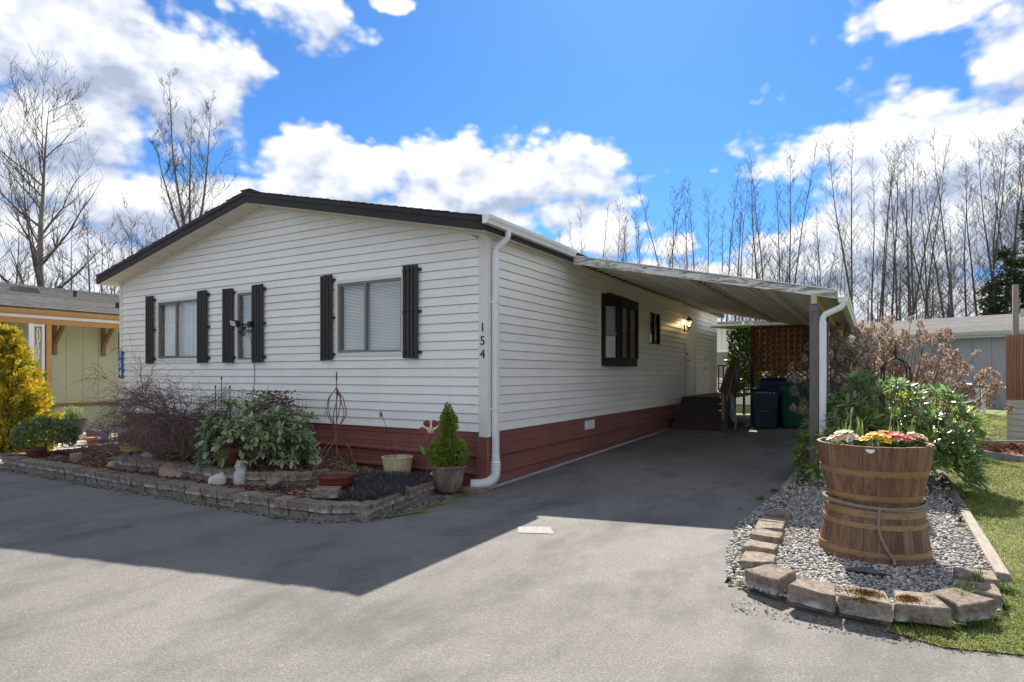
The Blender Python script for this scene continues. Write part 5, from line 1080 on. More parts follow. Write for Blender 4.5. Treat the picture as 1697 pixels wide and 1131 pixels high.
p2 = Vector((-7.85, -2.0, .12)); t = thing('terracotta_pot', 'dark red terracotta pot half hidden under the small leafy shrub', 'pot', p2); MB().lathe([(0, 0), (.10, 0), (.14, .13), (.155, .135), (.155, .165), (.13, .165), (.125, .13), (0, .13)], 24).build('pot', simple('red_terracotta', (.16, .045, .03), (.11, .035, .025), 6, .6), t, smooth=True); MB().lathe([(0, .14), (.13, .135)], 16).build('soil', M_SOIL, t)
# orange pot behind the left rhododendron
p2 = Vector((-3.35, -1.52, .28)); t = thing('terracotta_pot', 'orange terracotta pot lying half hidden under the left rhododendron', 'pot', p2); MB().lathe([(0, 0), (.11, 0), (.16, .17), (.175, .175), (.175, .21), (.15, .21), (.14, .16), (0, .16)], 24).build('pot', simple('orange_terracotta', (.42, .15, .05), (.34, .12, .045), 6, .7), t, smooth=True); MB().lathe([(0, .17), (.14, .165)], 16).build('soil', M_SOIL, t)

# dwarf spruce in the glazed pot: tufts over two tiers
t = thing('dwarf_spruce', 'bright green dwarf Alberta spruce clipped in two tiers in the glazed pot', 'conifer', SPOT + Vector((0, 0, .32)))
rg = np.random.default_rng(8); n = 5200
prz = [0, .05, .18, .30, .38, .42, .50, .62, .72, .80, .84]; prr = [.16, .225, .235, .19, .115, .082, .105, .088, .05, .014, .004]
zz = rg.uniform(0, .84, n) ** .9; zz = np.interp(rg.uniform(size=n), np.cumsum(np.interp(np.linspace(0, .84, 100), prz, prr)) / np.cumsum(np.interp(np.linspace(0, .84, 100), prz, prr))[-1], np.linspace(0, .84, 100))
aa = rg.uniform(0, 6.283, n); rr2 = np.interp(zz, prz, prr) * (1 + .34 * np.array([mnoise.noise(Vector((math.cos(a) * 3, math.sin(a) * 3, z * 9))) for a, z in zip(aa, zz)])) * rg.uniform(.86, 1.02, n)
P = np.stack([rr2 * np.cos(aa), rr2 * np.sin(aa), zz], 1); d = np.stack([np.cos(aa), np.sin(aa), np.full(n, .55)], 1) + rg.normal(size=(n, 3)) * .35; S = rg.uniform(.02, .042, n)
TUV = [(-.25, 0, 0), (.25, 0, 0), (.12, .7, .1), (0, 1, 0), (-.12, .7, .1), (0, 0, -.25), (0, 0, .25), (0, .95, .1)]; TUF = [(0, 1, 2), (0, 2, 3), (0, 3, 4), (5, 6, 7)]
V, F_, C_ = inst(TUV, TUF, basis(d, rg.uniform(0, 3, n)) * S[:, None, None], P, np.array([(.22, .30, .035), (.30, .38, .055), (.16, .23, .035), (.37, .44, .09)])[rg.integers(4, size=n)] * rg.uniform(.75, 1.2, (n, 1))); obj('foliage', np_mesh('foliage', V, F_, C_), M_NEEDLE, t, kind='stuff')
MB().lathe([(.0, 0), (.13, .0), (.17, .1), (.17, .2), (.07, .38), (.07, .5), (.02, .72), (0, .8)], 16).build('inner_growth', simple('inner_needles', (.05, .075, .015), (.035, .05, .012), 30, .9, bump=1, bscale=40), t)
MB().tube([(0, 0, -.04), (0, 0, .3)], .02, 6).build('trunk', M_TWIG, t)

# golden cypress at the left edge
gp = ground_pt(12, 11.9); t = thing('golden_cypress', 'golden yellow feathery conifer at the left edge of the picture', 'conifer', gp)
rg = np.random.default_rng(9); P, D_, S, Cc = [], [], [], []
GY = np.array([(.62, .46, .03), (.70, .54, .05), (.50, .43, .04), (.26, .28, .035), (.15, .20, .03)])
for k in range(1500):                                    # plume-like branchlets
    z = 2.35 * rg.uniform() ** 1.25 + .05; a = rg.uniform(0, 6.283); R0 = np.interp(z, [0, .3, .9, 1.5, 2.0, 2.45], [.70, .80, .70, .50, .27, .04]) * (1 + .22 * mnoise.noise(Vector((math.cos(a) * 1.8, math.sin(a) * 1.8, z * 1.8)))) * rg.uniform(.5, 1.05)
    o_ = np.array([math.cos(a) * R0, math.sin(a) * R0, z]); out = np.array([math.cos(a), math.sin(a), .9 + rg.uniform(-.2, .5)]); out /= np.linalg.norm(out); ln = rg.uniform(.18, .34); cb = GY[rg.choice(5, p=[.28, .24, .2, .16, .12])] * rg.uniform(.8, 1.15)
    for j in range(26):
        f = rg.uniform(); P.append(o_ + out * (f - .6) * ln + rg.normal(size=3) * .022 * (1.3 - f)); D_.append(out + rg.normal(size=3) * .5); S.append(rg.uniform(.05, .10)); Cc.append(cb * rg.uniform(.75, 1.25))
B = basis(np.array(D_), rg.uniform(0, 3, len(D_))) * np.array(S)[:, None, None]; V, F_, C_ = inst([(-.12, 0, 0), (.12, 0, 0), (.16, .5, .05), (0, 1, .0), (-.16, .5, .05)], [(0, 1, 2), (0, 2, 4), (4, 2, 3)], B, P, Cc); obj('foliage', np_mesh('foliage', V, F_, C_), M_NEEDLE, t, kind='stuff')
MB().tube([(0, 0, -.05), (0, 0, 1.9)], [.06, .015], 7).build('trunk', M_TWIG, t)
b = MB(); rq = random.Random(5)
for k in range(60):
    z = rq.uniform(.1, 2.0); a = rq.uniform(0, 6.28); r = .5 * (1 - z / 2.5); b.tube([(0, 0, z), (math.cos(a) * r, math.sin(a) * r, z + .25)], [.012, .005], 4, False)
b.build('branches', M_TWIG, t, kind='stuff', fix=False)

# bare weeping maple
mp = Vector((-4.52, -1.42, .27)); t = thing('weeping_maple', 'leafless weeping maple with an umbrella of tangled dark twigs', 'tree', mp)
M_MAPB = simple('maple_bark', (.21, .155, .085), (.13, .095, .06), 9, .85, bump=.5, bscale=30, stretch=(1, 1, .4), bdist=.01); M_MAPT = simple('maple_twig', (.095, .058, .052), (.16, .10, .088), 9, .8)
MB().tube([(0, 0, -.05), (.0, 0, .12), (.01, .0, .28), (.03, .01, .42), (.02, .02, .55), (.05, 0, .66)], [.058, .05, .048, .05, .052, .045], 10).build('trunk', M_MAPB, t, smooth=True)
b = MB(); rq = random.Random(12)
def twig(p, d, ln, r, lvl, bias):
    n = 6 if lvl < 2 else 5; pts = [Vector(p)]; q = Vector(p); d = Vector(d).normalized()
    for i in range(n):
        d = (d + Vector((rq.gauss(0, .17), rq.gauss(0, .17), rq.gauss(0, .12) - (.09 + .05 * lvl) * (i / n + .3) + bias))).normalized(); q = q + d * ln / n; 
        if q.z < .26: d.z = abs(d.z) * .4; q.z = max(q.z, .2)
        pts.append(q.copy())
    b.tube(pts, [max(r * (1 - .75 * i / n), .0018) for i in range(n + 1)], 5 if lvl == 0 else 4 if lvl == 1 else 3, False)
    if lvl < 3:
        k = [10, 8, 4][lvl]
        for j in range(k):
            i = rq.randint(1, n) if lvl else rq.randint(2, n); dd = (pts[i] - pts[i - 1]).normalized(); side = Vector((rq.gauss(0, 1), rq.gauss(0, 1), rq.gauss(.1, .5))).normalized(); twig(pts[i], dd * .8 + side * .75, ln * rq.uniform(.4, .68), r * .5, lvl + 1, 0)
for k in range(19):
    a = k / 19 * 6.283 + rq.uniform(-.2, .2); stretch = 1.25 if abs(math.cos(a)) > .5 else .8; ax_ = 1.15 if math.cos(a) < 0 else .9
    twig((.03, .0, rq.uniform(.52, .66)), (math.cos(a), math.sin(a) * .8, rq.uniform(-.05, .30)), .80 * stretch * ax_, .016, 0, .0)
b.build('crown', M_MAPT, t, kind='stuff', fix=False)
# dense dried shrub behind the trellis
ps = Vector((-3.55, -.62, .27)); t = thing('dried_shrub', 'dense tangle of reddish-brown dry twigs behind the black trellis', 'shrub', ps); b = MB(); rq = random.Random(33)
for k in range(420):
    a = rq.uniform(0, 6.28); r = math.sqrt(rq.random()); x, y = r * math.cos(a) * .55, r * math.sin(a) * .3; z = rq.uniform(.45, 1.05) * (1 - .25 * r); d = Vector((rq.gauss(0, 1), rq.gauss(0, .7), rq.gauss(0, .6))).normalized() * rq.uniform(.12, .28); p_ = Vector((x, y, z)); b.tube([p_, p_ + d * .5 + Vector((0, 0, .02)), p_ + d], [.005, .004, .002], 3, False)
for k in range(26):
    a = rq.uniform(0, 6.28); r = rq.uniform(.1, .45); b.tube([(0, 0, 0), (math.cos(a) * r * .6, math.sin(a) * r * .4, .4), (math.cos(a) * r, math.sin(a) * r * .6, .85)], [.012, .009, .005], 4, False)
b.build('twigs', simple('dry_red_twig', (.11, .06, .05), (.18, .10, .085), 12, .9), t, kind='stuff', fix=False)
rg = np.random.default_rng(3); n = 1500; P = np.stack([rg.normal(0, .26, n), rg.normal(0, .13, n), rg.uniform(.35, 1.02, n)], 1); V, F_, C_ = inst(LEAFV, LEAFT, basis(rnd_dir(n), rg.uniform(0, 6, n)) * (rg.uniform(.03, .05, n)[:, None] * np.array([[2, 1, 1]]))[:, None, :], P, np.array([(.13, .07, .055), (.20, .12, .09), (.09, .05, .04)])[rg.integers(3, size=n)]); obj('withered_leaves', np_mesh('withered_leaves', V, F_, C_), M_DRY, t, kind='stuff')

# black mondo grass on the bed corner
def blades(name, label, cat, pts, n, ln, w, cols, seed, spread=.8, mat=None, parent=None, kind='stuff', bend=.5, up=.6, patchy=False):
    rg = np.random.default_rng(seed); pts = np.array(pts); P = pts[rg.integers(len(pts), size=n)] + rg.normal(size=(n, 3)) * np.array([.02, .02, 0]); a = rg.uniform(0, 6.283, n); L_ = ln * rg.uniform(.5, 1.2, n); ww = w * rg.uniform(.7, 1.2, n); out = np.stack([np.cos(a), np.sin(a), np.zeros(n)], 1); sd = np.stack([-np.sin(a), np.cos(a), np.zeros(n)], 1); s = spread * rg.uniform(.3, 1, n)
    V = np.zeros((n, 5, 3)); h1 = L_ * up; 
    V[:, 0] = P - sd * ww[:, None]; V[:, 1] = P + sd * ww[:, None]; mid_ = P + out * (L_ * s * .4)[:, None] + np.stack([0 * L_, 0 * L_, h1 * .75], 1); V[:, 2] = mid_ + sd * (ww * .8)[:, None]; V[:, 3] = mid_ - sd * (ww * .8)[:, None]; V[:, 4] = P + out * (L_ * s)[:, None] + np.stack([0 * L_, 0 * L_, h1 * (1 - bend * rg.uniform(0, 1, n))], 1)
    f = np.array([(0, 1, 2), (0, 2, 3), (3, 2, 4)]); F_ = (f[None] + (np.arange(n) * 5)[:, None, None]).reshape(-1, 3); cc = np.array(cols)[rg.integers(len(cols), size=n)] * rg.uniform(.7, 1.3, (n, 1))
    if patchy: f_ = np.array([mnoise.noise(Vector((p_[0] * 1.3, p_[1] * 1.3, 0))) + .5 * mnoise.noise(Vector((p_[0] * 4, p_[1] * 4, 3))) for p_ in P]); cc = cc * (1 + .35 * f_[:, None]) + np.clip(f_, 0, 1)[:, None] * np.array([[.10, .07, .03]])
    cc = np.repeat(cc, 5, axis=0)
    o = obj(name, np_mesh(name, V.reshape(-1, 3), F_, cc), mat or M_NEEDLE, parent, kind=kind)
    if label: o['label'] = label; o['category'] = cat
    return o
rg = np.random.default_rng(4); MP = []
MZ = [(-1.75, -1.0), (-1.55, -.55), (-.6, -.35), (-.42, -.8), (-.30, -1.4), (-.28, -1.85), (-.75, -2.1), (-1.0, -2.05), (-.85, -1.5), (-1.3, -1.15)]
while len(MP) < 240:
    x, y = rg.uniform(-2, 0), rg.uniform(-2.2, 0)
    if inpoly(MZ, x, y) or (rg.uniform() < .2 and -1.9 < x < -1.4 and -2.1 < y < -1.8): MP.append((x, y, .125))
blades('black_mondo_grass', 'mat of black strappy grass covering the bed corner round the pale tub', 'grass', MP, 5200, .21, .0032, [(.022, .023, .03), (.045, .046, .055), (.016, .016, .02), (.12, .11, .10), (.07, .07, .08)], 5, 1.0, leafmat('black_grass', .5, .05, .4), bend=.9)
blades('grass_tuft', 'small green weeds growing at the foot of the front kerb', 'weeds', [at(445, 845), at(438, 843), at(452, 846), at(330, 818), at(150, 786)], 260, .07, .0025, [(.10, .17, .03), (.15, .21, .05)], 6, .9)
gm = [(-2.0 + .1 * i, -.85 + .05 * (i % 3), .13) for i in range(6)] + [(-1.7, -.8, .13), (-1.4, -.7, .13)]; t_ = thing('ground_cover', 'low yellow-green leafy weeds behind the red bowl', 'weeds', (-1.8, -.8, .12)); small_leaf_ball(t_, 420, .55, .28, .16, .035, [(.17, .24, .04), (.11, .17, .03), (.25, .28, .07)], 14, M_LEAF, -.02, .3, aspect=2.2)

# ------------------------------------------------------------------ flowers in the barrel
def primrose(loc, label, col, col2, r, n, seed):
    t = thing('primrose', label, 'flower', loc); rg = np.random.default_rng(seed)
    fl = []; 
    pv = [(0, 0, 0)] + [(math.cos(a) * (1 if i % 2 else .78), math.sin(a) * (1 if i % 2 else .78), .22 if i % 2 else .12) for i, a in enumerate(np.linspace(0, 6.283, 11)[:-1])]; pf = [(0, i + 1, (i + 1) % 10 + 1) for i in range(10)]
    P = []
    while len(P) < n:
        x, y = rg.uniform(-1, 1), rg.uniform(-1, 1)
        if x * x + y * y < 1 and all((x - q[0]) ** 2 + (y - q[1]) ** 2 > .05 for q in P): P.append((x, y))
    for (x, y) in P[:]:
        z = .055 * (1 - (x * x + y * y)) + rg.uniform(.05, .07); d = np.array([[x * .6, y * .6 - .25, 1]]); B = basis(d)[:, :, [0, 2, 1]] * .034; c_ = np.array([col if rg.uniform() < .7 else col2]) * rg.uniform(.85, 1.1); V, F_, C_ = inst(pv, pf, B, [(x * r, y * r * .7, z)], c_); C_[0] = (.55, .40, .03); obj('blossom', np_mesh('blossom', V, F_, C_), M_PETAL, t)
    small_leaf_ball(t, 40, r * 1.0, r * .8, .05, .06, [(.09, .16, .04), (.13, .20, .05)], seed, M_LEAF, -.01, .2, aspect=2.4)
SZ = UB.z + .40
for dx_, dy_, lab, c1, c2, r, n in ((-.20, -.20, 'pale pink primrose clump at the left of the barrel', (.72, .52, .52), (.80, .70, .66), .12, 20), (.02, -.25, 'golden yellow primrose clump in the middle of the barrel', (.78, .50, .02), (.72, .42, .01), .115, 22), (.16, -.20, 'magenta primrose clump right of the yellow one', (.55, .02, .16), (.68, .12, .30), .12, 20), (.28, -.12, 'blush white primrose clump at the right of the barrel', (.74, .58, .56), (.70, .40, .42), .085, 14), (.06, -.04, 'crimson primrose clump behind the yellow one', (.48, .015, .04), (.38, .01, .03), .12, 16)):
    primrose(UB + Vector((dx_, dy_, .450)), lab, c1, c2, r, n, int(abs(dx_) * 1000) + 3)
for lab, pts, n, ln in (('tuft of daffodil leaves behind the pale pink primroses', [(-.17, -.02), (-.10, .03), (-.22, -.03)], 26, .26), ('tuft of daffodil leaves behind the magenta primroses', [(.12, .05), (.17, .08), (.20, .04)], 18, .22), ('single upright bulb shoot near the right rim of the barrel', [(.27, .02)], 4, .2)):
    t = thing('daffodil', lab, 'flower', UB + Vector((0, 0, .44))); blades('leaves', None, None, [(x, y, 0) for x, y in pts], n, ln * .85, .0085, [(.26, .33, .09), (.33, .38, .15), (.20, .28, .07)], n, .22, M_LEAF, t, bend=.05, up=1.0)
    b = MB(); x, y = pts[0]; b.tube([(x, y, 0), (x + .005, y, ln * 1.0), (x + .012, y - .005, ln * 1.14), (x + .02, y - .01, ln * 1.25)], [.005, .005, .011, .002], 6).build('bud_stem', simple('bud_green', (.30, .33, .14), (.38, .36, .18), 9, .5), t, smooth=True)

# ------------------------------------------------------------------ black obelisk in the right rhododendron
ob = Vector((4.725, 3.094, .07)); t = thing('plant_obelisk', 'black iron four-legged plant obelisk rising from the right rhododendron', 'obelisk', ob)
for k in range(4):
    a = YAW + .35 + k * math.pi / 2; r = .215; pts = [(r * math.cos(a), r * math.sin(a), 0), (r * math.cos(a), r * math.sin(a), 1.45), (r * .96 * math.cos(a), r * .96 * math.sin(a), 1.53), (r * .75 * math.cos(a), r * .75 * math.sin(a), 1.625), (r * .35 * math.cos(a), r * .35 * math.sin(a), 1.68), (0, 0, 1.71)]; MB().tube(cr_spline([Vector(q) for q in pts], 4), .012, 6).build('leg', M_BLACK, t, smooth=True)
MB().lathe([(0, 1.69), (.02, 1.70), (.012, 1.74), (.026, 1.77), (.022, 1.81), (.006, 1.85), (.004, 1.89), (0, 1.90)], 8).build('finial', M_BLACK, t, smooth=True)
MB().tube([(.2 * math.cos(a), .2 * math.sin(a), .9) for a in np.linspace(0, 6.283, 20)], .006, 5).build('ring', M_BLACK, t)

# ------------------------------------------------------------------ dried hydrangea
hy = ground_pt(1484, 12.6); t = thing('hydrangea_shrub', 'big winter hydrangea covered with dried pinkish-brown flower heads', 'shrub', hy)
rg = np.random.default_rng(17); heads = []
HM = []
for k in range(5):
    n = 110; d = rnd_dir(n, -.9, 1, rg); P = d * np.stack([np.full(n, .085), np.full(n, .085), np.full(n, .125)], 1) * rg.uniform(.55, 1.05, (n, 1)); P[:, :2] *= np.clip(1.15 - (P[:, 2:3] + .1) * 3.0, .25, 1.1); S = rg.uniform(.022, .040, n)
    V, F_, C_ = inst([(-.5, -.5, 0), (.5, -.4, .1), (.45, .5, 0), (-.5, .4, .15)], [(0, 1, 2, 3)], basis(d + rg.normal(size=(n, 3)) * .6, rg.uniform(0, 6, n)) * S[:, None, None] * .98, P, np.array([(.48, .365, .285), (.60, .475, .38), (.32, .225, .165), (.68, .56, .46)])[rg.integers(4, size=n)] * rg.uniform(.75, 1.2, (n, 1))); HM.append(np_mesh('flower_head', V, F_, C_))
b = MB(); rt_, fw2 = np.array(RT), np.array(FW); HP = []
while len(HP) < 300:
    u, w, z = rg.uniform(-1.75, 1.75), rg.uniform(-.9, .9), rg.uniform(.35, 2.75)
    top = np.interp(u, [-1.75, -1.3, -.6, 0, .35, .9, 1.4, 1.75], [2.0, 2.35, 2.5, 2.68, 2.5, 2.25, 1.8, 1.25]) * (1 - .12 * abs(w)) + .12 * mnoise.noise(Vector((u * 3, w * 3, 0)))
    low = np.interp(abs(u), [0, 1, 1.75], [.45, .75, .65])
    if z > top or z < low or (rg.uniform() > .35 + .65 * (z / top) ** 2): continue
    p_ = rt_ * u + fw2 * w + np.array([0, 0, z])
    if all(np.linalg.norm(p_ - q) > .125 for q in HP): HP.append(p_)
for k, p_ in enumerate(HP):
    s = rg.uniform(.75, 1.15); obj('flower_head', HM[k % 5], M_DRY, t, p_, (rg.uniform(-.5, .5), rg.uniform(-.5, .5), rg.uniform(0, 6)), (s, s, s))
    r0 = Vector((p_[0] * .22, p_[1] * .22, 0)); mid_ = Vector((p_[0] * .68, p_[1] * .68, p_[2] * .55)); b.tube([r0, mid_, Vector(p_)], [.013, .009, .005], 4, False)
    for _ in range(2):
        q = mid_.lerp(Vector(p_), rq.random()); b.tube([q, q + Vector((rq.gauss(0, .12), rq.gauss(0, .12), rq.uniform(.1, .3)))], [.005, .002], 3, False)
b.build('stems', simple('hydrangea_cane', (.16, .095, .06), (.24, .15, .10), 9, .9), t, kind='stuff', fix=False)
chips('dry_leaves', 900, [(4.0, 6.5), (6.4, 6.5), (6.6, 9.5), (4.0, 9.5)], lambda x, y: hz(y) + .004, 'fallen brown leaves on the ground under the hydrangea', 'leaves', (.02, .05), cols=((.14, .08, .055), (.22, .14, .10)), seed=21)
# little hydrangea twig reaching behind the carport post
hv = ground_pt(1352, 11.6); t = thing('hydrangea_shrub', 'sparse hydrangea branch with dried heads showing behind the front carport post', 'shrub', hv); b = MB()
for k in range(16):
    u, w, z = rg.uniform(-.55, .45), rg.uniform(-.2, .2), rg.uniform(.7, 2.0); p_ = rt_ * u + fw2 * w + np.array([0, 0, z]); s = rg.uniform(.55, .85); obj('flower_head', HM[k % 5], M_DRY, t, p_, (rg.uniform(-.5, .5), 0, rg.uniform(0, 6)), (s, s, s)); b.tube([(0, 0, 0), Vector(p_) * .6, Vector(p_)], [.009, .006, .003], 4, False)
b.build('stems', bpy.data.materials['hydrangea_cane'], t, kind='stuff', fix=False)

# ------------------------------------------------------------------ lawn grass and mulch island
m_grass = leafmat('grass_blade', .6, .3, .25)
def lawn_blades(n, xr, yr, ln, seed, w, avoid=None):
    rg = np.random.default_rng(seed); P = []
    ISL = lambda x, y: ((x - 7.35) / 1.45) ** 2 + ((y - 7.0) / 1.35) ** 2 < 1
    xs, ys = rg.uniform(*xr, n * 2), rg.uniform(*yr, n * 2); ok = (xs > 5.34) & ~(((xs - 7.35) / 1.4) ** 2 + ((ys - 7.0) / 1.3) ** 2 < 1); xs, ys = xs[ok][:n], ys[ok][:n]; zs = np.interp(ys, YS, HS)
    return np.stack([xs, ys, zs], 1)
GC = [(.17, .23, .035), (.21, .26, .05), (.27, .285, .075), (.13, .19, .03), (.34, .32, .14)]
for i, (n, xr, yr, ln, w) in enumerate(((42000, (5.33, 7.2), (-2.35, 2.0), .045, .0020), (42000, (5.33, 8.5), (1.8, 7.5), .05, .0032), (30000, (5.33, 10), (7, 16), .06, .0065))):
    P = lawn_blades(n, xr, yr, ln, 60 + i, w); rgb = [c_ for c_ in GC]
    o = blades('lawn_grass', ['short mown grass at the front of the right lawn', 'short mown grass in the middle of the right lawn', 'short mown grass at the back of the right lawn'][i], 'grass', P, n, ln, w, GC, 70 + i, .9, m_grass, bend=.4, patchy=True)
VERGE = [(4.5, -2.60), (4.8, -2.70), (5.15, -2.60), (5.6, -2.3), (5.6, -1.0), (5.34, -1.0), (5.24, -1.6), (5.12, -2.2), (4.9, -2.42), (4.6, -2.52)]
struct(MB().add([(x, y, .010) for x, y in VERGE], [tuple(range(len(VERGE)))]).build('grass_verge', M_TURF, fix=False))
rgv = np.random.default_rng(8); VP_ = []
while len(VP_) < 1500:
    x, y = rgv.uniform(4.4, 5.7), rgv.uniform(-2.75, -1)
    if inpoly(VERGE, x, y): VP_.append((x, y, .008))
blades('verge_grass', 'short sunlit grass verge wrapping the right end of the block row', 'grass', VP_, 9000, .05, .0022, GC, 84, .9, m_grass, bend=.4)
blades('long_grass', 'longer dark green grass round the foot of the front right blocks', 'grass', [at(px, py) for px, py in ((1490, 1035), (1520, 1040), (1560, 1045), (1600, 1040), (1640, 1030), (1660, 1010), (1668, 985), (1580, 1046), (1620, 1038), (1545, 1030), (1530, 1020), (1440, 1026), (1452, 1030))], 2600, .13, .0026, [(.09, .17, .03), (.12, .21, .035), (.16, .23, .05)], 80, .7, m_grass, bend=.4)
blades('long_grass', 'thin grass blades growing through the gap between the right end blocks', 'grass', [at(px, py, .1) for px, py in ((1585, 990), (1600, 985), (1612, 980), (1620, 965), (1592, 1000))], 170, .17, .0024, [(.13, .20, .04), (.22, .26, .09)], 81, .8, m_grass, bend=.4)
il = Vector((7.35, 7.0, hz(7.0))); isl = MB()
n = 40; ring = [(1.42 * math.cos(2 * math.pi * k / n), 1.32 * math.sin(2 * math.pi * k / n)) for k in range(n)]
t = thing('island_edging', 'grey scalloped edging round the mulched island on the lawn', 'edging', il)
M_EDG = simple('grey_edging_stone', (.24, .245, .25), (.32, .32, .32), 12, .9, bump=.4)
for k in range(n):
    (x0, y0), (x1, y1) = ring[k], ring[(k + 1) % n]; MB().bar((x0, y0, .05 + .0177 * y0), (x1 * .985 + x0 * .015, y1 * .985 + y0 * .015, .05 + .0177 * y1), .05, .13).build('edging_stone', M_EDG, t, bevel=.006)
struct(MB().add([(il.x + x * .97, il.y + y * .97, hz(il.y + y) + .07) for x, y in ring] + [(il.x, il.y, il.z + .13)], [(k, (k + 1) % n, n) for k in range(n)]).build('mulch_island', M_MULCH, fix=False))
chips('bark_chips', 1500, [(il.x + x * .92, il.y + y * .92) for x, y in ring], lambda x, y: hz(y) + .07 + .055 * (1 - min(1, math.hypot(x - il.x, y - il.y) / 1.35)), 'red-brown bark chips on the lawn island', 'mulch', (.02, .05), cols=((.19, .075, .04), (.27, .12, .065), (.12, .05, .03)), seed=41)

# ------------------------------------------------------------------ pale green house on the left
M_GRN = simple('pale_green_siding', (.47, .50, .32), (.43, .46, .29), 2, .6, tint=.03); M_OCH = simple('ochre_trim', (.46, .26, .085), (.40, .22, .07), 5, .5); M_BRK = simple('brown_bracket', (.26, .14, .055), (.21, .11, .045), 5, .6)
m = MT('grey_shingle_roof', .95); br = m.n('ShaderNodeTexBrick'); br.inputs['Scale'].default_value = 1; br.inputs['Brick Width'].default_value = .32; br.inputs['Row Height'].default_value = .14; br.inputs['Mortar Size'].default_value = .008; m.l(m.mapped((1, 1, 1)), br.inputs[0])
br.inputs['Color1'].default_value = (.19, .185, .175, 1); br.inputs['Color2'].default_value = (.26, .25, .235, 1); br.inputs['Mortar'].default_value = (.10, .10, .095, 1); c = m.mix(m.ramp(m.noise(6, 5, .7), [(.4, 0.), (.7, .6)]), br.outputs[0], (.15, .145, .135)); m.col(m.tint(c, .18)).bump(m.noise(90, 3), .5, .01); M_GSH = m.m
gh = thing('neighbour_house', 'pale green panelled house with ochre trim on the left', 'house', (-14.3, 0, 0)); GY0, GY1 = -6.0, 11.0
for k in range(int((GY1 - GY0) / .405)):
    y = GY0 + k * .405; MB().box(-.03, 0, y, y + .397, .2, 3.2).build('wall_panel', M_GRN, gh)
MB().box(-.06, -.031, GY0, GY1, .2, 3.2).build('wall_backing', M_GRN, gh)
MB().box(.001, .03, GY0, GY1, .66, .76).build('base_rail', M_BRK, gh); MB().box(-.02, .005, GY0, GY1, 0, .66).build('skirting', M_GRN, gh)
ex = 1.0
MB().box(-.05, ex, GY0, GY1, 3.005, 3.02).build('soffit', M_GRN, gh)
MB().box(ex - .02, ex + .04, GY0, GY1, 2.78, 2.92).build('porch_beam', M_OCH, gh); MB().box(ex - .03, ex + .05, GY0, GY1, 2.921, 3.0).build('white_trim', M_WHITE, gh)
MB().prism([(0, 0), (.08, 0), (.11, .05), (.12, .11), (0, .11)], lambda p, a: (ex + .051 + p[0], a, 3.01 + p[1]), GY0, GY1).build('gutter', M_OCH, gh)
rf = MB().hexa([(ex + .06, GY0, 3.12), (ex + .06, GY1, 3.12), (-3.9, GY1, 4.25), (-3.9, GY0, 4.25), (ex + .06, GY0, 3.16), (ex + .06, GY1, 3.16), (-3.9, GY1, 4.29), (-3.9, GY0, 4.29)]).build('roof', M_GSH, gh)
sl = (4.25 - 3.12) / (ex + .06 + 3.9)
for k in range(34):
    x1 = ex + .09 - k * .148; x0 = x1 - .19; z1, z0 = 3.175 + (ex + .06 - x1) * sl, 3.165 + (ex + .06 - x0) * sl
    MB().hexa([(x0, GY0, z0), (x1, GY0, z1), (x1, GY1, z1), (x0, GY1, z0), (x0, GY0, z0 + .006), (x1, GY0, z1 + .014), (x1, GY1, z1 + .014), (x0, GY1, z0 + .006)]).build('shingle_course', M_GSH, rf)
def roof_vent(y, x, w, name): 
    z = 3.17 + (ex + .06 - x) * sl; o = MB().hexa([(x - w, y - w, z - .02), (x + w, y - w, z - .06), (x + w, y + w, z - .06), (x - w, y + w, z - .02), (x - w * .8, y - w * .8, z + .16), (x + w * .8, y - w * .8, z + .12), (x + w * .8, y + w * .8, z + .12), (x - w * .8, y + w * .8, z + .16)]).build(name, simple('brown_vent', (.10, .085, .08), None, 4, .5), rf, bevel=.01)
roof_vent(1.2, -2.2, .3, 'roof_vent'); MB().tube([(-2.0, 2.4, 3.8), (-2.0, 2.4, 4.05)], .05, 8).build('vent_pipe', M_BLACK, rf); MB().tube([(-.2, 2.7, 3.45), (-.2, 2.7, 3.62)], .06, 8).build('vent_pipe', M_BLACK, rf)
for y in (-.35, .95, 2.15):
    bk_ = MB().box(.002, .09, y, y + .09, 2.05, 2.99).build('bracket', M_BRK, gh); MB().bar((.05, y + .045, 2.35), (.62, y + .045, 2.93), .08, .09).build('bracket_arm', M_BRK, bk_)
pp = at_x(80, 600, -14.3 + ex); py_ = pp.y
MB().box(ex - .04, ex + .06, py_ - .06, py_ + .05, 0, 2.78).build('porch_post', M_OCH, gh)
tr = MB().box(ex - .02, ex + .04, py_ - .145, py_ - .095, 0, 2.78).build('trellis_column', M_WHITE, gh); y2 = at_x(54, 600, -14.3 + ex).y; MB().box(ex - .02, ex + .04, y2 - .09, y2 + .02, 0, 2.78).build('column_upright', M_WHITE, tr)
yc_ = (py_ - .12 + y2) / 2; hw_ = abs(py_ - .14 - y2) * .42
for s in (1, -1):
    pts = [(ex + .01, yc_ + s * hw_ * .8 * (1 - .12 * q) * math.sin(q) * (1 - q / 9), 2.30 + s * (.24 - .22 * (1 - q / 9) * math.cos(q))) for q in np.linspace(0, 6.5, 26)]; MB().tube(pts, .012, 5).build('scroll', M_WHITE, tr)
MB().tube([(ex + .01, yc_ - hw_ * .3, 2.52), (ex + .01, yc_, 2.30), (ex + .01, yc_ + hw_ * .3, 2.08)], .012, 5).build('scroll', M_WHITE, tr)
for zz in (2.72, .75, .45): MB().box(ex - .015, ex + .035, y2, py_ - .14, zz, zz + .05).build('column_rail', M_WHITE if zz > 1 else M_BRK, tr)
MB().box(.002, .03, 2.62, 3.4, 1.9, 2.75).build('window', M_DKFRAME, gh)
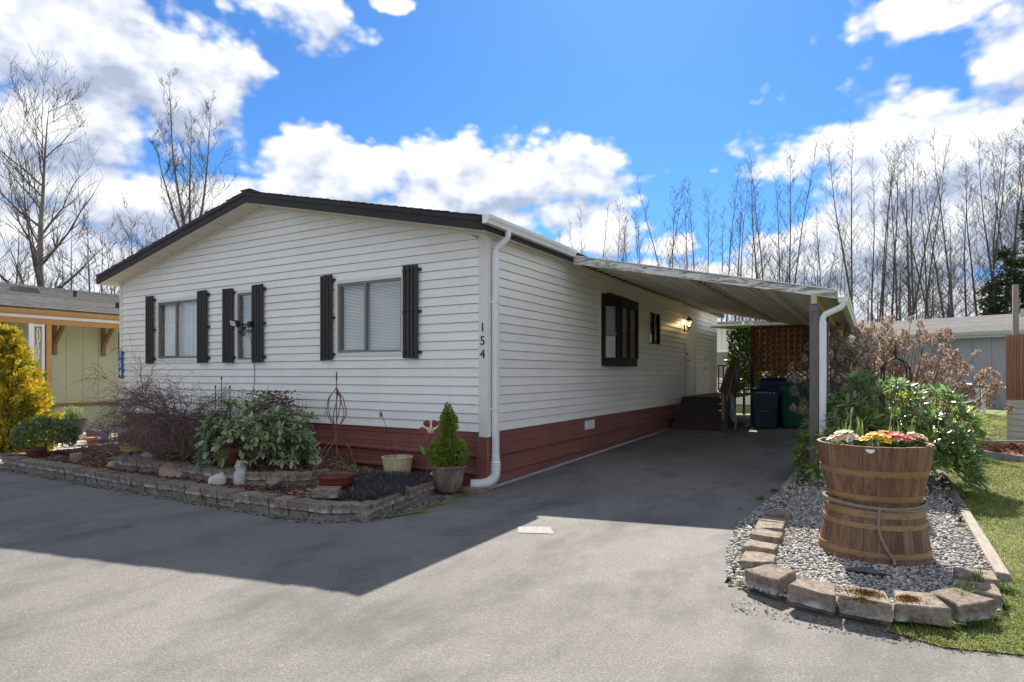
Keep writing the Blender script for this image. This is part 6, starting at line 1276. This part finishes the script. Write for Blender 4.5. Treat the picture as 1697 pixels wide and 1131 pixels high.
# things on its side
p = at(108, 702); p = Vector((-11.9, .35, .0)); t = thing('grass_pot', 'black pot of pale grassy leaves in front of the green house', 'pot', (-11.6, .25, .16))
MB().lathe([(0, 0), (.20, 0), (.26, .30), (.29, .30), (.29, .34), (.25, .34), (.24, .28), (0, .28)], 24).build('pot', simple('black_plastic_pot', (.02, .02, .021), None, 5, .45), t, smooth=True); MB().lathe([(0, .3), (.24, .295)], 16).build('soil', M_SOIL, t)
blades('leaves', None, None, [(.12 * math.cos(a), .12 * math.sin(a), .30) for a in range(12)], 240, .40, .007, [(.25, .33, .14), (.36, .42, .24), (.17, .26, .08)], 90, .55, M_NEEDLE, t, bend=.4, up=.9)
MB().box(-.28, .28, -.28, .28, -.17, 0).build('plinth_block', M_PATH, t)
spiral_obelisk(Vector((-11.2, 1.35, .35)), 'rusty onion-shaped wire obelisk in front of the green house', smooth_prof([(0, .18), (.18, .23), (.45, .12), (.62, .01)], 20), 3, .3, 1.08, wr=.007, rodr=.014)
t = thing('purple_planter', 'dusty purple square planter behind the bare maple twigs', 'planter', (-10.3, .15, .02)); t.scale = (.6, .6, .7); MB().hexa([(-.3, -.22, 0), (.3, -.22, 0), (.3, .22, 0), (-.3, .22, 0), (-.34, -.25, .42), (.34, -.25, .42), (.34, .25, .42), (-.34, .25, .42)]).build('box', simple('purple_plastic', (.075, .06, .15), (.06, .05, .12), 6, .6), t, bevel=.01); MB().box(-.3, .3, -.21, .21, .40, .425).build('soil', M_SOIL, t)
t = thing('terracotta_pot', 'small bright orange pot on the pale path beside the house', 'pot', (-9.45, -.35, .02)); MB().lathe([(0, 0), (.08, 0), (.11, .18), (.125, .18), (.125, .22), (.1, .22), (0, .18)], 18).build('pot', bpy.data.materials['orange_terracotta'], t, smooth=True)
edging('block_edging', 'low brown edging blocks round the golden conifer on the left', [(-10.5, -2.05), (-9.6, -2.1), (-8.8, -1.75)], .10, 1, seed=15)
o = obj('loose_block', block_mesh(44, .42, .22, .14), simple('pinkish_block', (.36, .26, .22), (.28, .20, .17), 9, .9, bump=.5), None, at(30, 772) + Vector((0, .1, .07)), (0, 0, .25)); tag(o, 'pinkish concrete kerb block lying at the left end of the bed', 'block')
# dark car peeping out between the houses
cx_, cy_ = -10.9, 4.6; t = thing('parked_car', 'dark car parked between the two left houses, only its nose showing', 'car', (cx_, cy_, hz(cy_)))
m = MT('dark_car_paint', .25, spec=.6); m.col((.02, .022, .026)); m.b.inputs['Coat Weight'].default_value = .6; M_CAR = m.m
prof = [(0, .28), (0, .62), (.08, .78), (.9, .92), (1.0, .95), (1.75, 1.42), (3.2, 1.44), (3.9, 1.0), (4.4, .95), (4.5, .6), (4.45, .28)]
MB().prism(prof, lambda p, a: (a, p[0], p[1]), -.86, .86).build('body', M_CAR, t, bevel=.06, seg=3, smooth=True)
MB().hexa([(-.72, 1.06, .98), (.72, 1.06, .98), (.66, 1.70, 1.40), (-.66, 1.70, 1.40), (-.72, 1.05, 1.0), (.72, 1.05, 1.0), (.66, 1.68, 1.42), (-.66, 1.68, 1.42)]).build('windscreen', glassmat('car_glass', (.2, .22, .22), .3), t)
for s in (-1, 1):
    MB().hexa([(s * .50, -.02, .60), (s * .80, .03, .60), (s * .80, .10, .60), (s * .50, .06, .60), (s * .50, .0, .74), (s * .80, .06, .74), (s * .80, .12, .74), (s * .50, .08, .74)]).build('headlight', simple('headlight_glass', (.55, .57, .58), None, 4, .15), t)
    for y in (.85, 3.6):
        w = MB().tube([(s * .70, y, .32), (s * .88, y, .32)], .32, 22).build('wheel', M_BLACK, t); MB().tube([(s * .88, y, .32), (s * .89, y, .32)], .19, 14).build('rim', M_GALV, w)
MB().box(-.25, .25, -.025, -.004, .42, .54).build('number_plate', M_WHITE, t); MB().box(-.45, .45, -.02, -.003, .58, .66).build('grille', M_BLACK, t)

# ------------------------------------------------------------------ grey house, deck fence and posts on the right
M_GRYW = simple('grey_wall_panel', (.34, .345, .36), (.30, .305, .32), 2, .7, tint=.03); M_GRYT = simple('grey_trim', (.50, .50, .49), (.44, .44, .43), 4, .5)
A_ = ground_pt(1395, 27.5); B_ = ground_pt(1760, 21.5); dv = (B_ - A_); ln_ = Vector((dv.x, dv.y, 0)).length; rz = math.atan2(dv.y, dv.x); gb = .56
rh = thing('neighbour_house', 'long grey house with a low shingle roof behind the lawn', 'house', (A_.x, A_.y, gb), rz)
for k in range(int(ln_ / .61)):
    MB().box(k * .61, k * .61 + .60, 0, .04, .62, 2.42).build('wall_panel', M_GRYW, rh); MB().box(k * .61, k * .61 + .60, -.005, .03, -.1, .60).build('skirting_panel', simple('grey_blue_skirt', (.26, .28, .33), (.23, .25, .30), 3, .6) if k == 0 else bpy.data.materials['grey_blue_skirt'], rh)
    if k % 3 == 0: MB().box(k * .61 + .1, k * .61 + .5, -.012, -.006, .38, .46).build('skirting_vent', M_BLACK, rh)
MB().box(0, ln_, .04, 5, -.1, 2.42).build('wall_core', M_GRYW, rh)
MB().box(0, ln_, -.02, -.006, .60, .66).build('base_trim', M_GRYT, rh)
MB().box(-.3, ln_ + .3, -.36, -.30, 2.36, 2.56).build('fascia', M_GRYT, rh); MB().prism([(0, 0), (-.08, 0), (-.12, .12), (0, .12)], lambda p, a: (a, -.361 + p[0], 2.46 + p[1]), -.3, ln_ + .3).build('gutter', M_GRYT, rh)
MB().box(-.3, ln_ + .3, -.30, .0, 2.36, 2.38).build('soffit', M_GRYT, rh)
rf = MB().prism([(-.40, 2.56), (3.2, 3.44), (6, 2.76), (6, 2.61), (-.38, 2.53)], lambda p, a: (a, p[0], p[1]), -.35, ln_ + .35).build('roof', M_GSH, rh)
for k in range(24):
    y0 = -.42 + k * .15; z0 = 2.565 + (y0 + .40) * .2444; MB().hexa([(-.36, y0, z0 + .004), (ln_ + .36, y0, z0 + .004), (ln_ + .36, y0 + .19, z0 + .045), (-.36, y0 + .19, z0 + .045), (-.36, y0, z0 + .018), (ln_ + .36, y0, z0 + .018), (ln_ + .36, y0 + .19, z0 + .05), (-.36, y0 + .19, z0 + .05)]).build('shingle_course', M_GSH, rf)
# low ramp in front of it
p = at_d(1635, 640, 20.5); t = thing('access_ramp', 'grey sloping ramp wall in front of the grey house', 'ramp', (p.x, p.y, hz(p.y)), rz); MB().prism([(-1.6, 0), (1.6, 0), (1.6, .55), (-1.6, .85)], lambda q, a: (q[0], a, q[1]), 0, .9).build('ramp_body', bpy.data.materials['grey_blue_skirt'], t); MB().bar((-1.6, .45, .87), (1.6, .45, .57), .95, .04).build('ramp_deck', M_GRYT, t)
for px, dep, lab in ((1630, 18.5, 'short white post standing on the lawn edge left of the slat fence'), (1620, 19.2, 'short grey-white post behind the front white one')):
    q = ground_pt(px, dep); o = MB().box(-.05, .05, -.05, .05, -.05, .78).build('garden_post', M_WHITE if px > 1625 else M_GRYT, None, bevel=.006, loc=q); tag(o, lab, 'post')
# raised deck with a slat fence at the right edge
dp = ground_pt(1671, 12.6); dq = Vector((9.6, 5.2, 0)); dvec = (dq - Vector((dp.x, dp.y, 0))); rz2 = math.atan2(dvec.y, dvec.x)
t = thing('slat_fence', 'upright cedar slat fence of the raised deck at the right edge', 'fence', (dp.x, dp.y, dp.z), rz2)
M_CED = simple('cedar_slat', (.36, .20, .12), (.27, .145, .085), 6, .7, tint=.18, stretch=(4, 4, .5))
for k in range(50): MB().box(-.03 + k * .066, .014 + k * .066, -.03, 0, .86 - .0 * k, 2.18 + .002 * (k % 5)).build('slat', M_CED, t)
for zz in (1.0, 2.0): MB().box(-.03, 3.3, .003, .04, zz, zz + .08).build('rail', M_CED, t)
t = thing('deck_base', 'white lap-sided base under the slat fence at the right edge', 'deck', (dp.x, dp.y, dp.z), rz2)
for k in range(7): MB().hexa([(0, -.0, k * .118), (3.3, -.0, k * .118), (3.3, .06, k * .118), (0, .06, k * .118), (0, .016, k * .118 + .12), (3.3, .016, k * .118 + .12), (3.3, .06, k * .118 + .12), (0, .06, k * .118 + .12)]).build('siding_board', simple('white_lap_board', (.62, .63, .62), (.56, .57, .56), 3, .5) if k == 0 else bpy.data.materials['white_lap_board'], t)
MB().box(-.03, -.004, -.01, .1, 0, .83).build('corner_board', bpy.data.materials['white_lap_board'], t); MB().box(-.03, -.006, .1, 3.0, 0, .80).build('end_board', M_GRYW, t); MB().box(-.02, 3.3, .07, 3.0, .80, .85).build('deck_floor', M_DECK, t)
p = ground_pt(1683, 12.9); o = MB().box(-.05, .05, -.05, .05, 0, 3.25).build('timber_pole', M_OLDWOOD, None, bevel=.008, loc=p); tag(o, 'tall weathered timber pole rising behind the slat fence', 'post')
p = ground_pt(1694, 13.6); t = thing('porch_roof', 'corner of a grey porch roof at the right edge behind the timber pole', 'roof', (p.x, p.y, p.z), rz2); MB().hexa([(0, 0, 2.72), (4, 0, 2.72), (4, 3, 3.3), (0, 3, 3.3), (0, 0, 2.80), (4, 0, 2.80), (4, 3, 3.38), (0, 3, 3.38)]).build('roof_slab', M_GSH, t); MB().box(0, 4, -.05, -.003, 2.62, 2.80).build('fascia', M_GRYT, t); MB().box(.1, 4, .4, .45, 1.0, 2.6).build('wall', M_GRYW, t); MB().box(.1, .6, .38, .399, 2.2, 2.5).build('window', M_BLACK, t); MB().box(.1, .2, .2, .3, 0, 2.62).build('porch_post', M_GRYT, t)

# ------------------------------------------------------------------ white building and awning beyond the porch
p = ground_pt(1178, 24); t = thing('rear_building', 'pale grey neighbouring house seen beyond the porch', 'house', (p.x, p.y, p.z), R(8))
M_PALE = simple('pale_grey_siding', (.62, .62, .60), (.57, .57, .56), 2, .6, tint=.03)
for k in range(8): MB().box(-.8 + k * .6, -.8 + k * .6 + .59, 0, .05, 0, 3.1).build('wall_panel', M_PALE, t)
MB().box(-.8, 4.0, .05, 4, 0, 3.1).build('wall_core', M_PALE, t); w = MB().box(.05, .75, -.04, -.002, .95, 2.1).build('window', M_WHITE, t); MB().box(.13, .67, -.05, -.041, 1.03, 2.02).build('pane', simple('dark_pane', (.10, .11, .12), None, 3, .15), w)
MB().box(-1, 4.2, -.3, 4.2, 3.1, 3.18).build('roof', M_GSH, t)
t = thing('patio_awning', 'pale ribbed metal awning beyond the far end of the porch', 'awning', (0.25, 11.75, 0)); ML = simple('awning_metal', (.50, .49, .40), (.44, .43, .35), 4, .5, tint=.08)
for k in range(14): MB().prism([(0, 0), (.05, 0), (.06, -.03), (.09, -.03), (.10, 0), (.24, 0), (.24, .006), (0, .006)], lambda q, a: (k * .245 + q[0], a, 2.95 + q[1] + a * .045), .02, 7.6).build('awning_panel', ML, t)
MB().box(0, 3.45, 7.6, 7.68, 3.1, 3.42).build('awning_fascia', ML, t)
for x in (1.9, 3.3): MB().box(x, x + .09, 7.4, 7.5, hz(19) - .05, 3.05).build('awning_post', M_POST, t)
p = ground_pt(1233, 19.5); t = thing('evergreen_shrub', 'bright green evergreen shrub beyond the porch railing', 'shrub', p); small_leaf_ball(t, 4200, .48, .5, 2.75, .10, [(.18, .30, .05), (.24, .36, .07), (.13, .23, .04)], 31, M_LEAF, .1, .35, aspect=2.2); MB().tube([(0, 0, 0), (0, 0, 1.8)], [.05, .02], 6).build('trunk', M_TWIG, t)
p = ground_pt(1300, 17.5); t = thing('evergreen_shrub', 'leafy green shrub glimpsed through the lower lattice', 'shrub', p); small_leaf_ball(t, 1500, .5, .5, 1.5, .09, [(.11, .17, .04), (.15, .2, .06)], 32, M_LEAF, .05, .35, aspect=2.2); MB().tube([(0, 0, 0), (0, 0, 1.0)], [.05, .02], 6).build('trunk', M_TWIG, t)

# ------------------------------------------------------------------ bare trees
ORD = 'first second third fourth fifth sixth seventh eighth ninth tenth eleventh twelfth thirteenth fourteenth fifteenth sixteenth seventeenth eighteenth nineteenth twentieth twenty-first twenty-second twenty-third twenty-fourth twenty-fifth twenty-sixth twenty-seventh twenty-eighth'.split()
M_ALDER = bark('alder_bark', (.15, .13, .115), (.085, .072, .064), 4); M_BRANCH = simple('bare_branch', (.075, .058, .05), (.11, .088, .075), 3, .9); M_PALEB = bark('pale_maple_bark', (.24, .205, .17), (.14, .12, .10), 3)
def make_bare(seed, H_, r0, first, nb, rise, ln, levels, lean=0., fork=None, sub=(5, 3), thin=.42, up=.08, tw=.010, wob=(.022, .06)):
    """trunk mesh and branch mesh of a leafless tree"""
    q = random.Random(seed); tb, bb = MB(), MB()
    def grow(p, d, ln, r, lvl, mb, sides, seg):
        pts = [Vector(p)]; d = Vector(d).normalized(); x = Vector(p)
        for i in range(seg):
            d = (d + Vector((q.gauss(0, wob[min(lvl, 1)] + .03 * lvl), q.gauss(0, wob[min(lvl, 1)] + .03 * lvl), q.gauss(0, .04) + (up if lvl else .02)))).normalized(); x = x + d * ln / seg; pts.append(x.copy())
        rad = [max(r * (1 - .97 * i / seg), tw * .5) for i in range(seg + 1)]; mb.tube(pts, rad, sides, False); return pts, rad
    trunks = [((0, 0, -.3), Vector((q.gauss(0, .02) + lean, q.gauss(0, .02), 1)), H_, r0)]
    if fork:
        trunks = []; 
        base_pts, _ = grow((0, 0, -.3), (0, 0, 1), fork[0], r0, 0, tb, 9, 3)
        for (ax, ay, f) in fork[1]: trunks.append((base_pts[-1] - Vector((0, 0, .1)), Vector((ax, ay, 1)), (H_ - fork[0]) * f, r0 * .5))
    for (p, d, h, r) in trunks:
        pts, rad = grow(p, d, h, r, 0, tb, 8, 12)
        for k in range(nb):
            f = first + (1 - first) * (k + q.random()) / nb; i = min(int(f * 12), 11); a = q.uniform(0, 6.283); bp = pts[i].lerp(pts[i + 1], f * 12 - i); l1 = ln * h * (1 - .72 * (f - first) / (1 - first)) * q.uniform(.6, 1.15)
            bpts, br_ = grow(bp, (math.cos(a), math.sin(a), rise + q.gauss(0, .2)), l1, max(rad[i] * thin, tw), 1, bb, 5, 5)
            if levels > 1:
                for j in range(sub[0]):
                    ii = q.randint(1, 5); dd = (bpts[ii] - bpts[ii - 1]).normalized(); sd = Vector((q.gauss(0, 1), q.gauss(0, 1), q.gauss(.35, .5))).normalized()
                    cp_, _ = grow(bpts[ii], dd + sd * .8, l1 * q.uniform(.25, .5), max(br_[ii] * .6, tw * .8), 2, bb, 4, 4)
                    if levels > 2:
                        for m_ in range(sub[1]):
                            i3 = q.randint(1, 4); d3 = (cp_[i3] - cp_[i3 - 1]).normalized(); s3 = Vector((q.gauss(0, 1), q.gauss(0, 1), q.gauss(.3, .5))).normalized(); grow(cp_[i3], d3 + s3 * .8, l1 * q.uniform(.12, .26), tw * .7, 3, bb, 3, 3)
    return tb.mesh('trunk', True, fix=False), bb.mesh('crown', fix=False)
def plant_tree(pair, loc, sc, rz, label, group, tm, bm_, name='bare_tree', cat='tree'):
    t = thing(name, label, cat, loc, rz, group); t.scale = (sc, sc, sc); t.rotation_euler = (math.sin(rz * 7.3) * .035, math.cos(rz * 5.1) * .035, rz); obj('trunk', pair[0], tm, t); obj('crown', pair[1], bm_, t); return t
# the two big trees on the left
A1 = make_bare(71, 19, .30, .20, 24, 1.15, .50, 3, .0, None, (10, 6), .50, .09, .014, (.03, .07))
d_ = 33; p = ground_pt(70, d_); plant_tree(A1, p, .86, .3, 'big spreading leafless tree with pale trunk at far left', None, M_PALEB, M_BRANCH)
A2 = make_bare(72, 19.5, .22, .10, 20, 1.25, .30, 3, .0, (8.6, ((-.20, .0, 1.0), (.17, .1, 1.0), (-.42, -.1, .7), (-.03, .15, .85))), (7, 4), .30, .10, .011, (.022, .05))
p = ground_pt(307, 34); plant_tree(A2, p, .90, 1.2, 'tall upright forked leafless tree just left of the roof peak', None, M_PALEB, M_BRANCH)
SM = [make_bare(80 + i, 10, .10, .22, 16, .9, .33, 3, .05 * (i - 1), None, (5, 3), .45, .06, .012) for i in range(3)]
small = [(5, 24, 300), (28, 25, 335), (48, 26, 400), (100, 27, 380), (122, 26, 350), (150, 24, 330), (168, 26, 370), (185, 25, 400), (205, 27, 355), (225, 26, 330), (250, 27, 360), (272, 25, 350), (12, 22, 420), (140, 30, 410), (195, 31, 390), (238, 33, 380)]
for i, (px, dep, top) in enumerate(small):
    p = ground_pt(px, dep); hgt = 1.55 + (HOR - top) / FOC * dep - p.z; plant_tree(SM[i % 3], p, hgt / 10.3, i * 1.3, 'slender leafless young tree behind the green house roof, %s from the left' % ORD[sorted(q_[0] for q_ in small).index(px)], 'thin young trees behind the left roof', M_ALDER, M_BRANCH)
# the row of alders behind the carport and the right lawn
AL = [make_bare(90 + i, 20, .11, .34, 48, 1.3, .115, 2, q_, None, (6, 0), .24, .06, .0115, (.024, .06)) for i, q_ in enumerate((0, .015, -.015, .03, -.025))]
AL2 = [make_bare(100 + i, 20, .125, .26, 54, 1.05, .17, 3, q_, None, (5, 2), .26, .06, .0115, (.026, .06)) for i, q_ in enumerate((.0, -.03, .03))]
row = [(975, 66, 345), (989, 68, 338), (1002, 66, 350), (1017, 67, 335), (1032, 68, 345), (1046, 66, 330), (1058, 70, 350), (1069, 68, 340), (957, 70, 365), (944, 72, 380),
       (1087, 58, 303), (1109, 62, 320), (1133, 56, 283), (1144, 57, 285), (1158, 58, 290), (1176, 60, 312), (1201, 55, 271), (1215, 56, 269), (1222, 60, 300), (1256, 54, 255), (1272, 55, 253), (1289, 57, 280), (1300, 54, 253), (1309, 55, 262), (1334, 62, 385), (1352, 60, 370), (1366, 58, 335), (1385, 60, 372), (1240, 62, 330), (1190, 64, 340),
       (1409, 48, 222), (1421, 50, 214), (1442, 49, 235), (1453, 50, 250), (1465, 50, 258), (1476, 52, 245), (1488, 49, 235), (1497, 50, 240), (1506, 51, 240), (1515, 49, 230), (1529, 50, 245), (1544, 53, 270), (1559, 50, 262), (1568, 51, 270), (1582, 48, 207), (1602, 50, 268), (1616, 50, 260), (1627, 47, 240), (1639, 46, 228), (1652, 46, 220), (1662, 48, 250), (1671, 45, 203), (1682, 46, 240), (1691, 46, 225), (1705, 46, 215), (1722, 47, 220), (1745, 48, 210)]
for i, (px, dep, top) in enumerate(row):
    p = ground_pt(px, dep); hgt = 1.55 + (HOR - top) / FOC * dep - p.z; far = dep > 63; thick = px > 1600
    pair = AL2[i % 3] if thick or i % 4 == 3 else AL[i % 5]
    lab, grp = (('thin leafless alder in the distant clump above the house gutter', 'distant alders over the gutter') if px < 1078 else ('tall slim leafless alder behind the carport roof', 'alders behind the carport') if px < 1400 else ('tall leafless alder standing behind the grey house', 'alders behind the grey house'))
    mates = sorted(q_[0] for q_ in row if (q_[0] < 1078) == (px < 1078) and (q_[0] < 1400) == (px < 1400)); lab += ', %s from the left' % ORD[mates.index(px)]
    plant_tree(pair, p, hgt / 19.9, i * 2.1, lab, grp, M_ALDER, M_BRANCH)
under = random.Random(6)
for i in range(40):
    px = under.uniform(1060, 1700); dep = under.uniform(38, 46) if px > 1390 else under.uniform(50, 60); top = under.uniform(360, 470); p = ground_pt(px, dep); hgt = 1.55 + (HOR - top) / FOC * dep - p.z; plant_tree(SM[i % 3], p, hgt / 10.3, i * 1.7, 'low leafless sapling growing between the tall alder trunks', 'saplings between the alders', M_ALDER, M_BRANCH)
# dark conifers at the right edge
def conifer(loc, H_, seed, label):
    t = thing('conifer_tree', label, 'tree', loc, 0, None); rg = np.random.default_rng(seed); MB().tube([(0, 0, -.2), (0, 0, H_ * .95)], [.22, .03], 7).build('trunk', M_ALDER, t)
    P, D_, S = [], [], []; b = MB()
    for k in range(120):
        z = H_ * (.10 + .88 * rg.uniform()); a = rg.uniform(0, 6.283); r = (1 - z / H_) * 2.6 * rg.uniform(.5, 1.1) + .25; tip = np.array([math.cos(a) * r, math.sin(a) * r, z - .25 * r]); b.tube([(0, 0, z), Vector(tip)], [.03, .008], 4, False)
        for j in range(int(10 + r * 14)):
            f = rg.uniform(.15, 1.05); P.append(np.array([tip[0] * f, tip[1] * f, z + (tip[2] - z) * f]) + rg.normal(size=3) * .12); D_.append(np.array([math.cos(a), math.sin(a), -.25]) + rg.normal(size=3) * .6); S.append(rg.uniform(.14, .30))
    b.build('branches', M_BRANCH, t, kind='stuff', fix=False); n = len(P); B = basis(np.array(D_), rg.uniform(0, 3, n)) * np.array(S)[:, None, None]; V, F_, C_ = inst(TUV, TUF, B, P, np.array([(.035, .055, .022), (.05, .075, .03), (.025, .04, .018)])[rg.integers(3, size=n)]); obj('crown', np_mesh('crown', V, F_, C_), M_NEEDLE, t, kind='stuff')
conifer(ground_pt(1668, 40), 9.5, 3, 'dark conifer among the bare trunks near the right edge'); conifer(ground_pt(1712, 38), 11.5, 4, 'taller dark conifer cut by the right edge of the picture'); conifer(ground_pt(1640, 46), 8.0, 5, 'small dark conifer left of the taller ones by the right edge')
